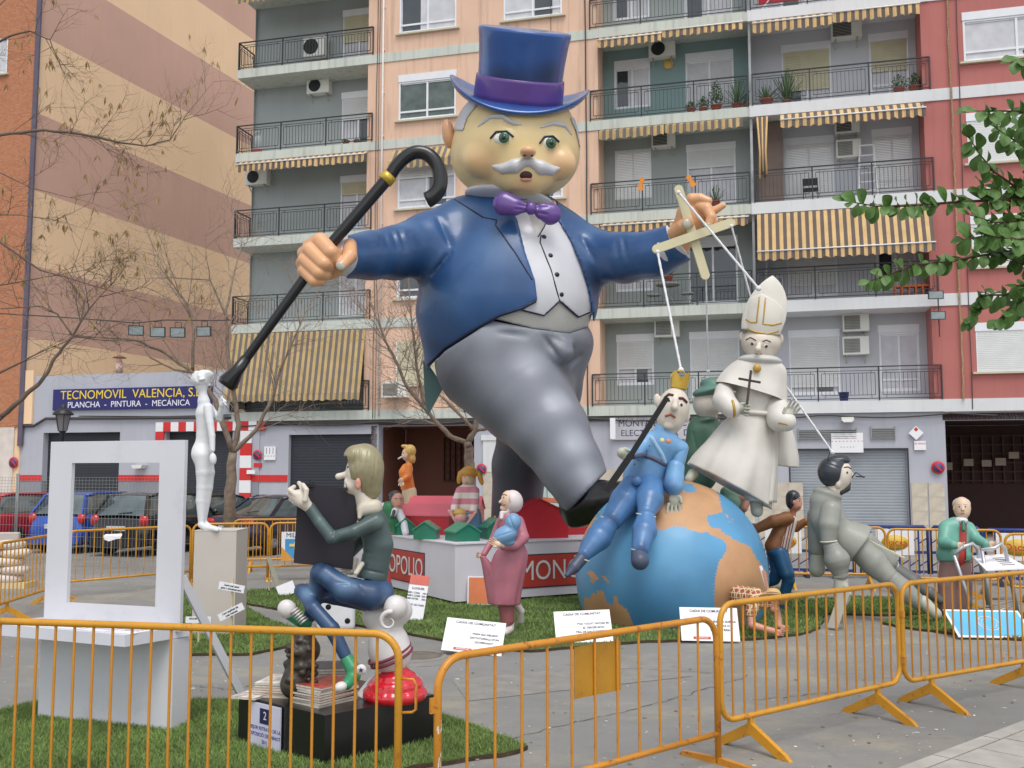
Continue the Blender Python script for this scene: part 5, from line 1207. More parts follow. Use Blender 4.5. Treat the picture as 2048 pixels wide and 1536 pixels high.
house(854, 16.25, .36, .27, .4, -5, 'green toy house nearest the kneeling man', HG, HGR, rf=.45); house(925, 15.75, .40, .26, .42, 28, 'green toy house at the front corner of the platform', HG, HGR, rf=.45); house(988, 16.2, .34, .32, .4, 20, 'green toy house half behind the woman in pink', HG, HGR, rf=.4)
house(806, 17.4, .3, .28, .4, 20, 'dark green toy house behind the hand of the kneeling man', HG, HGR, rf=.45)
house(1140, 17.6, .5, .32, .6, 30, 'low red toy house beside the globe and the giant shoe', HR, HR); 
q = P(1374, 926, 16.0); house(1352, 16.9, .5, P(1352, 926, 16.9).z-PZ, .5, -10, 'tall red toy house whose peak shows behind the globe', HR, HR, rf=.3)
gb = thing('game_board', 'white tilted game board with coloured edge strips between the giant legs', 'game board', Vector((.92, 17.9, PZ)), R(20)); gb.rotation_euler = (R(-24), R(6), R(14))
b = MB(); b.box(-1.1, .36, 0, .04, 0, .85); b.build('board', mat('board_mint', (214, 236, 226), .5), gb)
b = MB()
for i in range(6): b.box(-1.05+i*.25, -1.04+i*.25, -.006, -.001, 0, .82); 
for i in range(3): b.box(-1.08, .34, -.006, -.001, .1+i*.25, .11+i*.25)
b.build('grid_lines', mat('line_grey', (90, 110, 110), .6), gb)
b = MB(); b.box(-1.08, .34, -.009, -.0062, .56, .64); b.box(-1.08, .34, -.009, -.0062, .02, .09); b.build('orange_strip', mat('board_orange', (232, 120, 70), .5), gb)
# ================================================================ white frame stand
A = G(75, 1440); B = G(342, 1468); sd = (B-A); SL = sd.length; ang = math.atan2(sd.y, sd.x)
ws_ = thing('display_stand', 'large white empty picture frame standing over a white reading desk', 'stand', A, ang)
GW = mat('board_grey_white', (208, 208, 214), .55, var=.04, vs=1.2, dirt=.12)
b = MB(); b.box(0, SL, .0, .22, 0, .70); b.build('pedestal', GW, ws_)
ft = P(355, 880, 7.8).z
b = MB(); b.box(.0, .225, .02, .055, .76, ft); b.box(SL-.2, SL+.035, .02, .055, .76, ft); b.box(.2255, SL-.2005, .02, .055, ft-.175, ft); b.box(.2255, SL-.2005, .02, .055, .76, .93); b.build('frame', GW, ws_)
b = MB(); b.prism([(-.27, -.30), (SL-.1, -.42), (SL+.02, .16), (-.05, .19)], frame_from(Vector((0, 0, .705)), Vector((1, 0, 0)), Vector((0, 1, 0)), Vector((0, 0, 1))), .085); b.build('desk_top', mat('desk_white', (214, 214, 222), .5, var=.03), ws_)
for i in range(5):
    x = -.1+i*.27; b = MB(); b.prism([(x, -.28-.02*i), (x+.23, -.30-.02*i), (x+.25, .0), (x+.03, .02)], frame_from(Vector((0, 0, .7915)), Vector((1, 0, 0)), Vector((0, 1, 0)), Vector((0, 0, 1))), .002); b.build('page', PLAQ, ws_)
    b = MB()
    for k in range(7):
        if k == 2 and i in (2, 3): b.box(x+.04, x+.2, -.19, -.08, .794, .7945); continue
        if 1 <= k <= 4 and i in (2, 3): continue
        b.box(x+.035, x+.2, -.26+k*.04, -.25+k*.04, .794, .7945)
    b.build('page_print', mat('print_grey', (96, 92, 98), .7), ws_)
b = MB(); b.bar((SL+.02, .05, 1.16), (SL+.18, .75, .03), .025, .07); b.build('brace', GW, ws_)
# ================================================================ statue plinth and little signposts
pl = thing('plinth', 'tall beige box plinth under the white statue', 'plinth', G(383, 1274), .03)
b = MB(); b.box(0, .51, 0, .6, 0, 1.27); b.build('box', mat('plinth_beige', (196, 188, 180), .6, var=.03), pl)
b = MB(); b.box(-.004, .514, -.004, .604, 1.2705, 1.278); b.build('top_sheet', mat('plinth_top', (206, 200, 192), .6), pl)
WOOD = mat('pine_stick', (206, 188, 150), .7, var=.15)
def signpost(px, py, Y, hh, plates, label):
    q = G(px, py); t = thing('signpost', label, 'sign', q, 0)
    b = MB(); b.bar((0, 0, 0), (0, 0, hh), .02, .03); b.build('stick', WOOD, t)
    for (z, w_, h_, r, l1, l2) in plates:
        M = Matrix.Translation((.0, -.03, z)) @ Matrix.Rotation(R(r), 4, 'Y'); b = MB(); b.box(-w_/2, w_/2, -.01, .01, -h_/2, h_/2, M=M); p_ = b.build('sign_plate', PLAQ, t)
        for s_, zz in ((l1, .2), (l2, -.22)):
            if s_: textmesh(s_, h_*.36, M @ frame_from(Vector((0, -.0115, zz*h_)), Vector((1, 0, 0)), Vector((0, 0, 1)), Vector((0, -1, 0))), 'lettering', INK, p_, .0005, bold=.001)
signpost(462, 1288, 11.6, .75, ((.65, .3, .085, 10, 'Ixent pel camí', 'gran i coneixement'), (.37, .31, .085, -27, 'L\'art explicat als', 'més menuts'),), 'pine stick with two tilted white pointing signs before the beige plinth')
signpost(397, 1290, 11.5, .33, ((.29, .29, .07, 0, 'SOLS ES ADMIREN', ''),), 'short pine stick with one level white sign before the beige plinth')
# ================================================================ placards
def card(cx, cy, w_, h_, tilt, rz, label, roll=0, name='placard', m=PLAQ, lean=True, th=.012, lines=(), red=True):
    """cx,cy: picture position of the middle of its foot on the ground"""
    q = G(cx, cy, .03); t = thing(name, label, 'sign', q, R(rz)); t.rotation_euler = (R(-tilt), R(roll), R(rz))
    b = MB(); b.box(-w_/2, w_/2, 0, th, 0, h_); b.build('board', m, t)
    if lean: b = MB(); b.bar((0, th, h_*.8), (0, .25, .02), .02); b.build('prop', WOOD, t)
    for (x, z, s, txt, mm) in lines: textmesh(txt, s*1.3, frame_from(Vector((x, -.0015, z)), Vector((1, 0, 0)), Vector((0, 0, 1)), Vector((0, -1, 0))), 'lettering', mm, t, .0006, bold=.001)
    return t
L_ = lambda a, b_, c: ((0, .355, .032, 'CAIXA DE COMUNITAT', INK), (.12, .23, .026, a, INK), (.12, .18, .026, b_, INK), (.12, .13, .026, c, INK))
for (cx, cy, w_, h_, ti, rz, ro, a, b_, c, lb) in ((942, 1306, .66, .40, 38, -6, 5, 'PAGA ELS ABUSOS', 'DICTATORIALS D\'UN', 'GOVERNANT', 'white text placard on the grass left of the rusty barrier'), (1170, 1285, .66, .40, 34, 3, -2, 'T\'HA TOCAT VIATJAR EN', 'EL TERCER MÓN', 'TIRA DE DAUS QUE PAGUES', 'white text placard before the foot of the globe'), (1422, 1282, .68, .40, 26, 0, 1, 'ENTRA EN UNA GUERRA', 'PREVENTIVA O', 'HUMANITÀRIA', 'white text placard behind the gap between two barriers')):
    t = card(cx, cy, w_, h_, ti, rz, lb, ro, lines=L_(a, b_, c))
    b = MB(); b.box(-.2, .0, -.003, -.0005, .02, .05); b.build('red_label', BR, t); textmesh('MONOPOLIO', .024, frame_from(Vector((-.1, -.0035, .035)), Vector((1, 0, 0)), Vector((0, 0, 1)), Vector((0, -1, 0))), 'lettering', LW, t, .0004, bold=.0005)
t = card(826, 1240, .26, .6, 18, -6, 'tall white price card with a red heading leaning on the grass', 6, lines=((0, .42, .03, 'LLOGUER', INK), (0, .36, .024, 'AMB 1 CASA    100 €', INK), (0, .32, .024, 'AMB 2 CASES  200 €', INK), (0, .28, .024, 'AMB HOTEL     500 €', INK), (0, .2, .024, 'COST DE CASES', INK)))
b = MB(); b.box(-.13, .13, -.004, -.0005, .47, .6); b.build('red_heading', mat('heading_coral', (216, 110, 98), .5), t)
t = card(976, 1210, .62, .42, 8, -4, 'orange faced card standing behind the woman in pink')
b = MB(); b.box(-.29, .29, -.004, -.0005, .02, .4); b.build('orange_face', mat('card_orange', (222, 128, 84), .5), t)
card(1054, 1165, .3, .36, 30, -20, 'small white card poking out behind the hip of the woman in pink', 25)
card(560, 1183, .1, .62, 25, 62, 'grey leaning board seen nearly edge on, left of the artist', 0, m=mat('board_back', (170, 168, 150), .7))
card(577, 1190, .28, .2, 20, 20, 'small white card on a stick left of the black board', -20)
t = card(1664, 1256, .16, .5, 30, -58, 'tilted pale board seen from its side near the crawling man', 0, m=mat('board_side', (178, 172, 160), .7))
t = card(1995, 1275, .92, .5, 58, 0, 'large bright blue board with a white border lying on the turf at right', 1, lean=False)
bm_ = mat('board_sky_blue', (96, 186, 232), .4, var=.12, vs=1.5); b = MB(); b.box(-.43, .43, -.004, -.0005, .03, .47); b.build('blue_face', bm_, t)
b = MB(); M = Matrix.Rotation(R(90), 3, 'X')
b.lathe([(.12, .002), (.13, .002)], (0, -.004, .25), 28, M); b.lathe([(.085, .002), (.09, .002)], (0, -.004, .25), 28, M)
for i in range(10): a = i*.628; b.bar((.09*math.cos(a), -.006, .25+.09*math.sin(a)), (.12*math.cos(a+.3), -.006, .25+.12*math.sin(a+.3)), .012, .002)
b.build('ring_emblem', mat('emblem_pale', (224, 206, 206), .5), t)
# dice and red token behind the artist
t = thing('die', 'big white die with a black dot lying on the turf behind the artist', 'die', G(672, 1262), R(12)); b = MB(); b.box(-.24, .24, -.0, .46, .0, .42)
o = b.build('cube', mat('die_white', (214, 214, 218), .45), t); md = o.modifiers.new('bevel', 'BEVEL'); md.width = .06; md.segments = 4
b = MB(); b.lathe([(.001, .004), (.035, .004), (.035, -.02)], (.14, .0, .12), 16, M); b.lathe([(.001, .004), (.035, .004), (.035, -.02)], (-.1, .0, .3), 16, M); b.build('pips', BLACK, t)
t = thing('red_cone', 'red pointed token behind the seat of the artist', 'token', G(765, 1222)); b = MB(); b.prism([(-.32, 0), (.22, 0), (.08, .62), (0, .62)], TF(0, 0, 0), .25); b.build('wedge', RED, t)
# sacks at far left
t = thing('sack_pile', 'pile of pale sacks behind the barrier at the left edge', 'sacks', G(10, 1175)); SK = mat('sack_cloth', (214, 204, 196), .85, var=.15, vs=6, bump=.4, bs=20)
for i in range(5):
    for j in range(2): s_ = SDF(.02); s_.ell((-.35+j*.42+(.1 if i % 2 else 0), 0, .16+i*.145), (.24, .2, .085), n=2.6); s_.build('sack', SK, None).parent = t
b = MB(); b.box(-.5, .45, -.2, .25, 0, .1); b.build('pallet', WOOD, t)
t = thing('stone_slab', 'pale standing stone slab at the left edge by the sacks', 'slab', G(22, 1160), .1); b = MB(); b.box(-.5, .1, .0, .12, 0, .88); o = b.build('slab', mat('slab_beige', (190, 180, 172), .8, var=.08), t); md = o.modifiers.new('bevel', 'BEVEL'); md.width = .02
# ================================================================ black plinth with its load
zt = .35; Lp = G(478, 1390, zt); Fp = G(650, 1431, zt); Rp = G(868, 1389, zt); Bp = Lp+Rp-Fp
BKP = mat('black_plinth_paint', (26, 25, 27), .32, coat=.3, var=.25, vs=2)
bx = thing('black_plinth', 'low glossy black plinth on the turf carrying the artist and magazines', 'plinth', Vector((Fp.x, Fp.y, 0)))
b = MB(); po = [(v.x-Fp.x, v.y-Fp.y) for v in (Fp, Rp, Bp, Lp)]; b.prism(po, Matrix.Translation((0, 0, .0)), zt); b.build('box', BKP, bx)
e = (Fp-Lp).normalized(); en = Vector((e.y, -e.x, 0)); 
t = thing('award_sign', 'white award notice with blue print on the left face of the black plinth', 'sign', Vector((0, 0, 0))); o0 = Vector((Lp.x, Lp.y, 0))+e*.18+en*.012
sy = mat('award_blue', (70, 76, 150), .5, var=0); Ta = frame_from(o0, e, Vector((0, 0, 1)), en)
b = MB(); b.prism([(0, -.0), (.34, -.0), (.34, .335), (0, .335)], Ta, .012); b.build('board', mat('award_white', (210, 208, 228), .4), t)
b = MB(); b.prism([(.11, .2), (.23, .2), (.23, .305), (.11, .305)], Ta @ Matrix.Translation((0, 0, .0125)), .002); b.build('emblem', mat('emblem_navy', (30, 34, 84), .5), t)
textmesh('2', .08, Ta @ Matrix.Translation((.17, .255, .015)), 'emblem_mark', LW, t, .0004)
for i, s_ in enumerate(('MEJOR RETRATO DE LA', 'EXPOSICIÓ DEL NINOT', '2011')): textmesh(s_, .034, Ta @ Matrix.Translation((.17, .165-.045*i, .013)), 'lettering', sy, t, .0004, bold=.0006)
PAGE = mat('page_edge', (206, 198, 186), .8, var=.12, vs=60)
covers = [mat('cover_%d' % i, c, .35, var=.5, vs=14) for i, c in enumerate(((214, 206, 196), (198, 120, 84), (120, 150, 186), (70, 66, 74), (206, 196, 170), (176, 70, 60)))]
rb = random.Random(3)
def stack(px, py, n, w_, d_, rz, label, th=.016, cov=None):
    q = G(px, py, zt+.001); t = thing('magazine_stack', label, 'magazines', q, R(rz), 'magazine stacks on the black plinth')
    for i in range(n):
        M = Matrix.Translation((rb.uniform(-.01, .01), rb.uniform(-.01, .01), i*(th+.001))) @ Matrix.Rotation(rb.uniform(-.06, .06), 4, 'Z'); b = MB(); b.box(-w_/2, w_/2, -d_/2, d_/2, .0015, th-.0015, 0, M=M); b.box(-w_/2-.002, w_/2+.001, -d_/2-.001, d_/2+.001, 0, .0014, 1, M=M); b.box(-w_/2-.002, w_/2+.001, -d_/2-.001, d_/2+.001, th-.0014, th, 1, M=M)
        b.build('magazine', [PAGE, cov or rb.choice(covers)], t)
stack(650, 1402, 8, .29, .36, -38, 'neat magazine stack at the front corner of the black plinth')
stack(560, 1386, 6, .26, .33, -12, 'magazine stack left of the dark bronze lump')
stack(655, 1362, 6, .3, .34, 8, 'rear magazine stack behind the green shoe', .02)
stack(508, 1390, 1, .2, .28, -20, 'single magazine lying at the left corner of the black plinth')
q = G(730, 1398, zt+.004); t = thing('price_note', 'small white note card propped against the red coil', 'card', q, R(-38)); t.rotation_euler = (R(-48), R(8), R(-38)); b = MB(); b.box(-.1, .1, 0, .006, 0, .3); b.build('card', PLAQ, t)
for i, s_ in enumerate(('ELS MILLORS', 'NINOTS', 'DE LA FALLA')): textmesh(s_, .026, frame_from(Vector((0, -.001, .24-.06*i)), Vector((1, 0, 0)), Vector((0, 0, 1)), Vector((0, -1, 0))), 'lettering', navy, t, .0004)
# bronze lump sculpture
bz = SDF(.0085); rr_ = random.Random(12); Yb = 7.3
bt = thing('bronze_sculpture', 'dark knobbly bronze lump standing on a magazine stack', 'sculpture', G(595, 1365, .42))
bz.chain([(P(590, 1368, Yb), .105), (P(598, 1330, Yb), .085), (P(612, 1300, Yb), .10), (P(606, 1272, Yb), .07)], .03)
for i in range(46):
    x, y, r = rr_.uniform(575, 632), rr_.uniform(1262, 1368), rr_.uniform(.018, .04); bz.ell(P(x, y, Yb-.06+rr_.uniform(-.03, .05)), (r, r, r*.8), k=.02)
o = bz.build('body', mat('dark_bronze', (72, 66, 60), .42, metal=.3, var=.3, vs=20, bump=.4, bs=30), bt)
# red coil, spring screw and white scroll column
YS = 7.35
rc = thing('red_inkwell', 'glossy red coiled base on the black plinth under the white scroll', 'sculpture base', G(790, 1398, zt))
s_ = SDF(.008); c0 = P(790, 1380, YS)
for i, (z, r, rr2) in enumerate(((.04, .185, .045), (.095, .155, .045), (.145, .11, .04), (.185, .07, .035))):
    for k in range(20):
        a0 = k*.31416; a1 = a0+.31416; s_.cap((c0.x+r*math.cos(a0), c0.y+r*math.sin(a0)*.85, zt+z+.01*math.sin(a0+i)), (c0.x+r*math.cos(a1), c0.y+r*math.sin(a1)*.85, zt+z+.01*math.sin(a1+i)), rr2, rr2, .015)
s_.ell((c0.x, c0.y, zt+.1), (.17, .15, .1), k=.03); s_.build('coil', mat('glossy_red', (204, 26, 44), .12, coat=.8, var=.04), rc)
b = MB(); sc_ = P(806, 1348, YS)
for i in range(5): b.lathe([(.001, -.011), (.032, -.009), (.036, 0), (.032, .009), (.001, .011)], sc_+Vector((-.004*i, 0, .0+i*.021)), 14, Matrix.Rotation(R(8), 3, 'Y'), i % 2)
adopt(b.build('spring', [mat('spring_steel', (190, 190, 196), .3, metal=.5), IRON]), rc)
sc2 = thing('scroll_column', 'white rolled paper column with dark red bands that the artist sits on', 'sculpture base', P(775, 1345, YS))
WS = paint('scroll_white', (214, 210, 208), .4, .2)
s_ = SDF(.009); s_.chain([(P(795, 1338, YS), .03), (P(785, 1310, YS), .13), (P(776, 1280, YS), .135), (P(768, 1256, YS), .10), (P(776, 1232, YS), .12)], .03)
s_.cap(P(790, 1215, YS-.12), P(782, 1212, YS+.2), .085, .085, .03)
s_.cap(P(748, 1234, YS), P(800, 1222, YS), .085, .09, .05); s_.ell(P(778, 1300, YS), (.145, .14, .15), k=.05)
s_.build('scroll', WS, sc2)
b = MB()
for px0, py0, px1, py1 in ((752, 1262, 800, 1254), (740, 1322, 818, 1290), (745, 1330, 822, 1299)):
    a = P(px0, py0, YS); c = P(px1, py1, YS); mid = (a+c)/2; r = (c-a).length/2; ax = (c-a).normalized(); b.tube([mid+ax*r*math.cos(u)*1.04+Vector((0, 1, .15)).normalized()*r*math.sin(u)*1.04 for u in np.linspace(0, 2*math.pi, 29)[:-1]], .011, 6, closed=True)
adopt(b.build('red_bands', mat('maroon_band', (120, 44, 60), .5)), sc2)
b = MB(); cc = P(778, 1243, YS-.215); b.tube([cc+Vector((.07*(1-u/9)*math.cos(u*1.0+1.2), 0, .07*(1-u/9)*math.sin(u*1.0+1.2))) for u in np.linspace(0, 8, 30)], [.02*(1-.04*i) for i in range(30)], 8)
adopt(b.build('curl', WS), sc2)
# ================================================================ figures: painted fibreglass sculptures
def sc_(Y): return Y/FPX
def ops(s, prims):
    for pr in prims:
        kind = pr[0]; sub = kind[0] == '-'; kk = kind[-1]
        if kk == 'c':
            k = pr[1]; pts = pr[2]; q = pr[3] if len(pr) > 3 else None; Y = pts[0][2]
            V = [(P(a, b, c), r*sc_(c)) for a, b, c, r in pts]
            if len(V) == 1: V = V*2
            s.chain(V, k*sc_(Y), sub, q)
        elif kk == 'e':
            k, (a, b, c), (rx, rz, rd) = pr[1:4]; roll = pr[4] if len(pr) > 4 else 0; n = pr[5] if len(pr) > 5 else 2.0; u = sc_(c)
            M = rot2(roll) @ (Matrix.Rotation(R(pr[6]), 3, 'Z') if len(pr) > 6 else Matrix.Identity(3)) if (roll or len(pr) > 6) else None
            s.ell(P(a, b, c), (rx*u, rd*u, rz*u), M, k*u, sub, n)
    return s
def body(name, m, par, prims, h=2.4, mods=(), label=None, Y=None):
    Y = Y or (prims[0][2][0][2] if prims[0][0][-1] == 'c' else prims[0][2][2]); s = SDF(h*sc_(Y)); ops(s, prims); s.mods = list(mods)
    o = s.build(name, m, par, label); return s, o
def polysd(poly):
    po = [tuple(map(float, p)) for p in poly]
    def f(x, y):
        d = None; ins = None; n = len(po)
        for i in range(n):
            x1, y1 = po[i]; x2, y2 = po[(i+1) % n]; ex, ey = x2-x1, y2-y1; L = ex*ex+ey*ey+1e-9
            wx, wy = x-x1, y-y1; t = np.clip((wx*ex+wy*ey)/L, 0, 1); dx, dy = wx-ex*t, wy-ey*t; q = dx*dx+dy*dy
            d = q if d is None else np.minimum(d, q)
            c = ((y1 > y) != (y2 > y)) & (x < ex*(y-y1)/(ey or 1e-9)+x1); ins = c if ins is None else ins ^ c
        d = np.sqrt(d); return np.where(ins, -d, d)
    return f
def cutpoly(poly, ymax=1e9, ymin=-1e9, keep=False):
    sd = polysd(poly)
    def m(f, X, Y, Z):
        px, py = proj(X, Y, Z); g = sd(px, py)*Y/FPX
        g = np.maximum(g, np.maximum(Y-ymax, ymin-Y))
        return np.maximum(f, g) if keep else np.maximum(f, -g)
    return m
def folds(lst):            # crease lines pressed in: (px,py)-(px,py), width px, depth px at depth Y
    def m(f, X, Y, Z):
        px, py = proj(X, Y, Z)
        for (x1, y1, x2, y2, w_, d_) in lst:
            ex, ey = x2-x1, y2-y1; L = ex*ex+ey*ey; t = np.clip(((px-x1)*ex+(py-y1)*ey)/L, 0, 1)
            dd = ((px-x1-ex*t)**2+(py-y1-ey*t)**2)/(w_*w_); f = f+np.exp(-dd)*d_*(np.abs(np.sin(t*math.pi))**.6)*Y/FPX*(f < .12)
        return f
    return m
def nframe(n):              # columns: sideways, outward, up along the surface
    n = Vector(n).normalized(); z = Vector((0, 0, 1)) if abs(n.z) < .98 else Vector((0, 1, 0))
    z = (z-n*z.dot(n)).normalized(); return frame_from(Vector((0, 0, 0)), n.cross(z), n, z).to_3x3()
def line(s, m, par, pts, r, y0, y1, name='seam', off=.0, n=6, taper=False, sub_=6, flat=1.0):
    V = []
    for i in range(len(pts)-1):
        for k in range(sub_): u = k/sub_; V.append(tuple(pts[i][j]*(1-u)+pts[i+1][j]*u for j in range(2)))
    V.append(pts[-1]); W = []; rs = []
    for i, (x, y) in enumerate(V):
        p, nn = s.hit(x, y, y0, y1); u = i/(len(V)-1); rr = r*sc_(p.y)*((.25+.75*math.sin(math.pi*min(1, max(0, u)))**.7) if taper else 1)
        W.append(p+nn*rr*off); rs.append(rr)
    b = MB(); b.tube(W, rs, n, flat=flat); return adopt(b.build(name, m), par)
EW = mat('eye_white', (232, 228, 218), .25, coat=.5, var=0); EB = mat('eye_pupil', (18, 16, 18), .15, coat=.8, var=0); EGR = mat('iris_green', (44, 96, 60), .2, coat=.6, var=0); EBR = mat('iris_brown', (70, 52, 40), .2, coat=.6, var=0)
def eye(par, s, px, py, rx, rz, y0, y1, iris=EBR, gx=0, gz=0, ir=.72, lid=None):
    p, nn = s.hit(px, py, y0, y1); u = sc_(p.y); M = nframe(nn); b = MB(); b.ball(p-nn*rx*u*.25, (rx*u, rx*u*.45, rz*u), 14, M=M); e = adopt(b.build('eye', EW), par)
    c = p+nn*rx*u*.16+M @ Vector((gx*rx*u, 0, gz*rz*u)); r = rz*u*ir
    b = MB(); b.ball(c, (r, r*.35, r), 12, M=M); o = b.build('iris', iris); o.parent = e; o.matrix_parent_inverse = parent_inv(par)@Matrix.Identity(4) if False else Matrix.Identity(4)
    b = MB(); b.ball(c+nn*r*.2, (r*.5, r*.3, r*.5), 10, M=M); o = b.build('pupil', EB); o.parent = e
    if lid: b = MB(); b.ball(p+M @ Vector((0, 0, rz*u*.95))-nn*rx*u*.2, (rx*u*1.1, rx*u*.6, rz*u*.6), 14, M=M); adopt(b.build('eyelid', lid), par)
def patch(par, s, px, py, rx, rz, y0, y1, m, name, depth=.3, out=0.0, roll=0):
    p, nn = s.hit(px, py, y0, y1); u = sc_(p.y); M = nframe(nn) @ rot2(roll).to_3x3(); b = MB(); b.ball(p+nn*rx*u*out, (rx*u, rx*u*depth, rz*u), 14, M=M); return adopt(b.build(name, m), par)
def hand(par, m, px, py, Y, ang, size, curl=.5, thumb=1, h=None, wrist=None, name='hand', spread=.26, ty=0, extra=()):
    """ang: picture direction of the fingers in degrees (0 right, 90 down); size: palm length in px"""
    a = R(ang); d = (math.cos(a), math.sin(a)); n = (-d[1]*thumb, d[0]*thumb); S = size
    pr = [('e', S*.2, (px, py, Y), (S*.5, S*.42, S*.2), ang)]
    if wrist: pr.append(('c', S*.25, [(wrist[0], wrist[1], wrist[2], S*.27), (px-d[0]*S*.2, py-d[1]*S*.2, Y, S*.3)]))
    for i, L in enumerate((.92, 1.0, .94, .74)):
        o = (-.36+i*spread); bx, by = px+d[0]*S*.38+n[0]*-o*S, py+d[1]*S*.38+n[1]*-o*S; l1 = S*L*.5; l2 = S*L*.45; c1 = math.cos(curl*1.2); s1 = math.sin(curl*1.2); c2 = math.cos(curl*2.5); s2 = math.sin(curl*2.5); u = sc_(Y)
        sa = R((i-1.5)*-5*thumb); dx, dy = d[0]*math.cos(sa)-d[1]*math.sin(sa), d[0]*math.sin(sa)+d[1]*math.cos(sa)
        m1 = (bx+dx*l1*c1, by+dy*l1*c1, Y-l1*s1*u); e = (m1[0]+dx*l2*c2, m1[1]+dy*l2*c2, m1[2]-l2*s2*u); r = S*.115
        pr.append(('c', S*.045, [(bx, by, Y, r), m1+(r*.95,), e+(r*.78,)]))
    tx, ty_ = px-d[0]*S*.15+n[0]*S*.38, py-d[1]*S*.15+n[1]*S*.38
    pr.append(('c', S*.08, [(px-d[0]*S*.3, py-d[1]*S*.3, Y, S*.16), (tx, ty_, Y-.1*S*sc_(Y), S*.15), (tx+d[0]*S*.4+n[0]*S*.14, ty_+d[1]*S*.4+n[1]*S*.14, Y-.2*S*sc_(Y), S*.11)]))
    pr += list(extra)
    return body(name, m, par, pr, h=h or max(1.0, S*.06), Y=Y)
def loft(name, m, par, secs, n=48, nf=0, amp=.06, ph=0, sub_=5, cap=True, kind=None):
    """secs: (px, py, Y, half width px, half depth px, roll); smooth skirt-like surface with folds growing to the hem"""
    S = []
    for i in range(len(secs)-1):
        for k in range(sub_):
            u = k/sub_; p0 = secs[max(i-1, 0)]; p1 = secs[i]; p2 = secs[i+1]; p3 = secs[min(i+2, len(secs)-1)]
            S.append([.5*((2*p1[j])+(-p0[j]+p2[j])*u+(2*p0[j]-5*p1[j]+4*p2[j]-p3[j])*u*u+(-p0[j]+3*p1[j]-3*p2[j]+p3[j])*u**3) for j in range(6)])
    S.append(list(secs[-1])); b = MB(); N = len(S)
    for i, (x, y, Y, rx, rd, ro) in enumerate(S):
        c = P(x, y, Y); M = rot2(ro); t = i/(N-1)
        for k in range(n):
            a = 2*math.pi*k/n; f = 1+amp*t*(math.sin(nf*a+ph+.8*t)+.5*math.sin((nf*1.7)*a+ph*2)) if nf else 1
            b.v.append(tuple(c+M @ Vector((rx*sc_(Y)*math.cos(a)*f, rd*sc_(Y)*math.sin(a)*f, 0))))
    for i in range(N-1):
        for k in range(n): l = (k+1) % n; b.f.append((i*n+k, i*n+l, (i+1)*n+l, (i+1)*n+k)); b.m.append(0); b.sm.append(True)
    if cap: b.f.append(tuple(range(n))); b.m.append(0); b.sm.append(False); b.f.append(tuple((N-1)*n+k for k in range(n))); b.m.append(0); b.sm.append(False)
    return adopt(b.build(name, m, kind=kind), par)
def ring(par, m, a, c, Y, r, name='joint_ring', dr=1.6):
    A = P(a[0], a[1], Y); C_ = P(c[0], c[1], Y); mid = (A+C_)/2; ax = (C_-A)/2; R0 = ax.length; dep = Vector((0, 1, 0))*R0*r
    b = MB(); b.tube([mid+ax*math.cos(u)*1.0+dep*math.sin(u) for u in np.linspace(0, 2*math.pi, 25)[:-1]], dr*sc_(Y), 6, closed=True); return adopt(b.build(name, m), par)
def figure(name, label, cat, foot, group=None): return thing(name, label, cat, foot, 0, group)
SKIN = paint('skin_paint_warm', (224, 200, 146)); SKINH = paint('skin_paint_hand', (220, 166, 122)); SKP = paint('skin_paint_pale', (214, 204, 190), .5, .1); SKG = mat('glove_grey', (178, 178, 164), .55, var=.06)
SKR = paint('skin_paint_rosy', (200, 142, 122), .5, .12); SKF = paint('skin_paint_fair', (216, 186, 160), .5, .12)
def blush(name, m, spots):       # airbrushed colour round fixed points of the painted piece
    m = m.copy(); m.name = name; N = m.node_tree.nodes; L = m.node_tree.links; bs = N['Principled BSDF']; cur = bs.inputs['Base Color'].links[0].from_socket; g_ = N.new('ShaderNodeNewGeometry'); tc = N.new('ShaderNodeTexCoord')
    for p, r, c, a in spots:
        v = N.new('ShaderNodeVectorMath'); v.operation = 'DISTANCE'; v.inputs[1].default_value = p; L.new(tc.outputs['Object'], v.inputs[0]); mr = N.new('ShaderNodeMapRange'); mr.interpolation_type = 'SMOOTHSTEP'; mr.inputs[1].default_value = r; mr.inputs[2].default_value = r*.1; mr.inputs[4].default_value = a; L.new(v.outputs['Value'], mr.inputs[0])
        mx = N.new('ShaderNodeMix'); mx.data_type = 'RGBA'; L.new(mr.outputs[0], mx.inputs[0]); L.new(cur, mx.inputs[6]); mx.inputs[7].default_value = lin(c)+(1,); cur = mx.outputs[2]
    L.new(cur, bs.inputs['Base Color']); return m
# ---------------------------------------------------------------- the giant
gi = figure('giant_figure', 'giant stout gentleman sculpture in blue top hat and tailcoat striding onto a globe', 'sculpture', Vector((.9, 17.0, PZ)))
BL = paint('coat_blue', (44, 84, 134), .4, .3, var=.2, vs=1.6, bump=.12, bs=4); BLD = paint('coat_seam', (14, 24, 54), .5, .1); GRY = paint('trouser_grey', (122, 126, 136), .5, .12, var=.1, vs=1.0); SHW = paint('waistcoat_white', (212, 212, 218), .4, .25); SHB = paint('shirt_white', (198, 196, 190), .42, .2); PUR = paint('purple_paint', (98, 66, 142), .32, .4, var=.12); BKS = paint('shoe_black', (17, 17, 19), .3, .3); GRYH = paint('hair_silver', (196, 196, 200), .35, .3)
Yb = 15.8
opening = [(1012, 400), (1035, 440), (1051, 505), (1070, 560), (1075, 601), (1048, 619), (1000, 634), (950, 663), (890, 701), (860, 733), (846, 770), (830, 860), (1300, 860), (1300, 720), (1189, 690), (1188, 655), (1179, 590), (1162, 530), (1140, 480), (1115, 440), (1112, 400)]
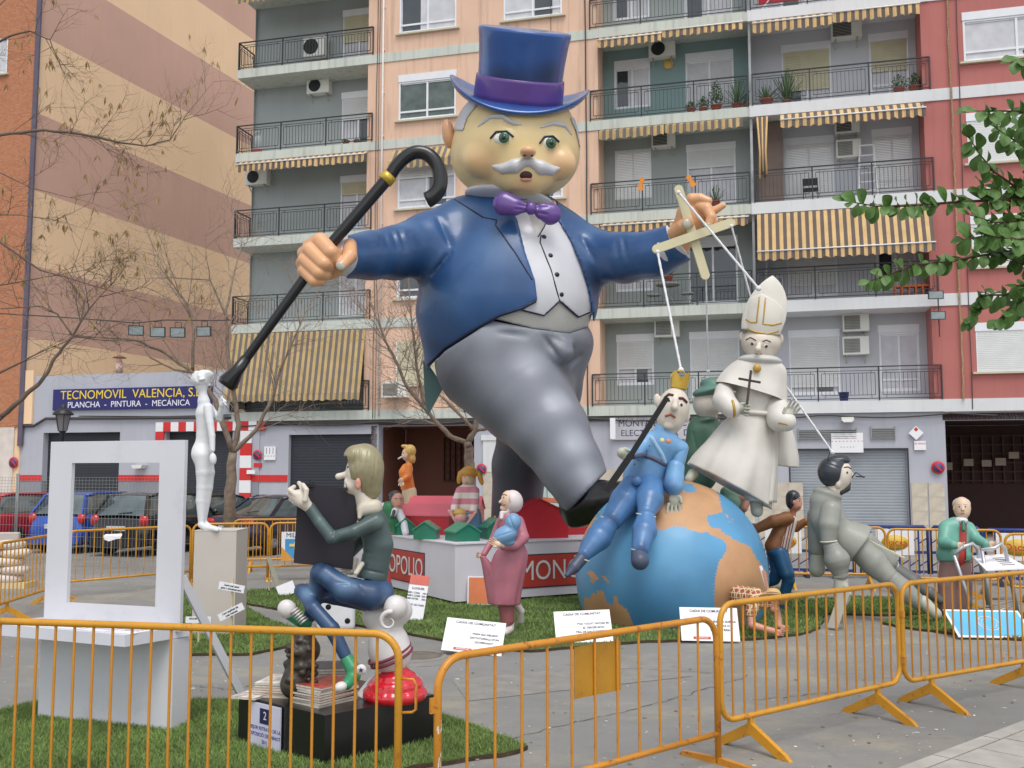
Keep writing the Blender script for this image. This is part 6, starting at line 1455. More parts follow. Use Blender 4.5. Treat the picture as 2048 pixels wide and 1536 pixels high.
JK = [('e', 30, (1018, 598, Yb), (181, 152, 138)), ('e', 60, (1045, 490, Yb), (122, 100, 96)), ('e', 40, (1012, 428, Yb), (98, 46, 60)), ('c', 40, [(905, 640, 15.9, 66), (900, 715, 15.95, 52)]), ('c', 40, [(920, 458, 15.85, 60), (860, 488, 15.6, 63), (790, 506, 15.1, 53), (740, 511, 14.75, 48), (696, 514, 14.45, 44)]),
      ('c', 40, [(1128, 490, 15.9, 58), (1180, 512, 15.7, 55), (1250, 516, 15.2, 50), (1310, 508, 14.85, 47), (1352, 488, 14.55, 44)])]
OHS = None
FJ = folds([(780, 455, 797, 500, 4, 4), (795, 452, 812, 505, 4, 4), (765, 462, 776, 495, 4, 3), (872, 430, 905, 500, 6, 4), (905, 500, 862, 556, 6, 6), (1160, 470, 1195, 530, 5, 4), (1245, 470, 1255, 525, 4, 3), (1232, 480, 1240, 540, 4, 3), (985, 650, 900, 735, 8, 0)])
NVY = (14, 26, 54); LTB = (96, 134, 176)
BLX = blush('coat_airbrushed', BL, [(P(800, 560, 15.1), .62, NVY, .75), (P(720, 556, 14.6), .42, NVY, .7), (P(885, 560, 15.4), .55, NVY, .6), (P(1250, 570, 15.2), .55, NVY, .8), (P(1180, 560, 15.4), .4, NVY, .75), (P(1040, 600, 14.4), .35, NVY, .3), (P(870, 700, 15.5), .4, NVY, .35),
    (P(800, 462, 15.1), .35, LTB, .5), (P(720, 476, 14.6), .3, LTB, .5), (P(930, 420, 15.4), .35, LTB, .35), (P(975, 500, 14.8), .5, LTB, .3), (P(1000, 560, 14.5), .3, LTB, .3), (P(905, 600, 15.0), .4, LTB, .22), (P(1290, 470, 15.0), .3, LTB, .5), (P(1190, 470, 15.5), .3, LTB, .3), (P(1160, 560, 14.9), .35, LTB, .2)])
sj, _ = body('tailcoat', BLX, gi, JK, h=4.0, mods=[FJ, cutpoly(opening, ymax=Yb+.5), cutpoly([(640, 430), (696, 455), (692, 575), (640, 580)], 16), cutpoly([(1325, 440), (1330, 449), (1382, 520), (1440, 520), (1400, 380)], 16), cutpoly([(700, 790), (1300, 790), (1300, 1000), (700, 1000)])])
wc = [('e', 30, (1020, 590, Yb-.0), (172, 138, 128)), ('e', 60, (1052, 490, Yb), (110, 96, 84))]
swc, _ = body('waistcoat', SHW, gi, [('e', 30, (1020, 592, Yb), (175, 148, 132)), ('e', 60, (1050, 492, Yb), (114, 98, 89))], h=3.6, mods=[cutpoly([(1000, 395), (985, 612), (1029, 618), (1088, 634), (1120, 603), (1158, 637), (1200, 622), (1200, 395)], keep=True), cutpoly([(1042, 395), (1075, 472), (1118, 395)], 16.5), lambda f, X, Y, Z: np.maximum(f, Y-(Yb+.3))])
ssh, _ = body('shirt', SHB, gi, [('e', 30, (1022, 598, Yb), (168, 142, 124)), ('e', 60, (1050, 492, Yb), (108, 94, 82))], h=3.8, mods=[cutpoly([(900, 395), (860, 640), (983, 636), (1068, 658), (1140, 667), (1200, 645), (1200, 395)], keep=True)])
# seams and edges on the coat front
line(sj, BLD, gi, [(909, 399), (967, 435), (993, 440), (991, 451), (1030, 505), (1064, 560)], 1.8, 13.5, 17)
line(swc, BLD, gi, [(1082, 470), (1080, 485), (1102, 540), (1118, 598), (1120, 603)], 1.6, 13.5, 17); line(swc, BLD, gi, [(1076, 474), (1088, 455), (1094, 440)], 1.4, 13.5, 17)
line(swc, BLD, gi, [(1024, 615), (1088, 631), (1119, 602), (1157, 634), (1180, 625)], 2.2, 13.5, 17, off=-.3)
for x, y in ((1088, 474), (1101, 511), (1114, 549), (1123, 589)): patch(gi, swc, x, y, 5.5, 5, 13.5, 17, BKS, 'button', .6)
# collar and bow tie
body('shirt_collar', SHW, gi, [('e', 6, (1018, 398, 15.65), (92, 16, 84), 8)], h=3.5)
body('bow_tie', PUR, gi, [('c', 3, [(1054, 416, 14.72, 9), (1030, 413, 14.74, 19), (1010, 408, 14.78, 25)], .65), ('c', 3, [(1070, 419, 14.72, 9), (1086, 423, 14.74, 18), (1100, 428, 14.78, 23)], .65), ('e', 3, (1062, 417, 14.66), (11, 14, 12))], h=2.2, mods=[folds([(1030, 408, 1056, 414, 2.5, 4), (1026, 418, 1054, 419, 2.5, 3), (1070, 416, 1098, 414, 2.5, 4), (1072, 424, 1098, 430, 2.5, 3)])])
# trousers
TR = [('c', 30, [(985, 722, 15.8, 116), (1050, 795, 15.5, 98), (1100, 862, 15.15, 78), (1140, 930, 14.9, 64), (1172, 987, 14.7, 57)]), ('c', 45, [(1095, 700, 16.0, 84), (1085, 780, 16.4, 76), (1058, 860, 16.7, 62), (1040, 930, 17.0, 54), (1030, 1046, 17.25, 48)]), ('e', 40, (1030, 680, 15.8), (150, 60, 118)), ('e', 18, (1122, 700, 15.1), (26, 26, 24))]
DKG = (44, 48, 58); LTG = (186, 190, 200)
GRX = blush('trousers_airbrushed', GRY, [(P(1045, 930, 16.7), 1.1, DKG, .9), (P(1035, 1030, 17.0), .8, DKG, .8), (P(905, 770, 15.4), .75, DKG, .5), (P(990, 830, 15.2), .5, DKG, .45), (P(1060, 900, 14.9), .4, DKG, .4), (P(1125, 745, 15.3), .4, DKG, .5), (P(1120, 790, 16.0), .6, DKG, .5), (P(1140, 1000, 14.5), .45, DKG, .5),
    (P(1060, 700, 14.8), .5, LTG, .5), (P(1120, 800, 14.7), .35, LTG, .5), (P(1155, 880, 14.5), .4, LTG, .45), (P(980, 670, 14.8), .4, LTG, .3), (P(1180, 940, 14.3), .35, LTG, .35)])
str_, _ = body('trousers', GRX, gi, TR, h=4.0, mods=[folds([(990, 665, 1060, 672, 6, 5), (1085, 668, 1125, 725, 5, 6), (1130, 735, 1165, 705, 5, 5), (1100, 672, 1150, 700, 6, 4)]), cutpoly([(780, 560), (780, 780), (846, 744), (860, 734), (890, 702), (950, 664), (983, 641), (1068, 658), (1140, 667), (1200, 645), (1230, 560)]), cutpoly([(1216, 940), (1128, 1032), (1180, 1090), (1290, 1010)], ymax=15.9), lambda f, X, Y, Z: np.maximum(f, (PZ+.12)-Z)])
body('shoe', BKS, gi, [('c', 14, [(1158, 1014, 14.75, 40), (1200, 1000, 14.5, 40), (1245, 992, 14.25, 30)]), ('c', 8, [(1145, 1040, 14.7, 14), (1215, 1022, 14.4, 14)])], h=2.8)
ss2, _ = body('shoe', BKS, gi, [('c', 14, [(1030, 1050, 17.25, 26), (1098, 1048, 16.75, 27)]), ('e', 10, (1104, 1046, 16.7), (36, 24, 30))], h=2.8, mods=[lambda f, X, Y, Z: np.maximum(f, PZ+.002-Z)])
# coat tails
LIN = paint('coat_lining', (70, 104, 104), .5, .1)
def tail(pts, Y, th, m, name='coat_tail'):
    b = MB(); V = [P(x, y, Y) for x, y in pts]; n = len(V); back = Vector((0, th, 0)); b.add(V+[v+back for v in V], [tuple(range(n)), tuple(range(2*n-1, n-1, -1))]+[(i, (i+1) % n, n+(i+1) % n, n+i) for i in range(n)]); return adopt(b.build(name, m), gi)
tail([(846, 720), (860, 733), (885, 770), (886, 776), (870, 805), (855, 832), (849, 790)], 16.2, .07, [LIN]); tail([(905, 780), (915, 795), (929, 826), (947, 806), (930, 790)], 17.0, .07, [BL])
line(sj, BLD, gi, [(1072, 602), (1045, 616), (1000, 630), (950, 658), (890, 695), (856, 730)], 3.0, 13.5, 17.5, name='coat_hem')
# head
HO = P(1036, 203, 15.4); HAX = Vector((.10, -.45, .89)).normalized()
HD = [('e', 40, (1030, 316, 15.5), (131, 88, 112)), ('e', 60, (1032, 250, 15.5), (112, 74, 106)), ('e', 30, (1050, 350, 14.95), (58, 42, 34)), ('e', 5, (1056, 304, 14.52), (17, 12, 19)), ('e', 12, (965, 320, 15.0), (40, 36, 30)), ('e', 12, (1120, 328, 15.0), (34, 34, 30)),
      ('e', 8, (1004, 274, 14.83), (25, 21, 16)), ('e', 8, (1098, 284, 14.85), (21, 20, 15))]
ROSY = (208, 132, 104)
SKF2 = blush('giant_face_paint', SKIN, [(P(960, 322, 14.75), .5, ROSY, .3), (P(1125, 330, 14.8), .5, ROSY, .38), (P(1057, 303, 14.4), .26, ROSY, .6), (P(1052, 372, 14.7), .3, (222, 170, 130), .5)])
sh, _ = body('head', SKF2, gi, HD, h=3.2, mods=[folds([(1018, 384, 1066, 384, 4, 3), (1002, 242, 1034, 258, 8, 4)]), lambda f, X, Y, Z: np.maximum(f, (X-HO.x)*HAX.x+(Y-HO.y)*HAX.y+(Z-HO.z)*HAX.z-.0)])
body('ear', SKINH, gi, [('e', 5, (897, 268, 15.55), (13, 31, 16), -8), ('-e', 4, (899, 268, 15.35), (6, 20, 8), -8)], h=1.8)
for (poly) in ([(900, 190), (958, 205), (934, 236), (926, 262), (905, 260)], [(1140, 235), (1172, 235), (1172, 312), (1160, 300), (1152, 262)]):
    body('hair', GRYH, gi, [('e', 40, (1030, 316, 15.5), (133, 90, 114)), ('e', 60, (1032, 250, 15.5), (115, 77, 109))], h=2.6, mods=[cutpoly(poly, keep=True), lambda f, X, Y, Z: np.maximum(f, (X-HO.x)*HAX.x+(Y-HO.y)*HAX.y+(Z-HO.z)*HAX.z-.0)])
EYL = dict(y0=13.8, y1=16)
eye(gi, sh, 1004, 276, 22, 14, 13.8, 16, EGR, -.22, 0, .82); eye(gi, sh, 1098, 286, 18, 14, 13.8, 16, EGR, -.2, 0, .82)
for ex, ey, er in ((1004, 276, 23), (1098, 286, 19)): line(sh, BLD, gi, [(ex-er, ey+1), (ex-er*.5, ey-12), (ex+er*.4, ey-13), (ex+er, ey-2)], 2.2, 13.8, 16, 'eyelid_line', .6)
line(sh, GRYH, gi, [(956, 254), (980, 235), (1006, 234), (1026, 246), (1044, 250)], 6, 13.8, 16, 'eyebrow', .15, 8, True, flat=.7); line(sh, GRYH, gi, [(1080, 256), (1106, 247), (1130, 252), (1143, 270)], 5.5, 13.8, 16, 'eyebrow', .1, 8, True, flat=.7)
# plain tapering moustache
smm = SDF(.018)
for pts in ([(1053, 322), (1030, 332), (1006, 337), (986, 332)], [(1060, 323), (1082, 335), (1102, 340), (1118, 336)]):
    V = [(sh.hit(x, y, 13.8, 16)[0]+Vector((0, .015, 0)), r*.0074) for (x, y), r in zip(pts, (10, 15, 11, 4))]; smm.chain(V, .06)
smm.build('moustache', GRYH, gi)
patch(gi, sh, 1052, 351, 13, 9, 13.8, 16, mat('mouth_dark', (60, 22, 24), .5, var=0), 'mouth', .35); patch(gi, sh, 1052, 359, 12, 4.5, 13.8, 16, SKR, 'lower_lip', .5)
for x in (1049, 1064): patch(gi, sh, x, 311, 3.6, 2.6, 13.8, 16, mat('nostril_dark', (70, 34, 30), .7, var=0), 'nostril', .4)
# hat
ax = Vector((.10, -.45, .89)).normalized(); hx = Vector((1, 0, -.112)).normalized(); hx = (hx-ax*hx.dot(ax)).normalized(); hy = ax.cross(hx); HT = frame_from(HO, hx, hy, ax)
def hatpart(name, prof, m, sy=1.0, n=64):
    b = MB(); b.lathe([(r, z) for r, z in prof], n=n, sy=sy); b.v = [tuple(HT @ Vector(v)) for v in b.v]; return adopt(b.build(name, m), gi)
HBL = paint('hat_blue', (34, 82, 150), .26, .6, var=.18, vs=1.4)
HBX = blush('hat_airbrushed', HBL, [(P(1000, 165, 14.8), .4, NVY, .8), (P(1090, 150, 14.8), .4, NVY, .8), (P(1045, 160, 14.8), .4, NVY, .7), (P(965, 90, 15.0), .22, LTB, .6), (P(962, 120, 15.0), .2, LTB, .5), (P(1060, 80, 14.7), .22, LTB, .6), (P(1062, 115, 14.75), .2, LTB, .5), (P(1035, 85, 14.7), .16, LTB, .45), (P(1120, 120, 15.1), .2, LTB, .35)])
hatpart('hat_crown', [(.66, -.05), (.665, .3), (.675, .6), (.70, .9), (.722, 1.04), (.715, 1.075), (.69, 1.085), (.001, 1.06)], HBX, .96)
hatpart('hat_band', [(.67, -.02), (.715, -.02), (.712, .1), (.70, .33), (.697, .37), (.66, .375)], PUR, .965)
b = MB(); nn_, mr_ = 72, 9; top = []; 
for lay in (0, 1):
    for j in range(mr_+1):
        t_ = j/mr_
        for k in range(nn_):
            a = 2*math.pi*k/nn_; c2 = math.cos(a)**2; rx = .66+(1.14-.66)*t_; ry = .64+(1.06-.64)*t_
            z = (.29*c2**1.1-.05*(1-c2))*t_**1.7; th = .085*math.sqrt(max(0, 1-t_**4))*.9+.012
            b.v.append(tuple(HT @ Vector((rx*math.cos(a)*(1-.03*c2*t_), ry*math.sin(a), z-(th if lay else -th*.3)))))
for lay in (0, 1):
    for j in range(mr_):
        for k in range(nn_): l = (k+1) % nn_; o_ = lay*(mr_+1)*nn_; q = (o_+j*nn_+k, o_+j*nn_+l, o_+(j+1)*nn_+l, o_+(j+1)*nn_+k); b.f.append(q if not lay else q[::-1]); b.m.append(0); b.sm.append(True)
o2 = (mr_+1)*nn_
for k in range(nn_): l = (k+1) % nn_; b.f.append((mr_*nn_+k, mr_*nn_+l, o2+mr_*nn_+l, o2+mr_*nn_+k)); b.m.append(0); b.sm.append(True)
adopt(b.build('hat_brim', HBL), gi)
# cuffs and hands
body('cuff', SHW, gi, [('c', 4, [(700, 514, 14.45, 40), (688, 514, 14.36, 39)])], h=2.6)
body('cuff', SHW, gi, [('c', 4, [(1340, 494, 14.6, 41), (1358, 483, 14.5, 41)])], h=2.6, mods=[cutpoly([(1331, 445), (1384, 520), (1480, 520), (1420, 380)], 16)])
body('hand', SKINH, gi, [('e', 10, (655, 517, 14.25), (42, 44, 34)), ('c', 12, [(690, 514, 14.38, 33), (665, 515, 14.3, 34)]),
    ('c', 2.6, [(620, 492, 14.1, 15), (641, 482, 13.95, 17), (662, 505, 13.82, 16), (668, 516, 13.86, 14)]), ('c', 2.6, [(608, 506, 14.1, 14), (620, 500, 13.95, 16), (648, 528, 13.8, 15), (658, 533, 13.88, 13)]),
    ('c', 2.6, [(604, 526, 14.12, 13), (610, 520, 13.98, 15), (638, 546, 13.82, 14), (652, 549, 13.9, 12)]), ('c', 2.6, [(606, 542, 14.12, 12), (609, 541, 13.98, 13), (628, 562, 13.86, 12), (643, 562, 13.92, 10)]),
    ('c', 4, [(700, 490, 14.2, 14), (700, 512, 14.0, 15), (684, 530, 13.84, 12)])], h=1.7, Y=14.2)
b = MB(); b.ball(P(681, 532, 13.76), (.075, .03, .06), 14, M=rot2(40)); adopt(b.build('thumbnail', mat('nail_grey', (168, 164, 150), .3, coat=.4)), gi)
body('hand', SKINH, gi, [('c', 10, [(1350, 490, 14.5, 30), (1372, 455, 14.3, 28)]), ('e', 10, (1384, 430, 14.2), (32, 34, 22), 20), ('c', 3, [(1350, 466, 14.2, 15), (1366, 452, 14.02, 14), (1376, 446, 13.95, 13)]),
    ('c', 3, [(1376, 412, 14.15, 13), (1384, 399, 14.1, 13), (1400, 397, 14.05, 11), (1417, 402, 14.0, 8)]), ('c', 3, [(1396, 412, 14.1, 12), (1414, 418, 14.0, 12), (1422, 434, 13.95, 10), (1417, 449, 13.95, 8)]), ('c', 3, [(1402, 424, 14.15, 11), (1420, 430, 14.05, 11), (1428, 442, 14.0, 9), (1426, 452, 14.0, 8)]), ('c', 3, [(1404, 436, 14.25, 11), (1424, 424, 14.2, 9), (1446, 411, 14.15, 6.5)])], h=1.5, Y=14.2)
b = MB(); b.ball(P(1374, 448, 13.86), (.066, .03, .075), 14, M=rot2(10)); b.ball(P(1417, 450, 13.9), (.03, .018, .035), 10); b.ball(P(1426, 454, 13.95), (.028, .018, .033), 10); adopt(b.build('fingernails', mat('nail_grey', (168, 164, 150))), gi)
# cane
Yc_ = 14.05; cn = thing('cane', 'huge black walking cane with hooked handle and gold ring in the giant fist', 'cane', P(460, 765, Yc_))
b = MB(); pts = [(470, 748), (560, 624), (640, 515), (700, 445), (775, 357), (790, 336), (808, 317), (830, 305), (853, 308), (871, 325), (880, 350), (878, 376), (866, 393), (852, 401)]
V = []
for i in range(len(pts)-1):
    p0, p1, p2, p3 = pts[max(i-1, 0)], pts[i], pts[i+1], pts[min(i+2, len(pts)-1)]
    for k in range(5): u = k/5; V.append(tuple(.5*((2*p1[j])+(-p0[j]+p2[j])*u+(2*p0[j]-5*p1[j]+4*p2[j]-p3[j])*u*u+(-p0[j]+3*p1[j]-3*p2[j]+p3[j])*u**3) for j in (0, 1)))
V.append(pts[-1]); rr = [(9+4*min(1, i/20)+4*max(0, (i-22))/45)*sc_(Yc_) for i in range(len(V))]; rr[-1] *= .6
b.tube([P(x, y, Yc_) for x, y in V], rr, 18); adopt(b.build('shaft', BKS), cn)
b = MB(); b.tube([P(493, 716, Yc_), P(474, 742, Yc_), P(458, 764, Yc_), P(452, 772, Yc_)], [.075, .09, .145, .13], 18); adopt(b.build('ferrule', BKS), cn)
b = MB(); b.tube([P(769, 363, Yc_), P(781, 350, Yc_)], .112, 18); adopt(b.build('gold_ring', mat('gold_paint', (206, 172, 60), .3, metal=.35, coat=.3)), cn)
# control bars and strings
ct = thing('marionette_control', 'pale wooden cross of two crossed bars held in the giant raised hand', 'control bar', P(1390, 470, 13.95)); CW = mat('cream_bar', (204, 196, 160), .5, var=.05)
def flatbar(a, c, w_, Y, th, par, m, name='bar'):
    A = P(a[0], a[1], Y); B = P(c[0], c[1], Y); d = (B-A).normalized(); n = Vector((0, -1, 0)); x = d; y = n.cross(d).normalized(); L = (B-A).length; r = w_*sc_(Y)/2; po = [(r+r*math.cos(R(90+18*i)), r*math.sin(R(90+18*i))) for i in range(11)]+[(L-r+r*math.cos(R(-90+18*i)), r*math.sin(R(-90+18*i))) for i in range(11)]
    b = MB(); b.prism(po, frame_from(A, x, y, x.cross(y)), th); return adopt(b.build(name, m), par)
flatbar((1354, 372), (1412, 560), 18, 13.98, .05, ct, CW); flatbar((1304, 502), (1468, 444), 18, 13.9, .05, ct, CW)
ROPE = mat('white_rope', (226, 226, 228), .8, var=.12, vs=60, bump=.3, bs=90)
def rope(pts, label, r=.017):
    t = thing('marionette_string', label, 'string', pts[0]); b = MB(); V = []
    for a, c in zip(pts[:-1], pts[1:]):
        n = max(2, int((c-a).length/.05)); V += [a.lerp(c, i/n) for i in range(n)]
    V.append(pts[-1]); b.tube(V, [r*(1+.14*math.sin(i*2.2)) for i in range(len(V))], 6); b.ball(pts[0], r*2, 8); b.ball(pts[-1], r*2.4, 8); adopt(b.build('cord', ROPE), t)
rope([P(1357, 385, 13.85), P(1517, 577, 13.55)], 'white string from the control bar top to the mitre'); rope([P(1315, 504, 13.8), P(1362, 740, 13.2)], 'white string from the control bar left end to the gold crown')
rope([P(1463, 452, 13.85), P(1500, 590, 14.2), P(1567, 765, 14.3), P(1665, 905, 13.95)], 'long white string passing behind the mitre to the dark haired grey puppet', .014); rope([P(1412, 553, 14.0), P(1416, 742, 14.75)], 'thin string hanging from the control bar down to the green beret', .012)
# ---------------------------------------------------------------- globe
gl = thing('globe', 'big terrestrial globe in blue and sandy brown resting on the turf', 'globe', Vector((2.18, 13.9, 0)))
gc = Vector((2.182, 13.9, .585)); gr = 1.305
zz = lambda L: polysd([(1120+x/2.742, 720+y/2.742) for x, y in L])
lands = [zz([(500, 930), (500, 830), (560, 740), (640, 690), (700, 655), (800, 660), (870, 740), (880, 790), (893, 830), (860, 845), (812, 850), (805, 880), (830, 920), (880, 925), (895, 950), (930, 965), (960, 990), (1040, 1020), (1080, 1090), (1140, 1180), (1140, 1290), (1060, 1330), (1000, 1500), (880, 1500), (848, 1375), (845, 1300), (850, 1200), (870, 1110), (910, 1050), (915, 1010), (890, 985), (840, 965), (800, 940), (775, 950), (740, 938), (700, 930), (690, 915), (620, 912), (590, 925), (570, 932)]),
    zz([(85, 990), (110, 900), (150, 850), (215, 812), (218, 832), (195, 850), (200, 870), (175, 890), (180, 915), (160, 930), (150, 960), (120, 985)]), zz([(145, 1165), (160, 1155), (180, 1160), (210, 1195), (205, 1210), (190, 1205), (185, 1225), (165, 1218), (170, 1195)]), zz([(225, 1185), (245, 1183), (272, 1218), (262, 1225)]),
    zz([(130, 1300), (165, 1308), (175, 1278), (200, 1280), (205, 1265), (240, 1265), (252, 1325), (290, 1345), (295, 1292), (310, 1295), (320, 1335), (365, 1365), (400, 1440), (380, 1560), (200, 1560), (130, 1400)]), zz([(905, 840), (918, 850), (925, 868), (915, 866)]), zz([(918, 880), (935, 885), (930, 895)]), zz([(938, 870), (950, 880), (945, 888)])]
holes_ = [zz([(675, 684), (700, 676), (725, 684), (735, 700), (755, 712), (735, 722), (705, 728), (675, 715)])]
nu, nv = 720, 330; th_ = np.linspace(0, 2*np.pi, nu+1)[:-1]; ph_ = np.linspace(.001, np.pi*.70, nv); TH_, PH_ = np.meshgrid(th_, ph_, indexing='ij')
pole = Vector((.12, -.15, 1)).normalized(); 
X = gc.x+gr*np.sin(PH_)*np.cos(TH_); Y = gc.y+gr*np.sin(PH_)*np.sin(TH_); Z = gc.z+gr*np.cos(PH_)
V = np.stack([X, Y, Z], -1).reshape(-1, 3); idx = np.arange(nu*nv).reshape(nu, nv)
a = idx[:, :-1]; b_ = np.roll(idx, -1, 0)[:, :-1]; c_ = np.roll(idx, -1, 0)[:, 1:]; d_ = idx[:, 1:]; Q = np.stack([a, d_, c_, b_], -1).reshape(-1, 4)
fc = V[Q].mean(1); px, py = proj(fc[:, 0], fc[:, 1], fc[:, 2]); px = px+1.3*np.sin(py*.9)+.8*np.sin(px*1.7); py = py+1.2*np.sin(px*.8)
ld = np.min([f_(px, py) for f_ in lands], 0); ld = np.maximum(ld, -np.min([f_(px, py) for f_ in holes_], 0)); front = ((fc-np.array(gc)) @ (np.array(gc)-np.array([0, 0, EYE])))/gr < .05*14
backland = (np.sin(fc[:, 0]*3.1+fc[:, 2]*2)+np.sin(fc[:, 2]*4.3-fc[:, 0]*1.7)*.8) > .5; land = np.where(front, ld < 0, backland)
me = bpy.data.meshes.new('sphere'); me.vertices.add(len(V)); me.vertices.foreach_set('co', V.astype(np.float32).ravel()); me.loops.add(len(Q)*4); me.loops.foreach_set('vertex_index', Q.astype(np.int32).ravel()); me.polygons.add(len(Q)); me.polygons.foreach_set('loop_start', np.arange(0, len(Q)*4, 4, dtype=np.int32)); me.polygons.foreach_set('loop_total', np.full(len(Q), 4, np.int32)); me.polygons.foreach_set('use_smooth', np.ones(len(Q), bool)); me.polygons.foreach_set('material_index', land.astype(np.int32)); me.update(calc_edges=True)
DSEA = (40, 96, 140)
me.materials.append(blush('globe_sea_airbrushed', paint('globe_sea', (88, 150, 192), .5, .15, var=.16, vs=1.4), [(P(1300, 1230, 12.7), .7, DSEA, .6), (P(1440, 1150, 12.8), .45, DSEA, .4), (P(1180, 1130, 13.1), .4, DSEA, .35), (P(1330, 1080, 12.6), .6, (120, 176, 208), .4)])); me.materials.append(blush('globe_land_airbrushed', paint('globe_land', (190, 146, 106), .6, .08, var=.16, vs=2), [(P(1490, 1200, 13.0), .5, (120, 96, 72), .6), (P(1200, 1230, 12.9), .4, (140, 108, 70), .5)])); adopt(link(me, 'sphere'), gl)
# ---------------------------------------------------------------- crowned puppet in blue uniform
def J3(a, Y): return (a[0], a[1], Y)
LB = paint('uniform_blue', (112, 160, 204), .42, .25, var=.16, vs=3); DB = paint('uniform_navy', (74, 118, 168), .42, .25, var=.2, vs=3); NV = paint('boot_slate', (66, 76, 98), .5, .15, var=.15); CRE = mat('cream_ring', (206, 204, 186), .5, var=0); SASH = paint('sash_pale_blue', (150, 190, 222), .45, .2)
kg = figure('king_puppet', 'crowned puppet in blue uniform draped over the front of the globe', 'sculpture', P(1290, 960, 13.4))
Yk = 13.1
sk, _ = body('head', SKP, kg, [('e', 6, (1346, 818, Yk), (32, 43, 34), 12), ('e', 8, (1340, 843, Yk-.02), (25, 24, 26), 12), ('e', 3, (1314, 800, Yk+.03), (7, 13, 6), 0), ('e', 3, (1374, 833, Yk+.03), (6, 12, 6), 10), ('c', 4, [(1351, 802, Yk-.21, 4.5), (1349, 815, Yk-.27, 7.5)]), ('c', 6, [(1338, 850, Yk, 17), (1332, 868, Yk, 17)]), ('e', 4, (1337, 852, Yk-.15), (9, 7, 6))], h=1.3)
kw = dict(y0=12, y1=13.6)
eye(kg, sk, 1339, 801, 5.5, 4, 12, 13.6, EBR, .1, -.1); eye(kg, sk, 1363, 809, 5.5, 4.5, 12, 13.6, EBR, .1, -.1)
BRW = mat('brow_maroon', (84, 44, 44), .6, var=.1); line(sk, BRW, kg, [(1330, 796), (1338, 789), (1347, 791)], 3, 12, 13.6, 'eyebrow', .2); line(sk, BRW, kg, [(1357, 797), (1365, 797), (1373, 805)], 3, 12, 13.6, 'eyebrow', .2); line(sk, mat('lip_paint', (164, 92, 76), .5, var=0), kg, [(1331, 832), (1341, 829), (1350, 835)], 2.4, 12, 13.6, 'mouth', .2)
b = MB(); q = P(1357, 777, Yk+.02); M = rot2(10); n = 40; r = 16.5*sc_(Yk); hcr = .19
for k in range(n):
    a = 2*math.pi*k/n; tz = abs(((k*4/n)+.5) % 1-.5)*2; 
    for rr_, z in ((r, 0), (r*1.1, hcr*.5), (r*1.17, hcr*(.62+.55*tz)), (r*1.08, hcr*(.62+.55*tz)), (r*.9, 0)): b.v.append(tuple(q+M @ Vector((rr_*math.cos(a), rr_*math.sin(a), z))))
for k in range(n):
    for j in range(4): l = (k+1) % n; b.f.append((k*5+j, l*5+j, l*5+j+1, k*5+j+1)); b.m.append(0); b.sm.append(False)
GOLD = mat('gold_satin', (208, 172, 70), .32, metal=.45, coat=.2, var=.08); adopt(b.build('crown', GOLD), kg); b = MB(); b.tube([P(1360, 752, Yk)+Vector((.075*math.cos(u), 0, .075*math.sin(u))) for u in np.linspace(0, 6.2832, 19)[:-1]], .008, 6, closed=True); adopt(b.build('hanging_ring', GOLD), kg)
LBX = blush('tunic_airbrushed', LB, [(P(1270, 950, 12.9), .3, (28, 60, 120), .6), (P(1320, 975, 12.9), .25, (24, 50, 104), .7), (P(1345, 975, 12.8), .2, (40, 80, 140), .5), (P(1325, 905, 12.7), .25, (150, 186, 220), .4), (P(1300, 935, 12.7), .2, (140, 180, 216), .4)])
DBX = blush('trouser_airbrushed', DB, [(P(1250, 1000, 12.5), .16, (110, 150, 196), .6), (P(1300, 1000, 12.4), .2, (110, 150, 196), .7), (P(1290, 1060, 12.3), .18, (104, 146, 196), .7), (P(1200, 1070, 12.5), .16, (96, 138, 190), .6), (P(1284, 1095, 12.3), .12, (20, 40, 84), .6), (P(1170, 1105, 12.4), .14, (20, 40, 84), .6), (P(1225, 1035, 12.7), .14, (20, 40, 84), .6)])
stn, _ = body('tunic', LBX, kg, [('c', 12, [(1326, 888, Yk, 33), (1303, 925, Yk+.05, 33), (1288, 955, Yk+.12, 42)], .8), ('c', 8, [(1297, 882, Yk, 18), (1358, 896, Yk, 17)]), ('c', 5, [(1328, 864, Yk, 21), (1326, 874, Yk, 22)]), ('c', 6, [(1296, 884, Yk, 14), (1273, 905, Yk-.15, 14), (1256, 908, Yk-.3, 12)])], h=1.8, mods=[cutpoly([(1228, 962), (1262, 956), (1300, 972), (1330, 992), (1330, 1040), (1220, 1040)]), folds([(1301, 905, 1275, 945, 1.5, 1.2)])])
body('upper_arm', LB, kg, [('c', 6, [(1362, 896, Yk, 15), (1356, 924, Yk-.02, 14)])], h=1.6); body('forearm', LBX, kg, [('c', 6, [(1351, 935, Yk-.03, 18), (1347, 972, Yk-.1, 20)])], h=1.6)
hand(kg, SKG, 1349, 998, Yk-.12, 92, 28, .12, -1); hand(kg, SKG, 1247, 908, Yk-.35, 40, 26, .9, -1, wrist=(1262, 906, Yk-.25))
for (x1, y1, x2, y2, w_) in ((1302, 868, 1333, 925, 6),): line(stn, SASH, kg, [(1301, 872), (1312, 890), (1323, 908), (1331, 927)], 5.5, 12, 13.6, 'sash', -.45, 8)
line(stn, mat('belt_grey', (86, 90, 110), .5, var=.1), kg, [(1267, 914), (1285, 910), (1305, 916), (1332, 930)], 5, 12, 13.8, 'belt', -.3, 8)
for x, y in ((1299, 892), (1293, 902), (1277, 921), (1269, 929)): patch(kg, stn, x, y, 2, 2, 12, 13.8, NV, 'button', .6)
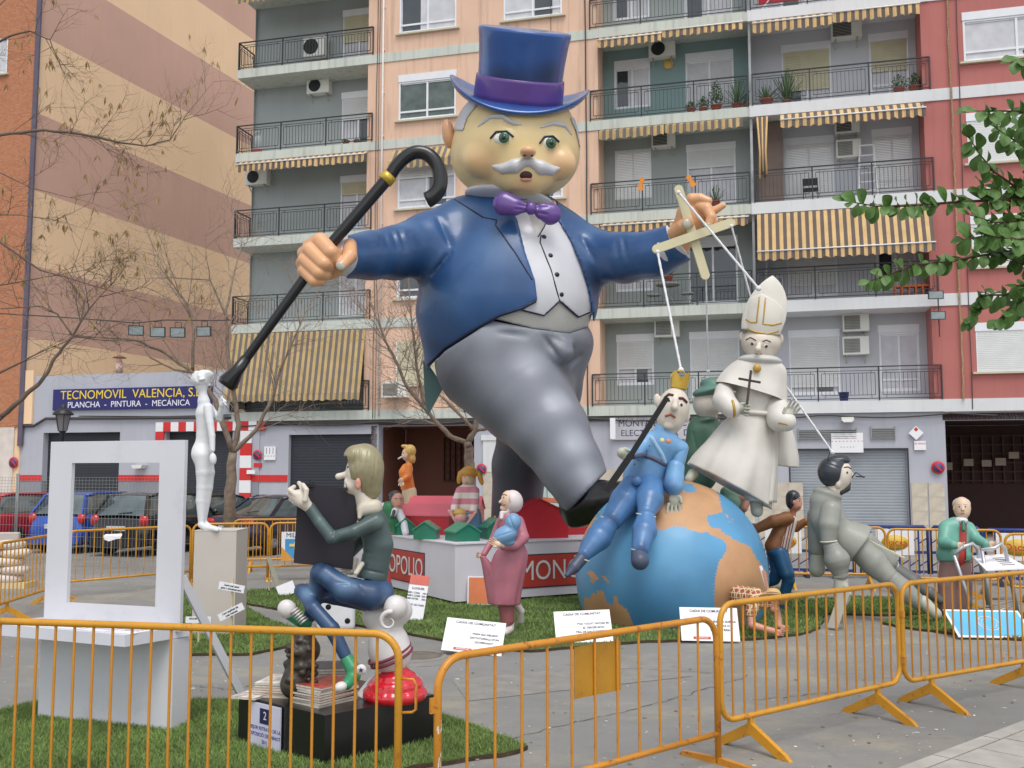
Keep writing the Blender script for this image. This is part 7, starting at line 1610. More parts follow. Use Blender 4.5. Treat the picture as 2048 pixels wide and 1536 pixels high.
patch(kg, stn, 1324, 880, 4.5, 4.5, 12, 13.8, mat('medal_cream', (236, 222, 150), .4, var=0), 'medal', .3); patch(kg, stn, 1337, 882, 5.5, 4.5, 12, 13.8, mat('medal_orange', (226, 140, 90), .4, var=0), 'medal', .3)
body('thigh', DBX, kg, [('c', 8, [(1268, 972, Yk+.05, 26), (1250, 1002, Yk-.1, 30), (1226, 1038, Yk-.25, 22)])], h=1.8); body('thigh', DBX, kg, [('c', 8, [(1299, 975, Yk-.05, 28), (1299, 1000, Yk-.25, 28), (1293, 1024, Yk-.42, 18)])], h=1.8)
body('pelvis', DB, kg, [('e', 8, (1282, 965, Yk+.1), (36, 20, 30), 15), ('e', 4, (1274, 962, Yk-.2), (9, 10, 8))], h=1.8)
body('calf', DBX, kg, [('c', 8, [(1215, 1050, Yk-.3, 20), (1198, 1075, Yk-.4, 26), (1170, 1108, Yk-.55, 14)])], h=1.8); body('calf', DBX, kg, [('c', 8, [(1292, 1036, Yk-.45, 19), (1289, 1062, Yk-.55, 25), (1281, 1097, Yk-.7, 18)])], h=1.8)
ring(kg, CRE, (1202, 1033), (1234, 1050), Yk-.28, .95); ring(kg, CRE, (1273, 1027), (1311, 1034), Yk-.44, .95); ring(kg, CRE, (1150, 1112), (1178, 1122), Yk-.56, .95); ring(kg, CRE, (1263, 1098), (1296, 1103), Yk-.7, .95)
body('boot', NV, kg, [('c', 8, [(1162, 1118, Yk-.58, 13), (1148, 1135, Yk-.65, 12), (1134, 1150, Yk-.72, 5)])], h=1.5); body('boot', NV, kg, [('c', 8, [(1278, 1108, Yk-.72, 16), (1280, 1122, Yk-.8, 18)])], h=1.5)
rf = thing('rifle', 'long black rifle held diagonally across the crowned puppet', 'rifle', P(1207, 985, Yk-.4)); b = MB(); A = P(1334, 795, Yk-.42); B = P(1262, 910, Yk-.5); C_ = P(1212, 982, Yk-.5)
b.bar(A, B, 9*sc_(Yk), 9*sc_(Yk)); adopt(b.build('barrel', mat('rifle_black', (16, 15, 17), .6)), rf); b = MB(); b.bar(B, C_, 14*sc_(Yk), 12*sc_(Yk)); adopt(b.build('stock', mat('rifle_black', (16, 15, 17))), rf)
# ---------------------------------------------------------------- white robed puppet with mitre
RW = paint('robe_white', (214, 210, 202), .55, .1, var=.09, vs=2.5); RSH = paint('robe_grey_white', (196, 194, 190), .55, .1)
pp_ = figure('mitred_puppet', 'puppet in long white robe and tall mitre hanging over the top of the globe', 'sculpture', P(1470, 980, 14.0)); Yp = 14.0
body('skirt', RW, pp_, [('e', 3, (1500, 850, Yp), (20, 12, 16))], h=3)
RWX = blush('robe_airbrushed', RW, [(P(1420, 960, 13.5), .45, (120, 112, 98), .4), (P(1480, 830, 13.6), .25, (120, 112, 98), .5), (P(1545, 880, 13.8), .35, (128, 120, 106), .45), (P(1500, 990, 13.6), .35, (128, 120, 106), .35)])
loft('robe', RWX, pp_, [(1503, 832, Yp, 42, 34, 4), (1493, 860, Yp, 56, 42, 8), (1482, 900, Yp, 70, 52, 16), (1466, 945, Yp, 84, 60, 26), (1458, 972, Yp, 92, 64, 29)], 96, 9, .035, 1.0)
loft('hanging_sleeve', RWX, pp_, [(1556, 842, Yp+.1, 22, 18, 0), (1563, 880, Yp+.15, 27, 20, -3), (1571, 915, Yp+.15, 25, 18, -4), (1574, 933, Yp+.15, 22, 16, 6)], 48, 4, .08, .5)
loft('robe_side', RWX, pp_, [(1528, 838, Yp, 24, 30, 0), (1528, 900, Yp, 27, 32, 0), (1524, 960, Yp, 30, 34, 2), (1520, 1003, Yp, 31, 34, 4)], 48, 5, .06, .5)
body('torso', RW, pp_, [('c', 14, [(1518, 765, Yp, 40), (1508, 800, Yp, 38), (1506, 830, Yp, 35)], .9)], h=2.2)
loft('cape', RW, pp_, [(1520, 716, Yp, 34, 34, 6), (1518, 733, Yp, 54, 42, 8), (1508, 760, Yp, 66, 46, 13), (1502, 785, Yp-.02, 74, 50, 17)], 72, 5, .02, .3, cap=False)
line_y = (12.8, 14.5)
body('collar', RSH, pp_, [('e', 6, (1519, 722, Yp-.05), (44, 14, 42), 4), ('c', 6, [(1520, 735, Yp, 20), (1522, 705, Yp, 18)])], h=1.8)
body('belt', RW, pp_, [('e', 5, (1511, 828, Yp-.02), (41, 8, 38), 4, 2.6)], h=1.8)
sp, _ = body('head', SKP, pp_, [('e', 8, (1522, 686, Yp-.08), (39, 31, 36), 4), ('e', 8, (1521, 704, Yp-.12), (26, 17, 24), 4), ('e', 3, (1484, 673, Yp-.02), (6, 10, 5)), ('e', 3, (1561, 678, Yp-.02), (6, 11, 5)), ('c', 4, [(1518, 690, Yp-.32, 4), (1516, 698, Yp-.39, 6.5)])], h=1.3)
eye(pp_, sp, 1505, 687, 5.5, 4.5, 13, 14.3, EBR, .1, -.1); eye(pp_, sp, 1532, 692, 5.5, 4.5, 13, 14.3, EBR, -.1, -.1)
line(sp, BRW, pp_, [(1492, 680), (1501, 675), (1512, 681)], 1.2, 13, 14.3, 'eyebrow', .2); line(sp, BRW, pp_, [(1525, 683), (1533, 680), (1541, 684)], 1.2, 13, 14.3, 'eyebrow', .2); line(sp, mat('lip_paint', (164, 92, 76)), pp_, [(1511, 707), (1518, 709), (1524, 707)], 1.2, 13, 14.3, 'mouth', .2)
Ym = Yp-.05
def vesica(f, X, Y, Z):
    px, py = proj(X, Y, Z); x = px-1531-(620-py)*.2; y = py-632; g = np.maximum(np.hypot(x-46, y*.95)-90, np.hypot(x+46, y*.95)-90)
    return np.maximum(np.maximum(f, g*Y/FPX), (py-(662+x*.10))*Y/FPX)
smt, _ = body('mitre', paint('mitre_white', (214, 210, 200), .5, .12), pp_, [('e', 4, (1533, 625, Ym), (64, 84, 34), 6, 2.4)], h=1.5, mods=[vesica])
smf, _ = body('mitre_front', paint('mitre_white', (214, 210, 200)), pp_, [('e', 4, (1528, 632, Ym-.06), (46, 74, 34), 4)], h=1.5, mods=[cutpoly([(1489, 655), (1489, 620), (1497, 598), (1523, 587), (1548, 600), (1573, 624), (1572, 640), (1560, 670), (1520, 668), (1494, 660)], keep=True), lambda f, X, Y, Z: np.maximum(f, Y-(Ym-.02))])
GP = mat('gold_trim_paint', (186, 148, 66), .4, metal=.2, var=.08)
for pl_ in ([(1519, 594), (1513, 645), (1503, 645), (1492, 639)], [(1531, 596), (1526, 648), (1545, 650), (1563, 646)], [(1493, 656), (1510, 664), (1535, 668), (1557, 662)]): line(smf, GP, pp_, pl_, 2.0, 12.8, 14.3, 'gold_trim', -.2, 6)
patch(pp_, SDF(.02).ell(P(1514, 737, Yp-.3), (.06, .05, .06)), 1514, 737, 8.5, 8.5, 13, 14.4, GP, 'brooch', .5)
body('sleeve', RW, pp_, [('c', 8, [(1448, 782, Yp-.1, 18), (1448, 802, Yp-.25, 23), (1464, 818, Yp-.4, 19)])], h=1.8); body('sleeve', RW, pp_, [('c', 8, [(1552, 815, Yp-.1, 24), (1560, 838, Yp-.3, 26), (1572, 843, Yp-.4, 20)])], h=1.8)
ring(pp_, GP, (1463, 801), (1467, 834), Yp-.42, .9, 'cuff_trim', 3); ring(pp_, GP, (1556, 846), (1584, 853), Yp-.42, .9, 'cuff_trim', 3)
hand(pp_, SKG, 1484, 818, Yp-.45, 10, 24, .95, -1, wrist=(1469, 817, Yp-.42)); hand(pp_, SKG, 1577, 828, Yp-.45, -55, 24, .25, -1, wrist=(1570, 842, Yp-.42))
body('shoe', SKG, pp_, [('c', 6, [(1512, 1000, Yp, 13), (1514, 1022, Yp-.1, 12)])], h=1.6); body('shoe', SKG, pp_, [('c', 6, [(1386, 948, Yp-.05, 11), (1378, 958, Yp-.1, 9)])], h=1.6)
cr = thing('hand_cross', 'thin dark cross held upright before the chest of the mitred puppet', 'cross', P(1495, 806, Yp-.56)); b = MB(); b.bar(P(1502, 741, Yp-.5), P(1494, 808, Yp-.58), .03, .025); adopt(b.build('upright', mat('dark_wood', (54, 38, 34), .5)), cr); b = MB(); b.bar(P(1477, 757, Yp-.53), P(1521, 765, Yp-.53), .022, .03); adopt(b.build('crossbar', mat('dark_wood', (54, 38, 34))), cr)
# ---------------------------------------------------------------- green beret puppet
gbn = figure('soldier_puppet', 'puppet in green beret and green coat seen from behind beyond the robe', 'sculpture', P(1408, 960, 14.8)); GRN = paint('coat_green', (74, 108, 88), .5, .15, var=.12); GRB2 = paint('beret_green', (96, 134, 122), .55, .1)
body('head', SKP, gbn, [('e', 6, (1414, 808, 14.8), (28, 30, 30)), ('c', 6, [(1416, 825, 14.8, 18), (1418, 842, 14.8, 17)])], h=1.8)
body('beret', GRB2, gbn, [('e', 4, (1418, 781, 14.75), (34, 11, 34), -14), ('e', 8, (1424, 768, 14.8), (24, 14, 26))], h=1.6); b = MB(); b.tube([P(1416, 762, 14.75)+Vector((.05*math.cos(u), 0, .05*math.sin(u))) for u in np.linspace(0, 6.28, 15)[:-1]], .01, 6, closed=True); adopt(b.build('hanging_ring', CRE), gbn)
body('coat', GRN, gbn, [('c', 20, [(1408, 862, 14.85, 34), (1405, 905, 14.9, 36), (1400, 950, 14.95, 34)], .8), ('c', 12, [(1422, 862, 14.8, 22), (1440, 890, 14.65, 22), (1430, 925, 14.6, 20)]), ('e', 6, (1412, 840, 14.8), (22, 9, 24), -8)], h=2.2, mods=[folds([(1385, 862, 1400, 925, 2, 3)])])
# ---------------------------------------------------------------- tumbling grey puppet
GS = paint('suit_grey_green', (146, 148, 140), .5, .15, var=.12, vs=3); HB = paint('hair_black', (44, 50, 58), .35, .35); gp_ = figure('grey_suit_puppet', 'bearded dark haired puppet in grey suit leaning sideways on one stiff leg', 'sculpture', P(1860, 1215, 13.2)); Yg = 13.7
sg_, _ = body('head', SKP, gp_, [('e', 5, (1680, 952, Yg), (22, 32, 24), 14), ('c', 6, [(1672, 975, Yg, 16), (1660, 992, Yg, 17)]), ('e', 3, (1676, 968, Yg-.13), (5, 9, 5)), ('c', 2, [(1700, 944, Yg, 4), (1704, 952, Yg, 4.5)])], h=1.3)
body('hair', HB, gp_, [('e', 5, (1665, 945, Yg), (29, 31, 28), -10), ('e', 6, (1678, 922, Yg), (22, 12, 18), -8)], h=1.4, mods=[cutpoly([(1690, 925), (1700, 945), (1690, 990), (1668, 990), (1680, 955), (1684, 935)]), folds([(1650, 915, 1695, 925, 1.4, 1.4), (1648, 925, 1690, 940, 1.4, 1.2)])]); body('beard', paint('beard_dark', (58, 56, 54), .6, .05), gp_, [('c', 4, [(1697, 958, Yg-.02, 5), (1692, 975, Yg-.03, 9), (1680, 983, Yg-.05, 8)])], h=1.3)
line(sg_, BRW, gp_, [(1688, 935), (1696, 934), (1702, 938)], 1.4, 13, 14.2, 'eyebrow', .2); eye(gp_, sg_, 1694, 945, 4, 3.5, 13, 14.2, EBR)
b = MB(); b.tube([P(1699, 960, Yg-.05), P(1712, 945, Yg-.1), P(1728, 955, Yg-.15)], .009, 5); b.tube([P(1712, 953, Yg-.1), P(1730, 954, Yg-.16)], .008, 5); adopt(b.build('spectacle_wires', IRON), gp_); b = MB(); b.tube([P(1660, 905, Yg-.02), P(1655, 918, Yg-.1), P(1664, 924, Yg-.12), P(1668, 912, Yg-.02)], .008, 5); adopt(b.build('hanging_ring', IRON), gp_)
GSX = blush('suit_airbrushed', GS, [(P(1690, 1120, 13.4), .3, (84, 86, 78), .6), (P(1650, 1080, 13.5), .25, (84, 86, 78), .5), (P(1650, 1010, 13.3), .3, (176, 176, 162), .5), (P(1700, 1060, 13.3), .25, (170, 170, 156), .4)])
body('jacket', GSX, gp_, [('c', 14, [(1650, 1005, Yg, 30), (1654, 1035, Yg, 34), (1670, 1066, Yg, 34), (1708, 1092, Yg, 50)], .9), ('e', 5, (1655, 988, Yg), (28, 12, 26), 18)], h=1.9, mods=[cutpoly([(1742, 1060), (1737, 1076), (1698, 1126), (1690, 1180), (1800, 1180), (1800, 1040)]), cutpoly([(1600, 1090), (1650, 1100), (1680, 1112), (1698, 1126), (1690, 1180), (1600, 1180)])])
b = MB(); line_ = None
body('upper_arm', GS, gp_, [('c', 6, [(1662, 1020, Yg-.25, 20), (1658, 1050, Yg-.3, 20), (1657, 1078, Yg-.32, 15)])], h=1.7); body('forearm', GS, gp_, [('c', 6, [(1663, 1094, Yg-.32, 16), (1674, 1120, Yg-.34, 25), (1681, 1148, Yg-.34, 15)])], h=1.7); body('hand', SKG, gp_, [('c', 8, [(1682, 1162, Yg-.34, 14), (1684, 1195, Yg-.34, 16), (1680, 1212, Yg-.36, 11)], .7), ('c', 4, [(1690, 1172, Yg-.38, 6), (1698, 1188, Yg-.42, 5)])], h=1.8)
ring(gp_, CRE, (1642, 1084), (1673, 1081), Yg-.32, .95); ring(gp_, CRE, (1668, 1154), (1695, 1147), Yg-.34, .95)
body('upper_arm', GS, gp_, [('c', 6, [(1632, 1030, Yg+.25, 17), (1633, 1075, Yg+.28, 17), (1634, 1098, Yg+.28, 17)])], h=1.8); body('hand', SKG, gp_, [('c', 6, [(1634, 1110, Yg+.28, 13), (1634, 1138, Yg+.28, 16)])], h=1.8)
body('thigh', GS, gp_, [('c', 8, [(1715, 1095, Yg-.05, 24), (1748, 1125, Yg-.12, 27), (1775, 1152, Yg-.2, 20)])], h=1.8); body('calf', GS, gp_, [('c', 8, [(1785, 1160, Yg-.22, 19), (1805, 1180, Yg-.25, 22), (1838, 1205, Yg-.3, 15)])], h=1.8); body('shoe', SKG, gp_, [('c', 6, [(1846, 1204, Yg-.32, 13), (1872, 1228, Yg-.4, 11)])], h=1.6)
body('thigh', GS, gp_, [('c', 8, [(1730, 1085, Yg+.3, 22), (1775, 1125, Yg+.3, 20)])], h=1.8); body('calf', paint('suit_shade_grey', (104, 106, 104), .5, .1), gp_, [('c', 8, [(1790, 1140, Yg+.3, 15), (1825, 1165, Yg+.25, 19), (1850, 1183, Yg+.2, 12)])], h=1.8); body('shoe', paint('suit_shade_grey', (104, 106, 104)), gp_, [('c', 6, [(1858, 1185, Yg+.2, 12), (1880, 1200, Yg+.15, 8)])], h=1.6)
ring(gp_, CRE, (1766, 1166), (1793, 1146), Yg-.2, .95); ring(gp_, CRE, (1780, 1148), (1795, 1126), Yg+.3, .95); ring(gp_, CRE, (1836, 1217), (1851, 1196), Yg-.3, .95); b = MB(); b.bar(P(1735, 1080, Yg), P(1810, 1117, Yg-.4), .03, .02); adopt(b.build('broom_stick', CRE), gp_)
# ---------------------------------------------------------------- people-sized figures
def simple_head(par, skin, px, py, Y, rx, rz, hairm, look=0, hair=True, hp=None, mouthc=None, h=1.0, y_=(None, None), nose=(0, 0), hair_prims=None, bald=False, tilt=0, ear=True):
    """small head seen from the front or side; look in -1..1 (left..right)"""
    u = sc_(Y); y0, y1 = Y-.5, Y+.4
    pr = [('e', rx*.3, (px, py, Y), (rx, rz, rx*1.05), tilt), ('e', rx*.3, (px+look*rx*.25, py+rz*.42, Y-.3*rx*u), (rx*.72, rz*.5, rx*.75), tilt), ('c', rx*.3, [(px-look*rx*.3, py+rz*.6, Y, rx*.5), (px-look*rx*.5, py+rz*1.35, Y+.02, rx*.52)]), ('c', rx*.15, [(px+look*rx*.85, py-rz*.1, Y-rx*u*(1.0-abs(look)*.8), rx*.12), (px+look*rx*1.1, py+rz*.15, Y-rx*u*(1.15-abs(look)*.95), rx*.2)])]
    if ear:
        for s_ in (-1, 1):
            if look*s_ > .6: continue
            ex = px+s_*rx*(1-abs(look)*.75)*(1 if look*s_ <= 0 else 1); pr.append(('e', rx*.1, (px-look*rx*.25 if abs(look) > .6 else ex, py+rz*.05, Y-(.95*rx*u if abs(look) > .6 else 0)), (rx*.2, rz*.25, rx*.2)))
    s, o = body('head', skin, par, pr, h=h, Y=Y)
    for s_ in ((-1, 1) if abs(look) < .6 else (math.copysign(1, look),)):
        ex = px+look*rx*.45+s_*rx*.38*(1-abs(look)*.3)
        eye(par, s, ex, py-rz*.12, rx*.17, rz*.1, y0, y1, EBR); line(s, BRW if hairm is None else hairm, par, [(ex-rx*.2, py-rz*.3), (ex, py-rz*.37), (ex+rx*.2, py-rz*.3)], rx*.055, y0, y1, 'eyebrow', .2, 5, sub_=2)
    mx = px+look*rx*.7; line(s, mat('lip_paint', (164, 92, 76)), par, [(mx-rx*.25*(1-abs(look)*.5), py+rz*.5), (mx, py+rz*.52), (mx+rx*.25*(1-abs(look)*.5), py+rz*.5)], rx*.07, y0, y1, 'mouth', .2, 5, sub_=2)
    if hair_prims: body('hair', hairm, par, hair_prims, h=h, Y=Y)
    return s
# running man
YR = 14.7; rm = figure('running_man', 'running man figure in brown jacket, striped shirt and blue jeans', 'sculpture', P(1570, 1225, YR)); BRJ = paint('jacket_brown', (150, 98, 58), .5, .15, var=.12); JEAN = paint('jeans_blue', (38, 92, 134), .5, .15, var=.15, vs=4); HBK = paint('hair_black', (44, 50, 58)); STR = mat('striped_shirt', (214, 208, 198), .6, var=0)
simple_head(rm, SKR, 1590, 1004, YR, 13, 19, HBK, .8, hair_prims=[('e', 3, (1586, 994, YR), (14, 14, 14)), ('e', 3, (1581, 1004, YR), (9, 14, 13))])
body('jacket', BRJ, rm, [('c', 10, [(1572, 1040, YR, 17), (1560, 1070, YR, 18), (1550, 1092, YR, 20)], .9), ('c', 8, [(1575, 1036, YR-.1, 12), (1545, 1043, YR-.15, 12), (1512, 1058, YR-.1, 9)]), ('c', 8, [(1582, 1038, YR+.1, 10), (1592, 1055, YR+.05, 9), (1612, 1042, YR-.05, 7)])], h=1.5)
body('shirt', STR, rm, [('c', 6, [(1582, 1042, YR-.04, 12), (1572, 1075, YR-.05, 13), (1566, 1098, YR-.05, 13)], .9)], h=1.4)
ST_, _s = None, None
for dx in (-3, 3, 8): line(SDF(.01).cap(P(1582, 1042, YR-.04), P(1566, 1098, YR-.05), 12.5*sc_(YR), 13.5*sc_(YR), 0), mat('shirt_red_stripe', (158, 66, 60), .6, var=0), rm, [(1581+dx, 1036), (1573+dx, 1070), (1566+dx, 1104)], 1.0, 13.9, 15, 'red_stripe', .2, 5)
body('jeans', JEAN, rm, [('e', 6, (1553, 1104, YR), (20, 14, 20)), ('c', 6, [(1550, 1105, YR+.08, 16), (1556, 1142, YR+.05, 14), (1548, 1158, YR+.1, 12), (1522, 1170, YR+.25, 9)]), ('c', 6, [(1560, 1106, YR-.06, 16), (1574, 1148, YR-.15, 14), (1577, 1160, YR-.14, 12), (1566, 1200, YR-.05, 10), (1563, 1220, YR-.03, 9)])], h=1.5)
hand(rm, SKR, 1623, 1034, YR-.1, -15, 13, .15, -1, h=1.0, wrist=(1612, 1040, YR-.06)); body('shoe', paint('shoe_blue_grey', (96, 132, 156), .4), rm, [('c', 3, [(1560, 1228, YR-.02, 6), (1575, 1231, YR-.12, 5.5)])], h=1.2); body('shoe', BKS, rm, [('c', 3, [(1518, 1170, YR+.25, 7), (1512, 1180, YR+.3, 5)])], h=1.2)
# man with walking frame
YT = 13.9; tm_ = figure('old_man', 'white haired man figure in teal jacket and red waistcoat gripping the walking frame', 'sculpture', P(1910, 1225, YT)); TL = paint('jacket_teal', (108, 168, 152), .5, .12, var=.1); MV = paint('trousers_mauve', (146, 112, 108), .55, .1, var=.12); RDV = paint('waistcoat_red', (178, 60, 54), .5, .1)
simple_head(tm_, SKF, 1924, 1016, YT, 16, 22, GRYH, .1, hair_prims=[('e', 3, (1923, 1008, YT+.07), (17.5, 13, 13))])
body('jacket', TL, tm_, [('c', 12, [(1912, 1058, YT, 24), (1908, 1085, YT, 28), (1908, 1108, YT, 34)], .8), ('c', 8, [(1893, 1056, YT, 15), (1888, 1085, YT-.12, 12), (1907, 1090, YT-.3, 9)]), ('c', 8, [(1936, 1056, YT, 13), (1952, 1078, YT-.12, 11), (1972, 1088, YT-.3, 8)])], h=1.6, mods=[cutpoly([(1920, 1036), (1933, 1036), (1932, 1120), (1916, 1130)], ymax=YT), cutpoly([(1860, 1122), (1990, 1122), (1990, 1180), (1860, 1180)])])
body('waistcoat', RDV, tm_, [('c', 12, [(1914, 1058, YT, 22), (1912, 1085, YT, 26), (1910, 1110, YT, 29)], .78)], h=1.8); body('collar', SHW, tm_, [('e', 3, (1922, 1041, YT-.05), (13, 8, 12))], h=1.4); body('tie', paint('tie_green', (30, 104, 84), .5), tm_, [('c', 2, [(1926, 1044, YT-.17, 3.5), (1927, 1060, YT-.22, 4)])], h=1.0)
body('trousers', MV, tm_, [('c', 8, [(1900, 1122, YT, 19), (1893, 1170, YT, 16), (1896, 1215, YT, 18)]), ('c', 8, [(1922, 1122, YT, 18), (1928, 1170, YT, 15), (1928, 1218, YT, 15)])], h=1.7); body('shoe', paint('shoe_dark_red', (104, 56, 56), .4), tm_, [('c', 3, [(1897, 1228, YT, 9), (1908, 1234, YT-.15, 8)])], h=1.4); body('shoe', paint('shoe_dark_red', (104, 56, 56)), tm_, [('c', 3, [(1928, 1228, YT, 9), (1938, 1236, YT-.15, 8)])], h=1.4)
hand(tm_, SKF, 1920, 1090, YT-.35, 10, 14, .8, 1, h=.9); hand(tm_, SKF, 1984, 1088, YT-.35, 10, 14, .8, 1, h=.9)
wk = thing('walking_frame', 'silver tube walking frame in front of the man in the teal jacket', 'walking frame', P(1950, 1235, YT-.5)); SIL = mat('silver_tube', (186, 188, 194), .35, metal=.5, var=.05); b = MB(); Yw = YT-.4
b.tube([P(1908, 1110, Yw), P(1925, 1094, Yw), P(1945, 1087, Yw), P(1955, 1097, Yw), P(1978, 1215, Yw)], .026, 8); adopt(b.build('side_frame', SIL), wk); b = MB(); b.tube([P(1908, 1110, Yw), P(1935, 1190, Yw), P(1942, 1212, Yw)], .024, 8); adopt(b.build('leg', SIL), wk)
b = MB(); b.tube([P(1962, 1100, Yw-.2), P(1990, 1096, Yw-.2), P(2002, 1087, Yw-.2), P(2010, 1097, Yw-.2), P(2036, 1230, Yw-.2)], .026, 8); adopt(b.build('side_frame', SIL), wk); b = MB(); b.tube([P(1964, 1100, Yw-.2), P(1985, 1228, Yw-.3)], .024, 8); adopt(b.build('leg', SIL), wk)
b = MB(); b.tube([P(1938, 1222, Yw), P(1978, 1212, Yw-.1), P(2030, 1200, Yw-.2)], .015, 6); b.tube([P(1978, 1198, Yw), P(2030, 1196, Yw-.2)], .015, 6); b.tube([P(1985, 1228, Yw-.3), P(2030, 1208, Yw-.2)], .015, 6); adopt(b.build('cross_braces', SIL), wk)
t = thing('placard', 'tilted white card fixed on top of the walking frame', 'sign', P(1998, 1140, Yw-.2)); b = MB(); V = [P(1944, 1112, Yw+.1), P(2008, 1108, Yw+.1), P(2058, 1136, Yw-.5), P(1972, 1140, Yw-.5)]; b.add(V+[v-Vector((0, 0, .015)) for v in V], [(0, 1, 2, 3), (7, 6, 5, 4)]+[(i, (i+1) % 4, 4+(i+1) % 4, 4+i) for i in range(4)]); adopt(b.build('board', PLAQ), t); b = MB()
for i in range(5): a = V[0].lerp(V[3], .25+.12*i).lerp(V[1].lerp(V[2], .25+.12*i), .5); c = V[0].lerp(V[3], .25+.12*i).lerp(V[1].lerp(V[2], .25+.12*i), .82); b.bar(a+Vector((0, 0, .004)), c+Vector((0, 0, .004)), .012, .003)
adopt(b.build('printed_lines', INK), t)
# crawling man
YC2 = 12.35; cm_ = figure('crawling_man', 'crawling man figure in red checked shirt and straw hat beside the globe', 'sculpture', P(1520, 1260, YC2)); PLD = mat('checked_shirt', (158, 74, 66), .6, var=0)
def check(m):
    N = m.node_tree.nodes; L = m.node_tree.links; tc = N.new('ShaderNodeTexCoord'); sx = N.new('ShaderNodeSeparateXYZ'); L.new(tc.outputs['Object'], sx.inputs[0]); prev = None
    for i, k in enumerate((1, 2, 0)):
        mm = N.new('ShaderNodeMath'); mm.operation = 'PINGPONG'; mm.inputs[1].default_value = .028; g_ = N.new('ShaderNodeMath'); g_.operation = 'LESS_THAN'; g_.inputs[1].default_value = .005; L.new(sx.outputs[k], mm.inputs[0]); L.new(mm.outputs[0], g_.inputs[0])
        if prev is None: prev = g_.outputs[0]
        else: mx = N.new('ShaderNodeMath'); mx.operation = 'MAXIMUM'; L.new(prev, mx.inputs[0]); L.new(g_.outputs[0], mx.inputs[1]); prev = mx.outputs[0]
    mix = N.new('ShaderNodeMix'); mix.data_type = 'RGBA'; mix.inputs[6].default_value = lin((158, 74, 66))+(1,); mix.inputs[7].default_value = lin((212, 196, 150))+(1,); L.new(prev, mix.inputs[0]); L.new(mix.outputs[2], N['Principled BSDF'].inputs['Base Color'])
check(PLD)
body('shirt', PLD, cm_, [('c', 8, [(1478, 1190, YC2+.25, 19), (1510, 1196, YC2+.1, 20), (1530, 1202, YC2, 17)]), ('c', 8, [(1508, 1204, YC2-.05, 14), (1502, 1228, YC2-.1, 11)])], h=1.5, mods=[lambda f, X, Y, Z: np.maximum(f, gr*1.0-np.sqrt((X-gc.x)**2+(Y-gc.y)**2+(Z-gc.z)**2)-.02)])
body('arm', SKR, cm_, [('c', 5, [(1502, 1228, YC2-.1, 8), (1504, 1250, YC2-.15, 8), (1530, 1258, YC2-.2, 6.5), (1548, 1262, YC2-.22, 6)])], h=1.2); body('arm', SKR, cm_, [('c', 5, [(1548, 1208, YC2+.05, 9), (1556, 1238, YC2, 7.5), (1558, 1252, YC2-.05, 6)])], h=1.2)
hand(cm_, SKR, 1556, 1264, YC2-.25, 10, 13, .5, 1, h=.9); hand(cm_, SKR, 1566, 1255, YC2-.08, 20, 13, .5, 1, h=.9); body('head', SKR, cm_, [('e', 4, (1543, 1202, YC2), (15, 16, 15)), ('e', 3, (1548, 1218, YC2-.08), (8, 7, 8))], h=1.2)
sth = paint('straw_hat', (206, 172, 120), .7, .05); b = MB(); b.lathe([(.001, .10), (.075, .10), (.095, .07), (.10, .01), (.19, -.012), (.19, -.022), (.1, -.005)], n=32); b.v = [tuple(P(1546, 1196, YC2-.04)+Matrix.Rotation(R(-28), 3, 'X') @ Matrix.Rotation(R(8), 3, 'Y') @ Vector(v)*.98) for v in b.v]; adopt(b.build('straw_hat', sth), cm_); 
b = MB(); b.lathe([(.098, .04), (.106, .035), (.106, .008), (.101, .006)], n=28); b.v = [tuple(P(1546, 1196, YC2-.04)+Matrix.Rotation(R(-28), 3, 'X') @ Matrix.Rotation(R(8), 3, 'Y') @ Vector(v)) for v in b.v]; adopt(b.build('hat_ribbon', sth and paint('ribbon_brown', (112, 72, 48), .6)), cm_)
pk = thing('shovel', 'red and white pointed pole standing between the globe and the straw hat', 'pole', P(1532, 1178, YC2+.5)); b = MB(); b.bar(P(1521, 1132, YC2+.4), P(1534, 1178, YC2+.4), .035, .02); adopt(b.build('shaft', PLAQ), pk); b = MB(); b.bar(P(1527, 1140, YC2+.38), P(1536, 1180, YC2+.38), .03, .02); adopt(b.build('red_edge', SKR), pk)
# climber behind the globe
YQ = 15.1; cb_ = figure('climbing_figure', 'bare armed figure in green shirt clinging behind the globe beside the robe', 'sculpture', P(1480, 1100, YQ)); body('shirt', paint('shirt_mint', (118, 160, 138), .5), cb_, [('c', 6, [(1462, 1010, YQ, 26), (1466, 1060, YQ, 26)]), ('c', 5, [(1452, 985, YQ, 12), (1468, 992, YQ-.05, 11)])], h=1.8); body('arm', SKR, cb_, [('c', 4, [(1468, 992, YQ-.05, 9), (1494, 1000, YQ-.1, 8), (1488, 1018, YQ-.2, 7)])], h=1.4)
body('trousers', MV, cb_, [('c', 6, [(1462, 1085, YQ, 22), (1458, 1150, YQ, 16), (1458, 1205, YQ, 12)])], h=2.2)
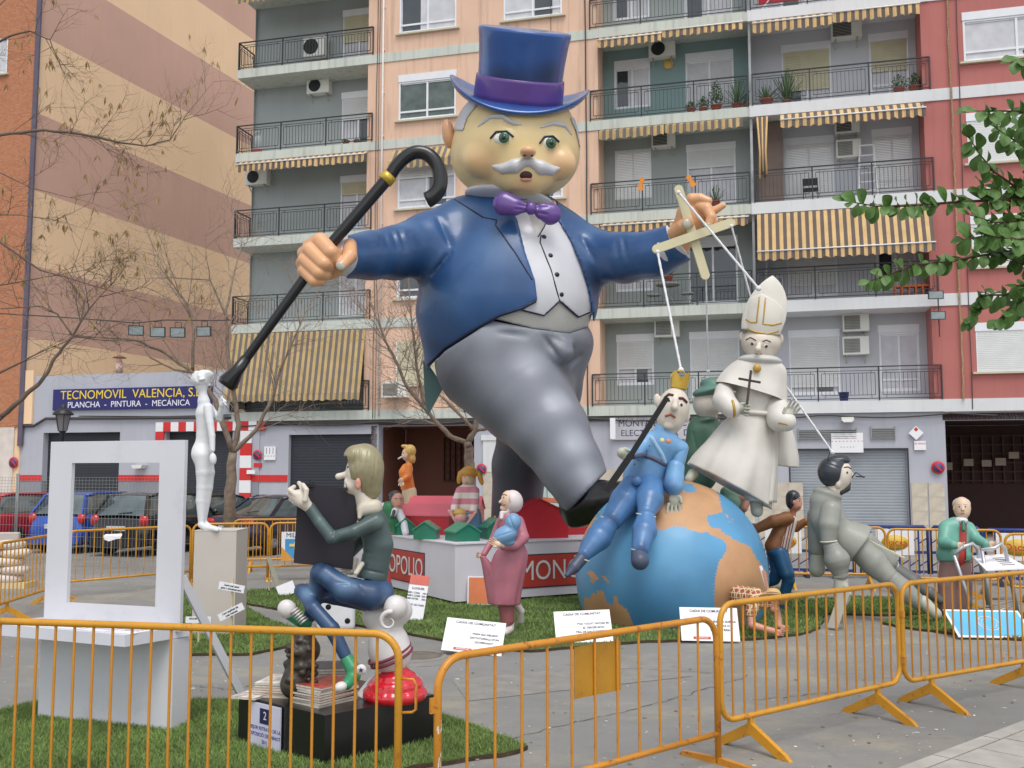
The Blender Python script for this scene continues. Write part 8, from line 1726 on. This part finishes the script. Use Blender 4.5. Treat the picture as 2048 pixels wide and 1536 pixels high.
# woman in pink
YW = 12.45; wp = figure('woman_with_baby', 'woman figure in pink dress and white headscarf cradling a blue bundled baby', 'sculpture', P(1015, 1268, YW)); PK = paint('dress_pink', (176, 108, 122), .5, .15, var=.12, vs=4); SCF = paint('scarf_white', (214, 204, 202), .5, .1); BB = paint('bundle_blue', (116, 156, 194), .5, .12)
sw, _ = body('head', SKF, wp, [('e', 4, (1017, 1002, YW), (15, 21, 16), -6), ('c', 2, [(1004, 1000, YW-.03, 2.5), (1000, 1004, YW-.03, 3)]), ('e', 3, (1008, 1016, YW), (8, 7, 9))], h=1.0); eye(wp, sw, 1008, 995, 2.8, 2.2, 12, 12.9); line(sw, BRW, wp, [(1004, 990), (1009, 989), (1014, 991)], .9, 12, 12.9, 'eyebrow', .2, 5, sub_=2); line(sw, mat('lip_paint', (164, 92, 76)), wp, [(1003, 1010), (1007, 1010), (1011, 1009)], 1.1, 12, 12.9, 'mouth', .2, 5, sub_=2)
body('headscarf', SCF, wp, [('e', 5, (1026, 1003, YW), (20, 23, 20), -12), ('e', 5, (1012, 1024, YW), (12, 8, 13), -20), ('c', 4, [(1004, 1026, YW-.05, 5), (1003, 1036, YW-.08, 4)])], h=1.1, mods=[cutpoly([(1000, 975), (1016, 984), (1021, 1005), (1013, 1022), (996, 1022), (990, 990)], ymax=YW+.3)])
body('bodice', PK, wp, [('c', 8, [(1016, 1040, YW, 20), (1022, 1070, YW, 22), (1026, 1092, YW, 20)], .85), ('c', 6, [(1035, 1045, YW-.05, 14), (1045, 1075, YW-.12, 13), (1030, 1090, YW-.25, 11), (1008, 1092, YW-.3, 9)]), ('c', 6, [(1000, 1045, YW+.1, 9), (985, 1080, YW+.1, 7), (968, 1108, YW, 6)])], h=1.4)
loft('skirt', PK, wp, [(1026, 1088, YW, 22, 20, 0), (1022, 1110, YW, 33, 26, 2), (1012, 1150, YW, 36, 28, 4), (1008, 1185, YW, 33, 27, 3), (1008, 1208, YW, 30, 25, 1)], 72, 6, .05, 1.2); loft('skirt_swag', PK, wp, [(965, 1112, YW-.05, 5, 4, 0), (975, 1130, YW-.03, 13, 8, 20), (988, 1160, YW, 20, 14, 14), (996, 1195, YW, 20, 16, 6)], 36, 4, .1, 0)
body('underskirt', paint('trousers_dusty_rose', (150, 88, 92), .55), wp, [('c', 6, [(1012, 1205, YW, 17), (1015, 1240, YW, 14)])], h=1.5); body('shoe', SCF, wp, [('c', 3, [(1022, 1242, YW, 7), (1020, 1258, YW, 8), (1010, 1266, YW-.15, 7)])], h=1.2); body('shoe', SCF, wp, [('c', 3, [(1030, 1205, YW+.15, 8), (1042, 1222, YW+.2, 7), (1041, 1242, YW+.25, 6)])], h=1.2)
body('baby_bundle', BB, wp, [('e', 5, (1010, 1070, YW-.32), (26, 18, 20), -25), ('e', 4, (1026, 1045, YW-.32), (16, 19, 17), 10), ('e', 3, (1012, 1084, YW-.3), (18, 9, 14), 0)], h=1.2, mods=[folds([(1018, 1033, 1028, 1058, 1.5, 2), (990, 1075, 1030, 1062, 1.4, 1.2)])]); hand(wp, SKF, 994, 1088, YW-.42, -150, 15, .35, -1, h=.9, wrist=(1006, 1092, YW-.35)); hand(wp, SKF, 962, 1112, YW, 200, 11, .5, 1, h=.9)
# pigtail girl with doll, on the platform
YG = 16.6; gg = figure('pigtail_girl', 'girl figure with orange pigtails and pink striped jumper holding a doll', 'sculpture', P(935, 1075, YG)); OH = paint('hair_orange', (212, 152, 60), .45, .2, var=.15, vs=6); PS = mat('striped_jumper', (222, 200, 196), .6, var=0)
simple_head(gg, SKF, 936, 958, YG, 13, 15, OH, -.25, hair_prims=[('e', 3, (938, 946, YG+.02), (17, 14, 17)), ('e', 3, (919, 955, YG), (5, 13, 5), 10), ('e', 3, (961, 957, YG), (5, 14, 5), -16), ('c', 3, [(926, 944, YG, 5), (920, 946, YG, 4)]), ('c', 3, [(952, 944, YG, 5), (958, 947, YG, 4)])])
def bands(m, c1, c2, per=.085, off=0):
    N = m.node_tree.nodes; L = m.node_tree.links; tc = N.new('ShaderNodeTexCoord'); sx = N.new('ShaderNodeSeparateXYZ'); L.new(tc.outputs['Object'], sx.inputs[0]); mm = N.new('ShaderNodeMath'); mm.operation = 'PINGPONG'; mm.inputs[1].default_value = per; ad = N.new('ShaderNodeMath'); ad.operation = 'ADD'; ad.inputs[1].default_value = off; g_ = N.new('ShaderNodeMath'); g_.operation = 'LESS_THAN'; g_.inputs[1].default_value = per*.5
    L.new(sx.outputs[2], ad.inputs[0]); L.new(ad.outputs[0], mm.inputs[0]); L.new(mm.outputs[0], g_.inputs[0]); mix = N.new('ShaderNodeMix'); mix.data_type = 'RGBA'; mix.inputs[6].default_value = lin(c1)+(1,); mix.inputs[7].default_value = lin(c2)+(1,); L.new(g_.outputs[0], mix.inputs[0]); L.new(mix.outputs[2], N['Principled BSDF'].inputs['Base Color'])
bands(PS, (226, 216, 206), (214, 132, 148), .095)
body('jumper', PS, gg, [('c', 8, [(935, 985, YG, 19), (935, 1015, YG, 23)], .8), ('c', 5, [(920, 982, YG-.05, 9), (911, 1005, YG-.12, 8), (908, 1018, YG-.2, 7)]), ('c', 5, [(950, 982, YG-.05, 9), (949, 1005, YG-.15, 9), (946, 1022, YG-.25, 8)])], h=1.3); body('skirt', BB, gg, [('c', 8, [(942, 1030, YG, 20), (945, 1065, YG, 22)])], h=1.8)
hand(gg, SKF, 904, 1024, YG-.22, 110, 9, .5, 1, h=.9); hand(gg, SKF, 943, 1029, YG-.27, 130, 9, .5, -1, h=.9)
dl = thing('doll', 'small pink doll with yellow hair hanging from the hands of the pigtailed girl', 'doll', P(922, 1050, YG-.3)); body('head', paint('doll_pink', (216, 158, 152), .5), dl, [('e', 3, (921, 1035, YG-.3), (12, 12, 12))], h=1.0); body('hair', paint('doll_yellow', (208, 164, 76), .5), dl, [('e', 3, (920, 1026, YG-.28), (13, 9, 13))], h=1.0)
body('body', paint('doll_pink', (216, 158, 152)), dl, [('c', 3, [(924, 1050, YG-.3, 8), (925, 1066, YG-.3, 10)]), ('c', 2, [(915, 1048, YG-.3, 3), (898, 1022, YG-.3, 3)]), ('c', 2, [(932, 1050, YG-.3, 3), (952, 1024, YG-.3, 3)])], h=1.0)
# woman in orange
YO = 18.6; wo = figure('smoking_woman', 'blonde woman figure in orange jumper and cream trousers smoking a cigarette', 'sculpture', P(828, 1068, YO)); OR = paint('jumper_orange', (226, 130, 56), .5, .15, var=.1); CT = paint('trousers_cream', (206, 190, 156), .5, .1); BLO = paint('hair_blonde', (212, 172, 96), .45, .2)
simple_head(wo, SKF, 813, 908, YO, 9, 13, BLO, -.85, hair_prims=[('e', 3, (820, 902, YO), (12, 13, 12), 10), ('e', 3, (824, 916, YO), (7, 11, 9), -10), ('e', 2, (811, 893, YO), (9, 4, 7), 10)])
body('jumper', OR, wo, [('c', 6, [(814, 938, YO, 12), (811, 945, YO-.04, 13), (816, 978, YO, 14)], .9), ('c', 4, [(818, 932, YO-.12, 7), (817, 952, YO-.16, 6.5), (808, 958, YO-.2, 5.5)])], h=1.2, mods=[cutpoly([(780, 979), (850, 983), (850, 1010), (780, 1010)])]); body('trousers', CT, wo, [('c', 5, [(817, 984, YO, 13), (813, 1020, YO, 9), (812, 1055, YO, 8)]), ('c', 5, [(820, 984, YO, 13), (828, 1025, YO-.1, 9), (833, 1062, YO-.15, 8)])], h=1.4); hand(wo, SKF, 803, 961, YO-.24, 95, 11, .4, 1, h=.9)
b = MB(); b.tube([P(804, 913, YO-.02), P(796, 918, YO-.02)], .014, 6); adopt(b.build('cigarette', PLAQ), wo)
# kneeling man
YN = 17.35; km = figure('kneeling_man', 'balding man figure in green vest and tie reaching down to the toy houses', 'sculpture', P(785, 1075, YN)); GV = paint('vest_green', (48, 116, 74), .5, .12); simple_head(km, SKR, 795, 1003, YN, 13, 17, HBK, .3, hair_prims=[('e', 3, (790, 992, YN+.08), (13, 11, 12)), ('e', 2, (786, 1000, YN+.05), (7, 10, 10))], tilt=10)
body('vest', GV, km, [('c', 8, [(778, 1020, YN, 18), (782, 1045, YN, 18), (786, 1072, YN, 17)], .8)], h=1.5); body('shirt', SHW, km, [('c', 5, [(796, 1022, YN-.02, 9), (807, 1045, YN-.1, 8), (811, 1065, YN-.2, 7)]), ('c', 4, [(790, 1022, YN-.12, 7), (786, 1030, YN-.17, 5)]), ('c', 5, [(768, 1015, YN, 10), (764, 1045, YN-.05, 8), (775, 1066, YN-.1, 7)])], h=1.3); hand(km, SKR, 814, 1074, YN-.25, 50, 11, .5, 1, h=.9)
body('tie', paint('tie_dark', (54, 66, 70), .5), km, [('c', 2, [(788, 1022, YN-.2, 3), (785, 1034, YN-.22, 3.5)])], h=.9); body('trousers', paint('trousers_brown', (120, 92, 74), .6), km, [('c', 5, [(783, 1074, YN, 17), (765, 1082, YN+.1, 15)])], h=2, mods=[lambda f, X, Y, Z: np.maximum(f, PZ+.003-Z)])
t = thing('gold_token', 'small gold dog shaped token behind the woman in pink', 'token', P(984, 1050, 16.4)); body('body', GOLD, t, [('c', 2, [(979, 1042, 16.4, 4.5), (986, 1044, 16.4, 4.5)]), ('c', 1.5, [(988, 1040, 16.4, 3), (990, 1034, 16.4, 3)]), ('c', 1, [(978, 1044, 16.4, 2), (977, 1053, 16.4, 2)]), ('c', 1, [(987, 1045, 16.4, 2), (988, 1053, 16.4, 2)])], h=.8)
# ---------------------------------------------------------------- seated artist with black board
YA_ = 7.3; ar = figure('seated_artist', 'young man figure in dark jumper and jeans holding a black board, perched on the scroll', 'sculpture', P(745, 1210, YA_)); SW = paint('jumper_slate_green', (66, 84, 84), .5, .2, var=.16, vs=5); JN = paint('jeans_deep_blue', (44, 72, 108), .48, .2, var=.22, vs=5); HN = paint('hair_olive_blond', (148, 140, 108), .42, .25, var=.2, vs=12); CRM = paint('collar_cream', (202, 194, 176), .55, .1); SHG = paint('sneaker_green', (44, 134, 92), .5, .15)
sa, _ = body('head', SKP, ar, [('e', 8, (722, 945, YA_), (30, 42, 28)), ('e', 6, (704, 972, YA_-.0), (16, 18, 20)), ('c', 3, [(698, 944, YA_-.01, 5), (688, 950, YA_-.01, 6), (677, 953, YA_-.01, 6.5)]), ('c', 8, [(725, 985, YA_, 17), (732, 1015, YA_, 18)]), ('e', 4, (694, 962, YA_-.02), (5, 5, 8))], h=1.5)
HNX = blush('hair_airbrushed', HN, [(P(725, 890, 7.1), .14, (206, 200, 166), .7), (P(745, 985, 7.1), .13, (96, 82, 62), .7), (P(740, 950, 7.1), .1, (112, 100, 72), .4)])
body('hair', HNX, ar, [('e', 8, (730, 935, YA_), (38, 48, 36), -3), ('e', 12, (738, 968, YA_+.02), (26, 34, 28), -6), ('e', 6, (712, 912, YA_-.02), (24, 22, 28), 0)], h=1.5, mods=[cutpoly([(680, 915), (694, 912), (698, 935), (702, 960), (714, 960), (722, 975), (722, 1000), (680, 1000)]), folds([(712, 895, 706, 940, 2, 2.4), (722, 896, 716, 945, 2, 2), (737, 900, 730, 950, 2, 1.6), (752, 905, 748, 965, 2, 1.6), (731, 960, 727, 1000, 2, 1.4), (745, 955, 742, 1000, 2, 1.4)])])
body('ear', SKR, ar, [('e', 2, (716, 968, YA_-.12), (6, 12, 5)), ('-e', 1, (715, 968, YA_-.145), (3, 8, 3))], h=.9)
eye(ar, sa, 696, 934, 3, 4, 6.8, 7.6)
b = None
scol, _ = body('collar', CRM, ar, [('e', 5, (739, 1016, YA_), (25, 17, 26), -10, 2.6), ('c', 5, [(722, 1020, YA_-.06, 7), (719, 1035, YA_-.08, 4)])], h=1.3, mods=[lambda f, X, Y, Z: f])
SWP = [('c', 10, [(746, 1044, YA_, 29), (757, 1090, YA_, 29), (750, 1130, YA_, 28), (745, 1150, YA_, 31)], .85), ('c', 7, [(752, 1043, YA_-.14, 17), (708, 1064, YA_-.2, 14), (664, 1076, YA_-.22, 13), (640, 1045, YA_-.2, 12), (620, 1016, YA_-.18, 11.5)])]
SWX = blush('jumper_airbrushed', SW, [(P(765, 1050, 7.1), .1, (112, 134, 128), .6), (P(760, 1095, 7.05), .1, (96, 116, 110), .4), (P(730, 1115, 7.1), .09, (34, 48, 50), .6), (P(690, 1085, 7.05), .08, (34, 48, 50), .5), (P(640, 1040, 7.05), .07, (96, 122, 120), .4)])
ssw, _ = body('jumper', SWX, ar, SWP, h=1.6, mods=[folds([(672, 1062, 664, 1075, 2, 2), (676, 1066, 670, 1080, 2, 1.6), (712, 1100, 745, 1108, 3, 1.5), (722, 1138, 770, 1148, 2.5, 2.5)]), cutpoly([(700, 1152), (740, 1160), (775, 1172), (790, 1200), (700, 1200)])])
body('jumper_far_arm', SW, ar, [('c', 7, [(735, 1048, YA_+.14, 16), (718, 1085, YA_+.2, 13), (700, 1105, YA_+.15, 12)])], h=1.6)
body('hand', SKP, ar, [('c', 5, [(621, 1018, YA_-.18, 10), (606, 1004, YA_-.2, 13)]), ('e', 5, (600, 996, YA_-.2), (19, 15, 12), 40), ('c', 1.5, [(607, 985, YA_-.2, 6), (603, 972, YA_-.17, 5.2), (598, 966, YA_-.12, 4.2)]), ('c', 1.5, [(592, 990, YA_-.22, 6), (580, 980, YA_-.2, 5.5), (588, 974, YA_-.16, 4.5)]), ('c', 1.5, [(590, 998, YA_-.2, 6), (578, 988, YA_-.17, 5), (585, 979, YA_-.13, 4.2)]), ('c', 1.5, [(592, 1006, YA_-.18, 5.5), (582, 998, YA_-.14, 4.8), (586, 988, YA_-.1, 4)]), ('c', 1.5, [(610, 1000, YA_-.26, 5.5), (613, 980, YA_-.26, 5), (606, 970, YA_-.22, 4.5)])], h=.9, Y=YA_)
hand(ar, SKP, 700, 1141, YA_+.02, 185, 20, .5, 1, h=1.1, wrist=(712, 1120, YA_+.08))
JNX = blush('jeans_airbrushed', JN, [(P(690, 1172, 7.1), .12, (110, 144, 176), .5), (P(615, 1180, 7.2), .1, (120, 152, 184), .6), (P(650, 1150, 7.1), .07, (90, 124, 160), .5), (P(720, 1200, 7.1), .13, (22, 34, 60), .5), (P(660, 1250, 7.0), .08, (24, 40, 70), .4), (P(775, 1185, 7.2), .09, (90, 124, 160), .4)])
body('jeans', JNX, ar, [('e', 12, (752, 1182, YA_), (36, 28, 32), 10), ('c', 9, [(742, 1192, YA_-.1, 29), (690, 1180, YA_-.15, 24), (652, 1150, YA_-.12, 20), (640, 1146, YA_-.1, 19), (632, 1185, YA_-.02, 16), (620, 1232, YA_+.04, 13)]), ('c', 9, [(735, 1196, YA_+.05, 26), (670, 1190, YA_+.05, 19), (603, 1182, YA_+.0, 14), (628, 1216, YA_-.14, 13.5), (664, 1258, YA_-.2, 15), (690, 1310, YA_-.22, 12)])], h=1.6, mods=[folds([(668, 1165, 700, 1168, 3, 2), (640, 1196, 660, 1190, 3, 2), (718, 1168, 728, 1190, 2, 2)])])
stt, _ = body('shirt_tail', CRM, ar, [('c', 3, [(724, 1128, YA_-.1, 5), (712, 1146, YA_-.13, 5)])], h=1.2)
body('sneaker', SHG, ar, [('c', 4, [(612, 1246, YA_+.03, 12), (598, 1240, YA_+.0, 12), (578, 1228, YA_-.03, 11)]), ('c', 4, [(612, 1246, YA_+.03, 11), (606, 1256, YA_+.03, 9)])], h=1.1); body('toe_cap', WS, ar, [('e', 3, (574, 1218, YA_-.04), (19, 18, 15), 40)], h=1.2)
b = MB()
for i in range(6): x = 588+i*4; y = 1222+i*4.2; b.tube([P(x-7, y+5, YA_-.09), P(x, y-1, YA_-.115), P(x+7, y-6, YA_-.08)], .0075, 6)
adopt(b.build('laces', WS), ar)
body('sneaker', SHG, ar, [('c', 4, [(694, 1318, YA_-.22, 13), (706, 1338, YA_-.25, 15), (708, 1352, YA_-.27, 13)]), ('c', 4, [(708, 1350, YA_-.26, 12), (694, 1368, YA_-.34, 11)])], h=1.1); body('toe_cap', WS, ar, [('e', 3, (681, 1374, YA_-.38), (13, 10, 12), -20)], h=1.1); body('sock', WS, ar, [('c', 2, [(690, 1308, YA_-.22, 10), (695, 1320, YA_-.22, 10)])], h=1.2)
q = P(722, 1340, YA_-.36); b = MB(); b.lathe([(.001, -.0), (.032, -.004), (.036, -.012)], q, 20, Matrix.Rotation(R(90), 3, 'X')); adopt(b.build('ankle_badge', WS), ar)
b = MB()
for i in range(5): a = math.pi/2+i*2*math.pi/5; b.prism([(0, 0), (.008*math.cos(a-.6), .008*math.sin(a-.6)), (.02*math.cos(a), .02*math.sin(a)), (.008*math.cos(a+.6), .008*math.sin(a+.6))], frame_from(q+Vector((0, -.002, 0)), Vector((1, 0, 0)), Vector((0, 0, 1)), Vector((0, -1, 0))), .003)
adopt(b.build('star', navy), ar)
bdt = thing('drawing_board', 'big black board with bulldog clips held upright by the seated artist', 'board', P(590, 1126, YA_-.05)); BB_ = [P(597, 966, YA_-.12), P(719, 979, YA_-.02), P(705, 1139, YA_-.02), P(587, 1126, YA_-.12)]
b = MB(); bk = Vector((-.1, 1, 0)).normalized()*.012; b.add(BB_+[v+bk for v in BB_], [(0, 1, 2, 3), (7, 6, 5, 4)]+[(i, (i+1) % 4, 4+(i+1) % 4, 4+i) for i in range(4)]); adopt(b.build('panel', mat('black_panel', (34, 30, 40), .6, var=.12, vs=6)), bdt)
for x, y, dn in ((623, 968, 0), (690, 976, 0), (654, 1134, 1)):
    b = MB(); c = P(x, y, YA_-.1); s_ = -1 if dn else 1; b.box(-.018, .018, -.012, .022, -.022 if not dn else -.004, .004 if not dn else .022); b.tube([(-.012, 0, 0), (-.008, 0, s_*.03), (.008, 0, s_*.03), (.012, 0, 0)], .0025, 5); b.v = [tuple(Vector(v)+c) for v in b.v]; adopt(b.build('clip', mat('clip_black', (44, 44, 42), .35, metal=.4)), bdt)
# ---------------------------------------------------------------- white standing statue
YS2 = 12.5; wsn = figure('white_statue', 'slender white nude statue with tousled hair standing on the beige plinth', 'statue', P(405, 1060, YS2)); MR = paint('statue_white', (222, 224, 226), .45, .2, var=.04)
u_ = YS2
ssx, _ = body('body', MR, wsn, [('c', 5, [(404, 775, u_, 9), (407, 800, u_, 8)]), ('e', 5, (403, 767, u_), (13, 17, 13), 5), ('c', 12, [(408, 806, u_, 11), (410, 826, u_, 18), (407, 868, u_, 13.5), (405, 895, u_, 15)], .85), ('e', 10, (399, 906, u_), (15, 19, 17)), ('c', 14, [(404, 912, u_-.06, 15), (405, 945, u_-.06, 12.5), (403, 975, u_-.06, 9.5), (401, 1002, u_-.06, 9), (402, 1048, u_-.06, 5)]), ('c', 14, [(413, 910, u_+.06, 13), (418, 945, u_+.04, 11), (417, 975, u_+.02, 8.5), (413, 1003, u_+.02, 7.5), (408, 1042, u_+.02, 4.5)]),
    ('c', 3, [(402, 1050, u_-.06, 6), (412, 1055, u_-.12, 6), (434, 1060, u_-.2, 4)]), ('c', 3, [(408, 1045, u_+.02, 6), (420, 1054, u_-.02, 5), (440, 1059, u_-.1, 4)]), ('c', 5, [(416, 815, u_-.13, 9.5), (420, 845, u_-.16, 7.5), (424, 872, u_-.18, 6.5), (425, 900, u_-.2, 5)]), ('e', 3, (426, 918, u_-.21), (7, 12, 6), -5), ('c', 5, [(418, 815, u_+.1, 8), (438, 838, u_+.1, 6.5), (444, 812, u_+.02, 5)]), ('e', 3, (444, 805, u_), (6, 10, 6)), ('c', 1.5, [(441, 800, u_-.03, 2.3), (444, 793, u_-.04, 2)]), ('c', 1.5, [(447, 803, u_-.05, 2.2), (452, 810, u_-.05, 2)]), ('c', 1.5, [(446, 798, u_-.04, 2.2), (452, 803, u_-.05, 2)]), ('c', 2, [(416, 768, u_, 3), (419, 770, u_, 2.5)])], h=1.2)
rh_ = random.Random(9); ph_r = [('e', 6, (402, 759, u_), (19, 18, 19)), ('e', 8, (414, 749, u_), (13, 9, 13))]+[('e', 3, (rh_.uniform(386, 418), rh_.uniform(744, 768), u_+rh_.uniform(-.12, .06)), (6, 3.5, 5), rh_.uniform(-60, 60)) for _ in range(12)]
body('hair', MR, wsn, ph_r, h=1.2, mods=[folds([(392, 750, 400, 775, 1.5, 1.2), (402, 748, 409, 775, 1.5, 1.2), (412, 748, 416, 768, 1.5, 1.2)])])
# ================================================================ litter, sand, patches and cracks on the ground
rg = random.Random(21); b = MB()
for i in range(520):
    px, py = rg.uniform(-50, 2100), 1100+436*rg.random()**1.4; q = G(px, py, .006); s = rg.uniform(.004, .016); a = rg.uniform(0, 3.1); n = rg.randint(3, 5)
    b.add([q+Vector((s*rg.uniform(.5, 1.3)*math.cos(a+6.28*k/n), s*rg.uniform(.5, 1.3)*math.sin(a+6.28*k/n), rg.uniform(-.003, .007))) for k in range(n)], [tuple(range(n))])
o = b.build('litter', mat('paper_crumbs', (206, 200, 186), .8, var=.3, vs=2), kind='stuff'); tag(o, 'paper scraps and firework crumbs strewn over the asphalt', 'litter')
b = MB()
for i in range(260):
    px, py = rg.uniform(-50, 2100), 1110+426*rg.random()**1.3; q = G(px, py, .004); r = rg.uniform(.006, .02); b.lathe([(.0001, r*.5), (r*.7, r*.4), (r, 0)], q, 5, smooth=True)
o = b.build('pebbles', mat('pebble_grey', (122, 116, 108), .9, var=.3, vs=3), kind='stuff'); tag(o, 'small dark stones lying loose on the asphalt', 'pebbles')
# hairline cracks as thin recessed-looking tar lines
b = MB()
for (x0, y0, x1, y1) in ((1000, 1480, 1340, 1400), (1340, 1400, 1500, 1350), (560, 1345, 900, 1330), (1500, 1400, 1720, 1380), (380, 1370, 470, 1380), (1120, 1330, 1420, 1345)):
    A = G(x0, y0, .004); B = G(x1, y1, .004); n = 26; pts = [A.lerp(B, i/n)+Vector((rg.uniform(-.02, .02), rg.uniform(-.03, .03), 0)) for i in range(n+1)]; d = (B-A).normalized(); nn = Vector((-d.y, d.x, 0))
    for i in range(n): w0 = rg.uniform(.002, .006); b.add([pts[i]-nn*w0, pts[i+1]-nn*w0, pts[i+1]+nn*w0, pts[i]+nn*w0], [(0, 1, 2, 3)])
struct(b.build('asphalt_cracks', mat('crack_dark', (78, 74, 70), .95, var=0)))
b = MB()                                  # old trench patch in the surface
pa = [G(905, 1360, .004), G(1330, 1318, .004), G(1385, 1352, .004), G(935, 1402, .004)]; b.add(pa, [(0, 1, 2, 3)]); struct(b.build('asphalt_patch', mat('asphalt_patch_grey', (143, 140, 135), .92, var=.14, vs=5, bump=.5, bs=150)))
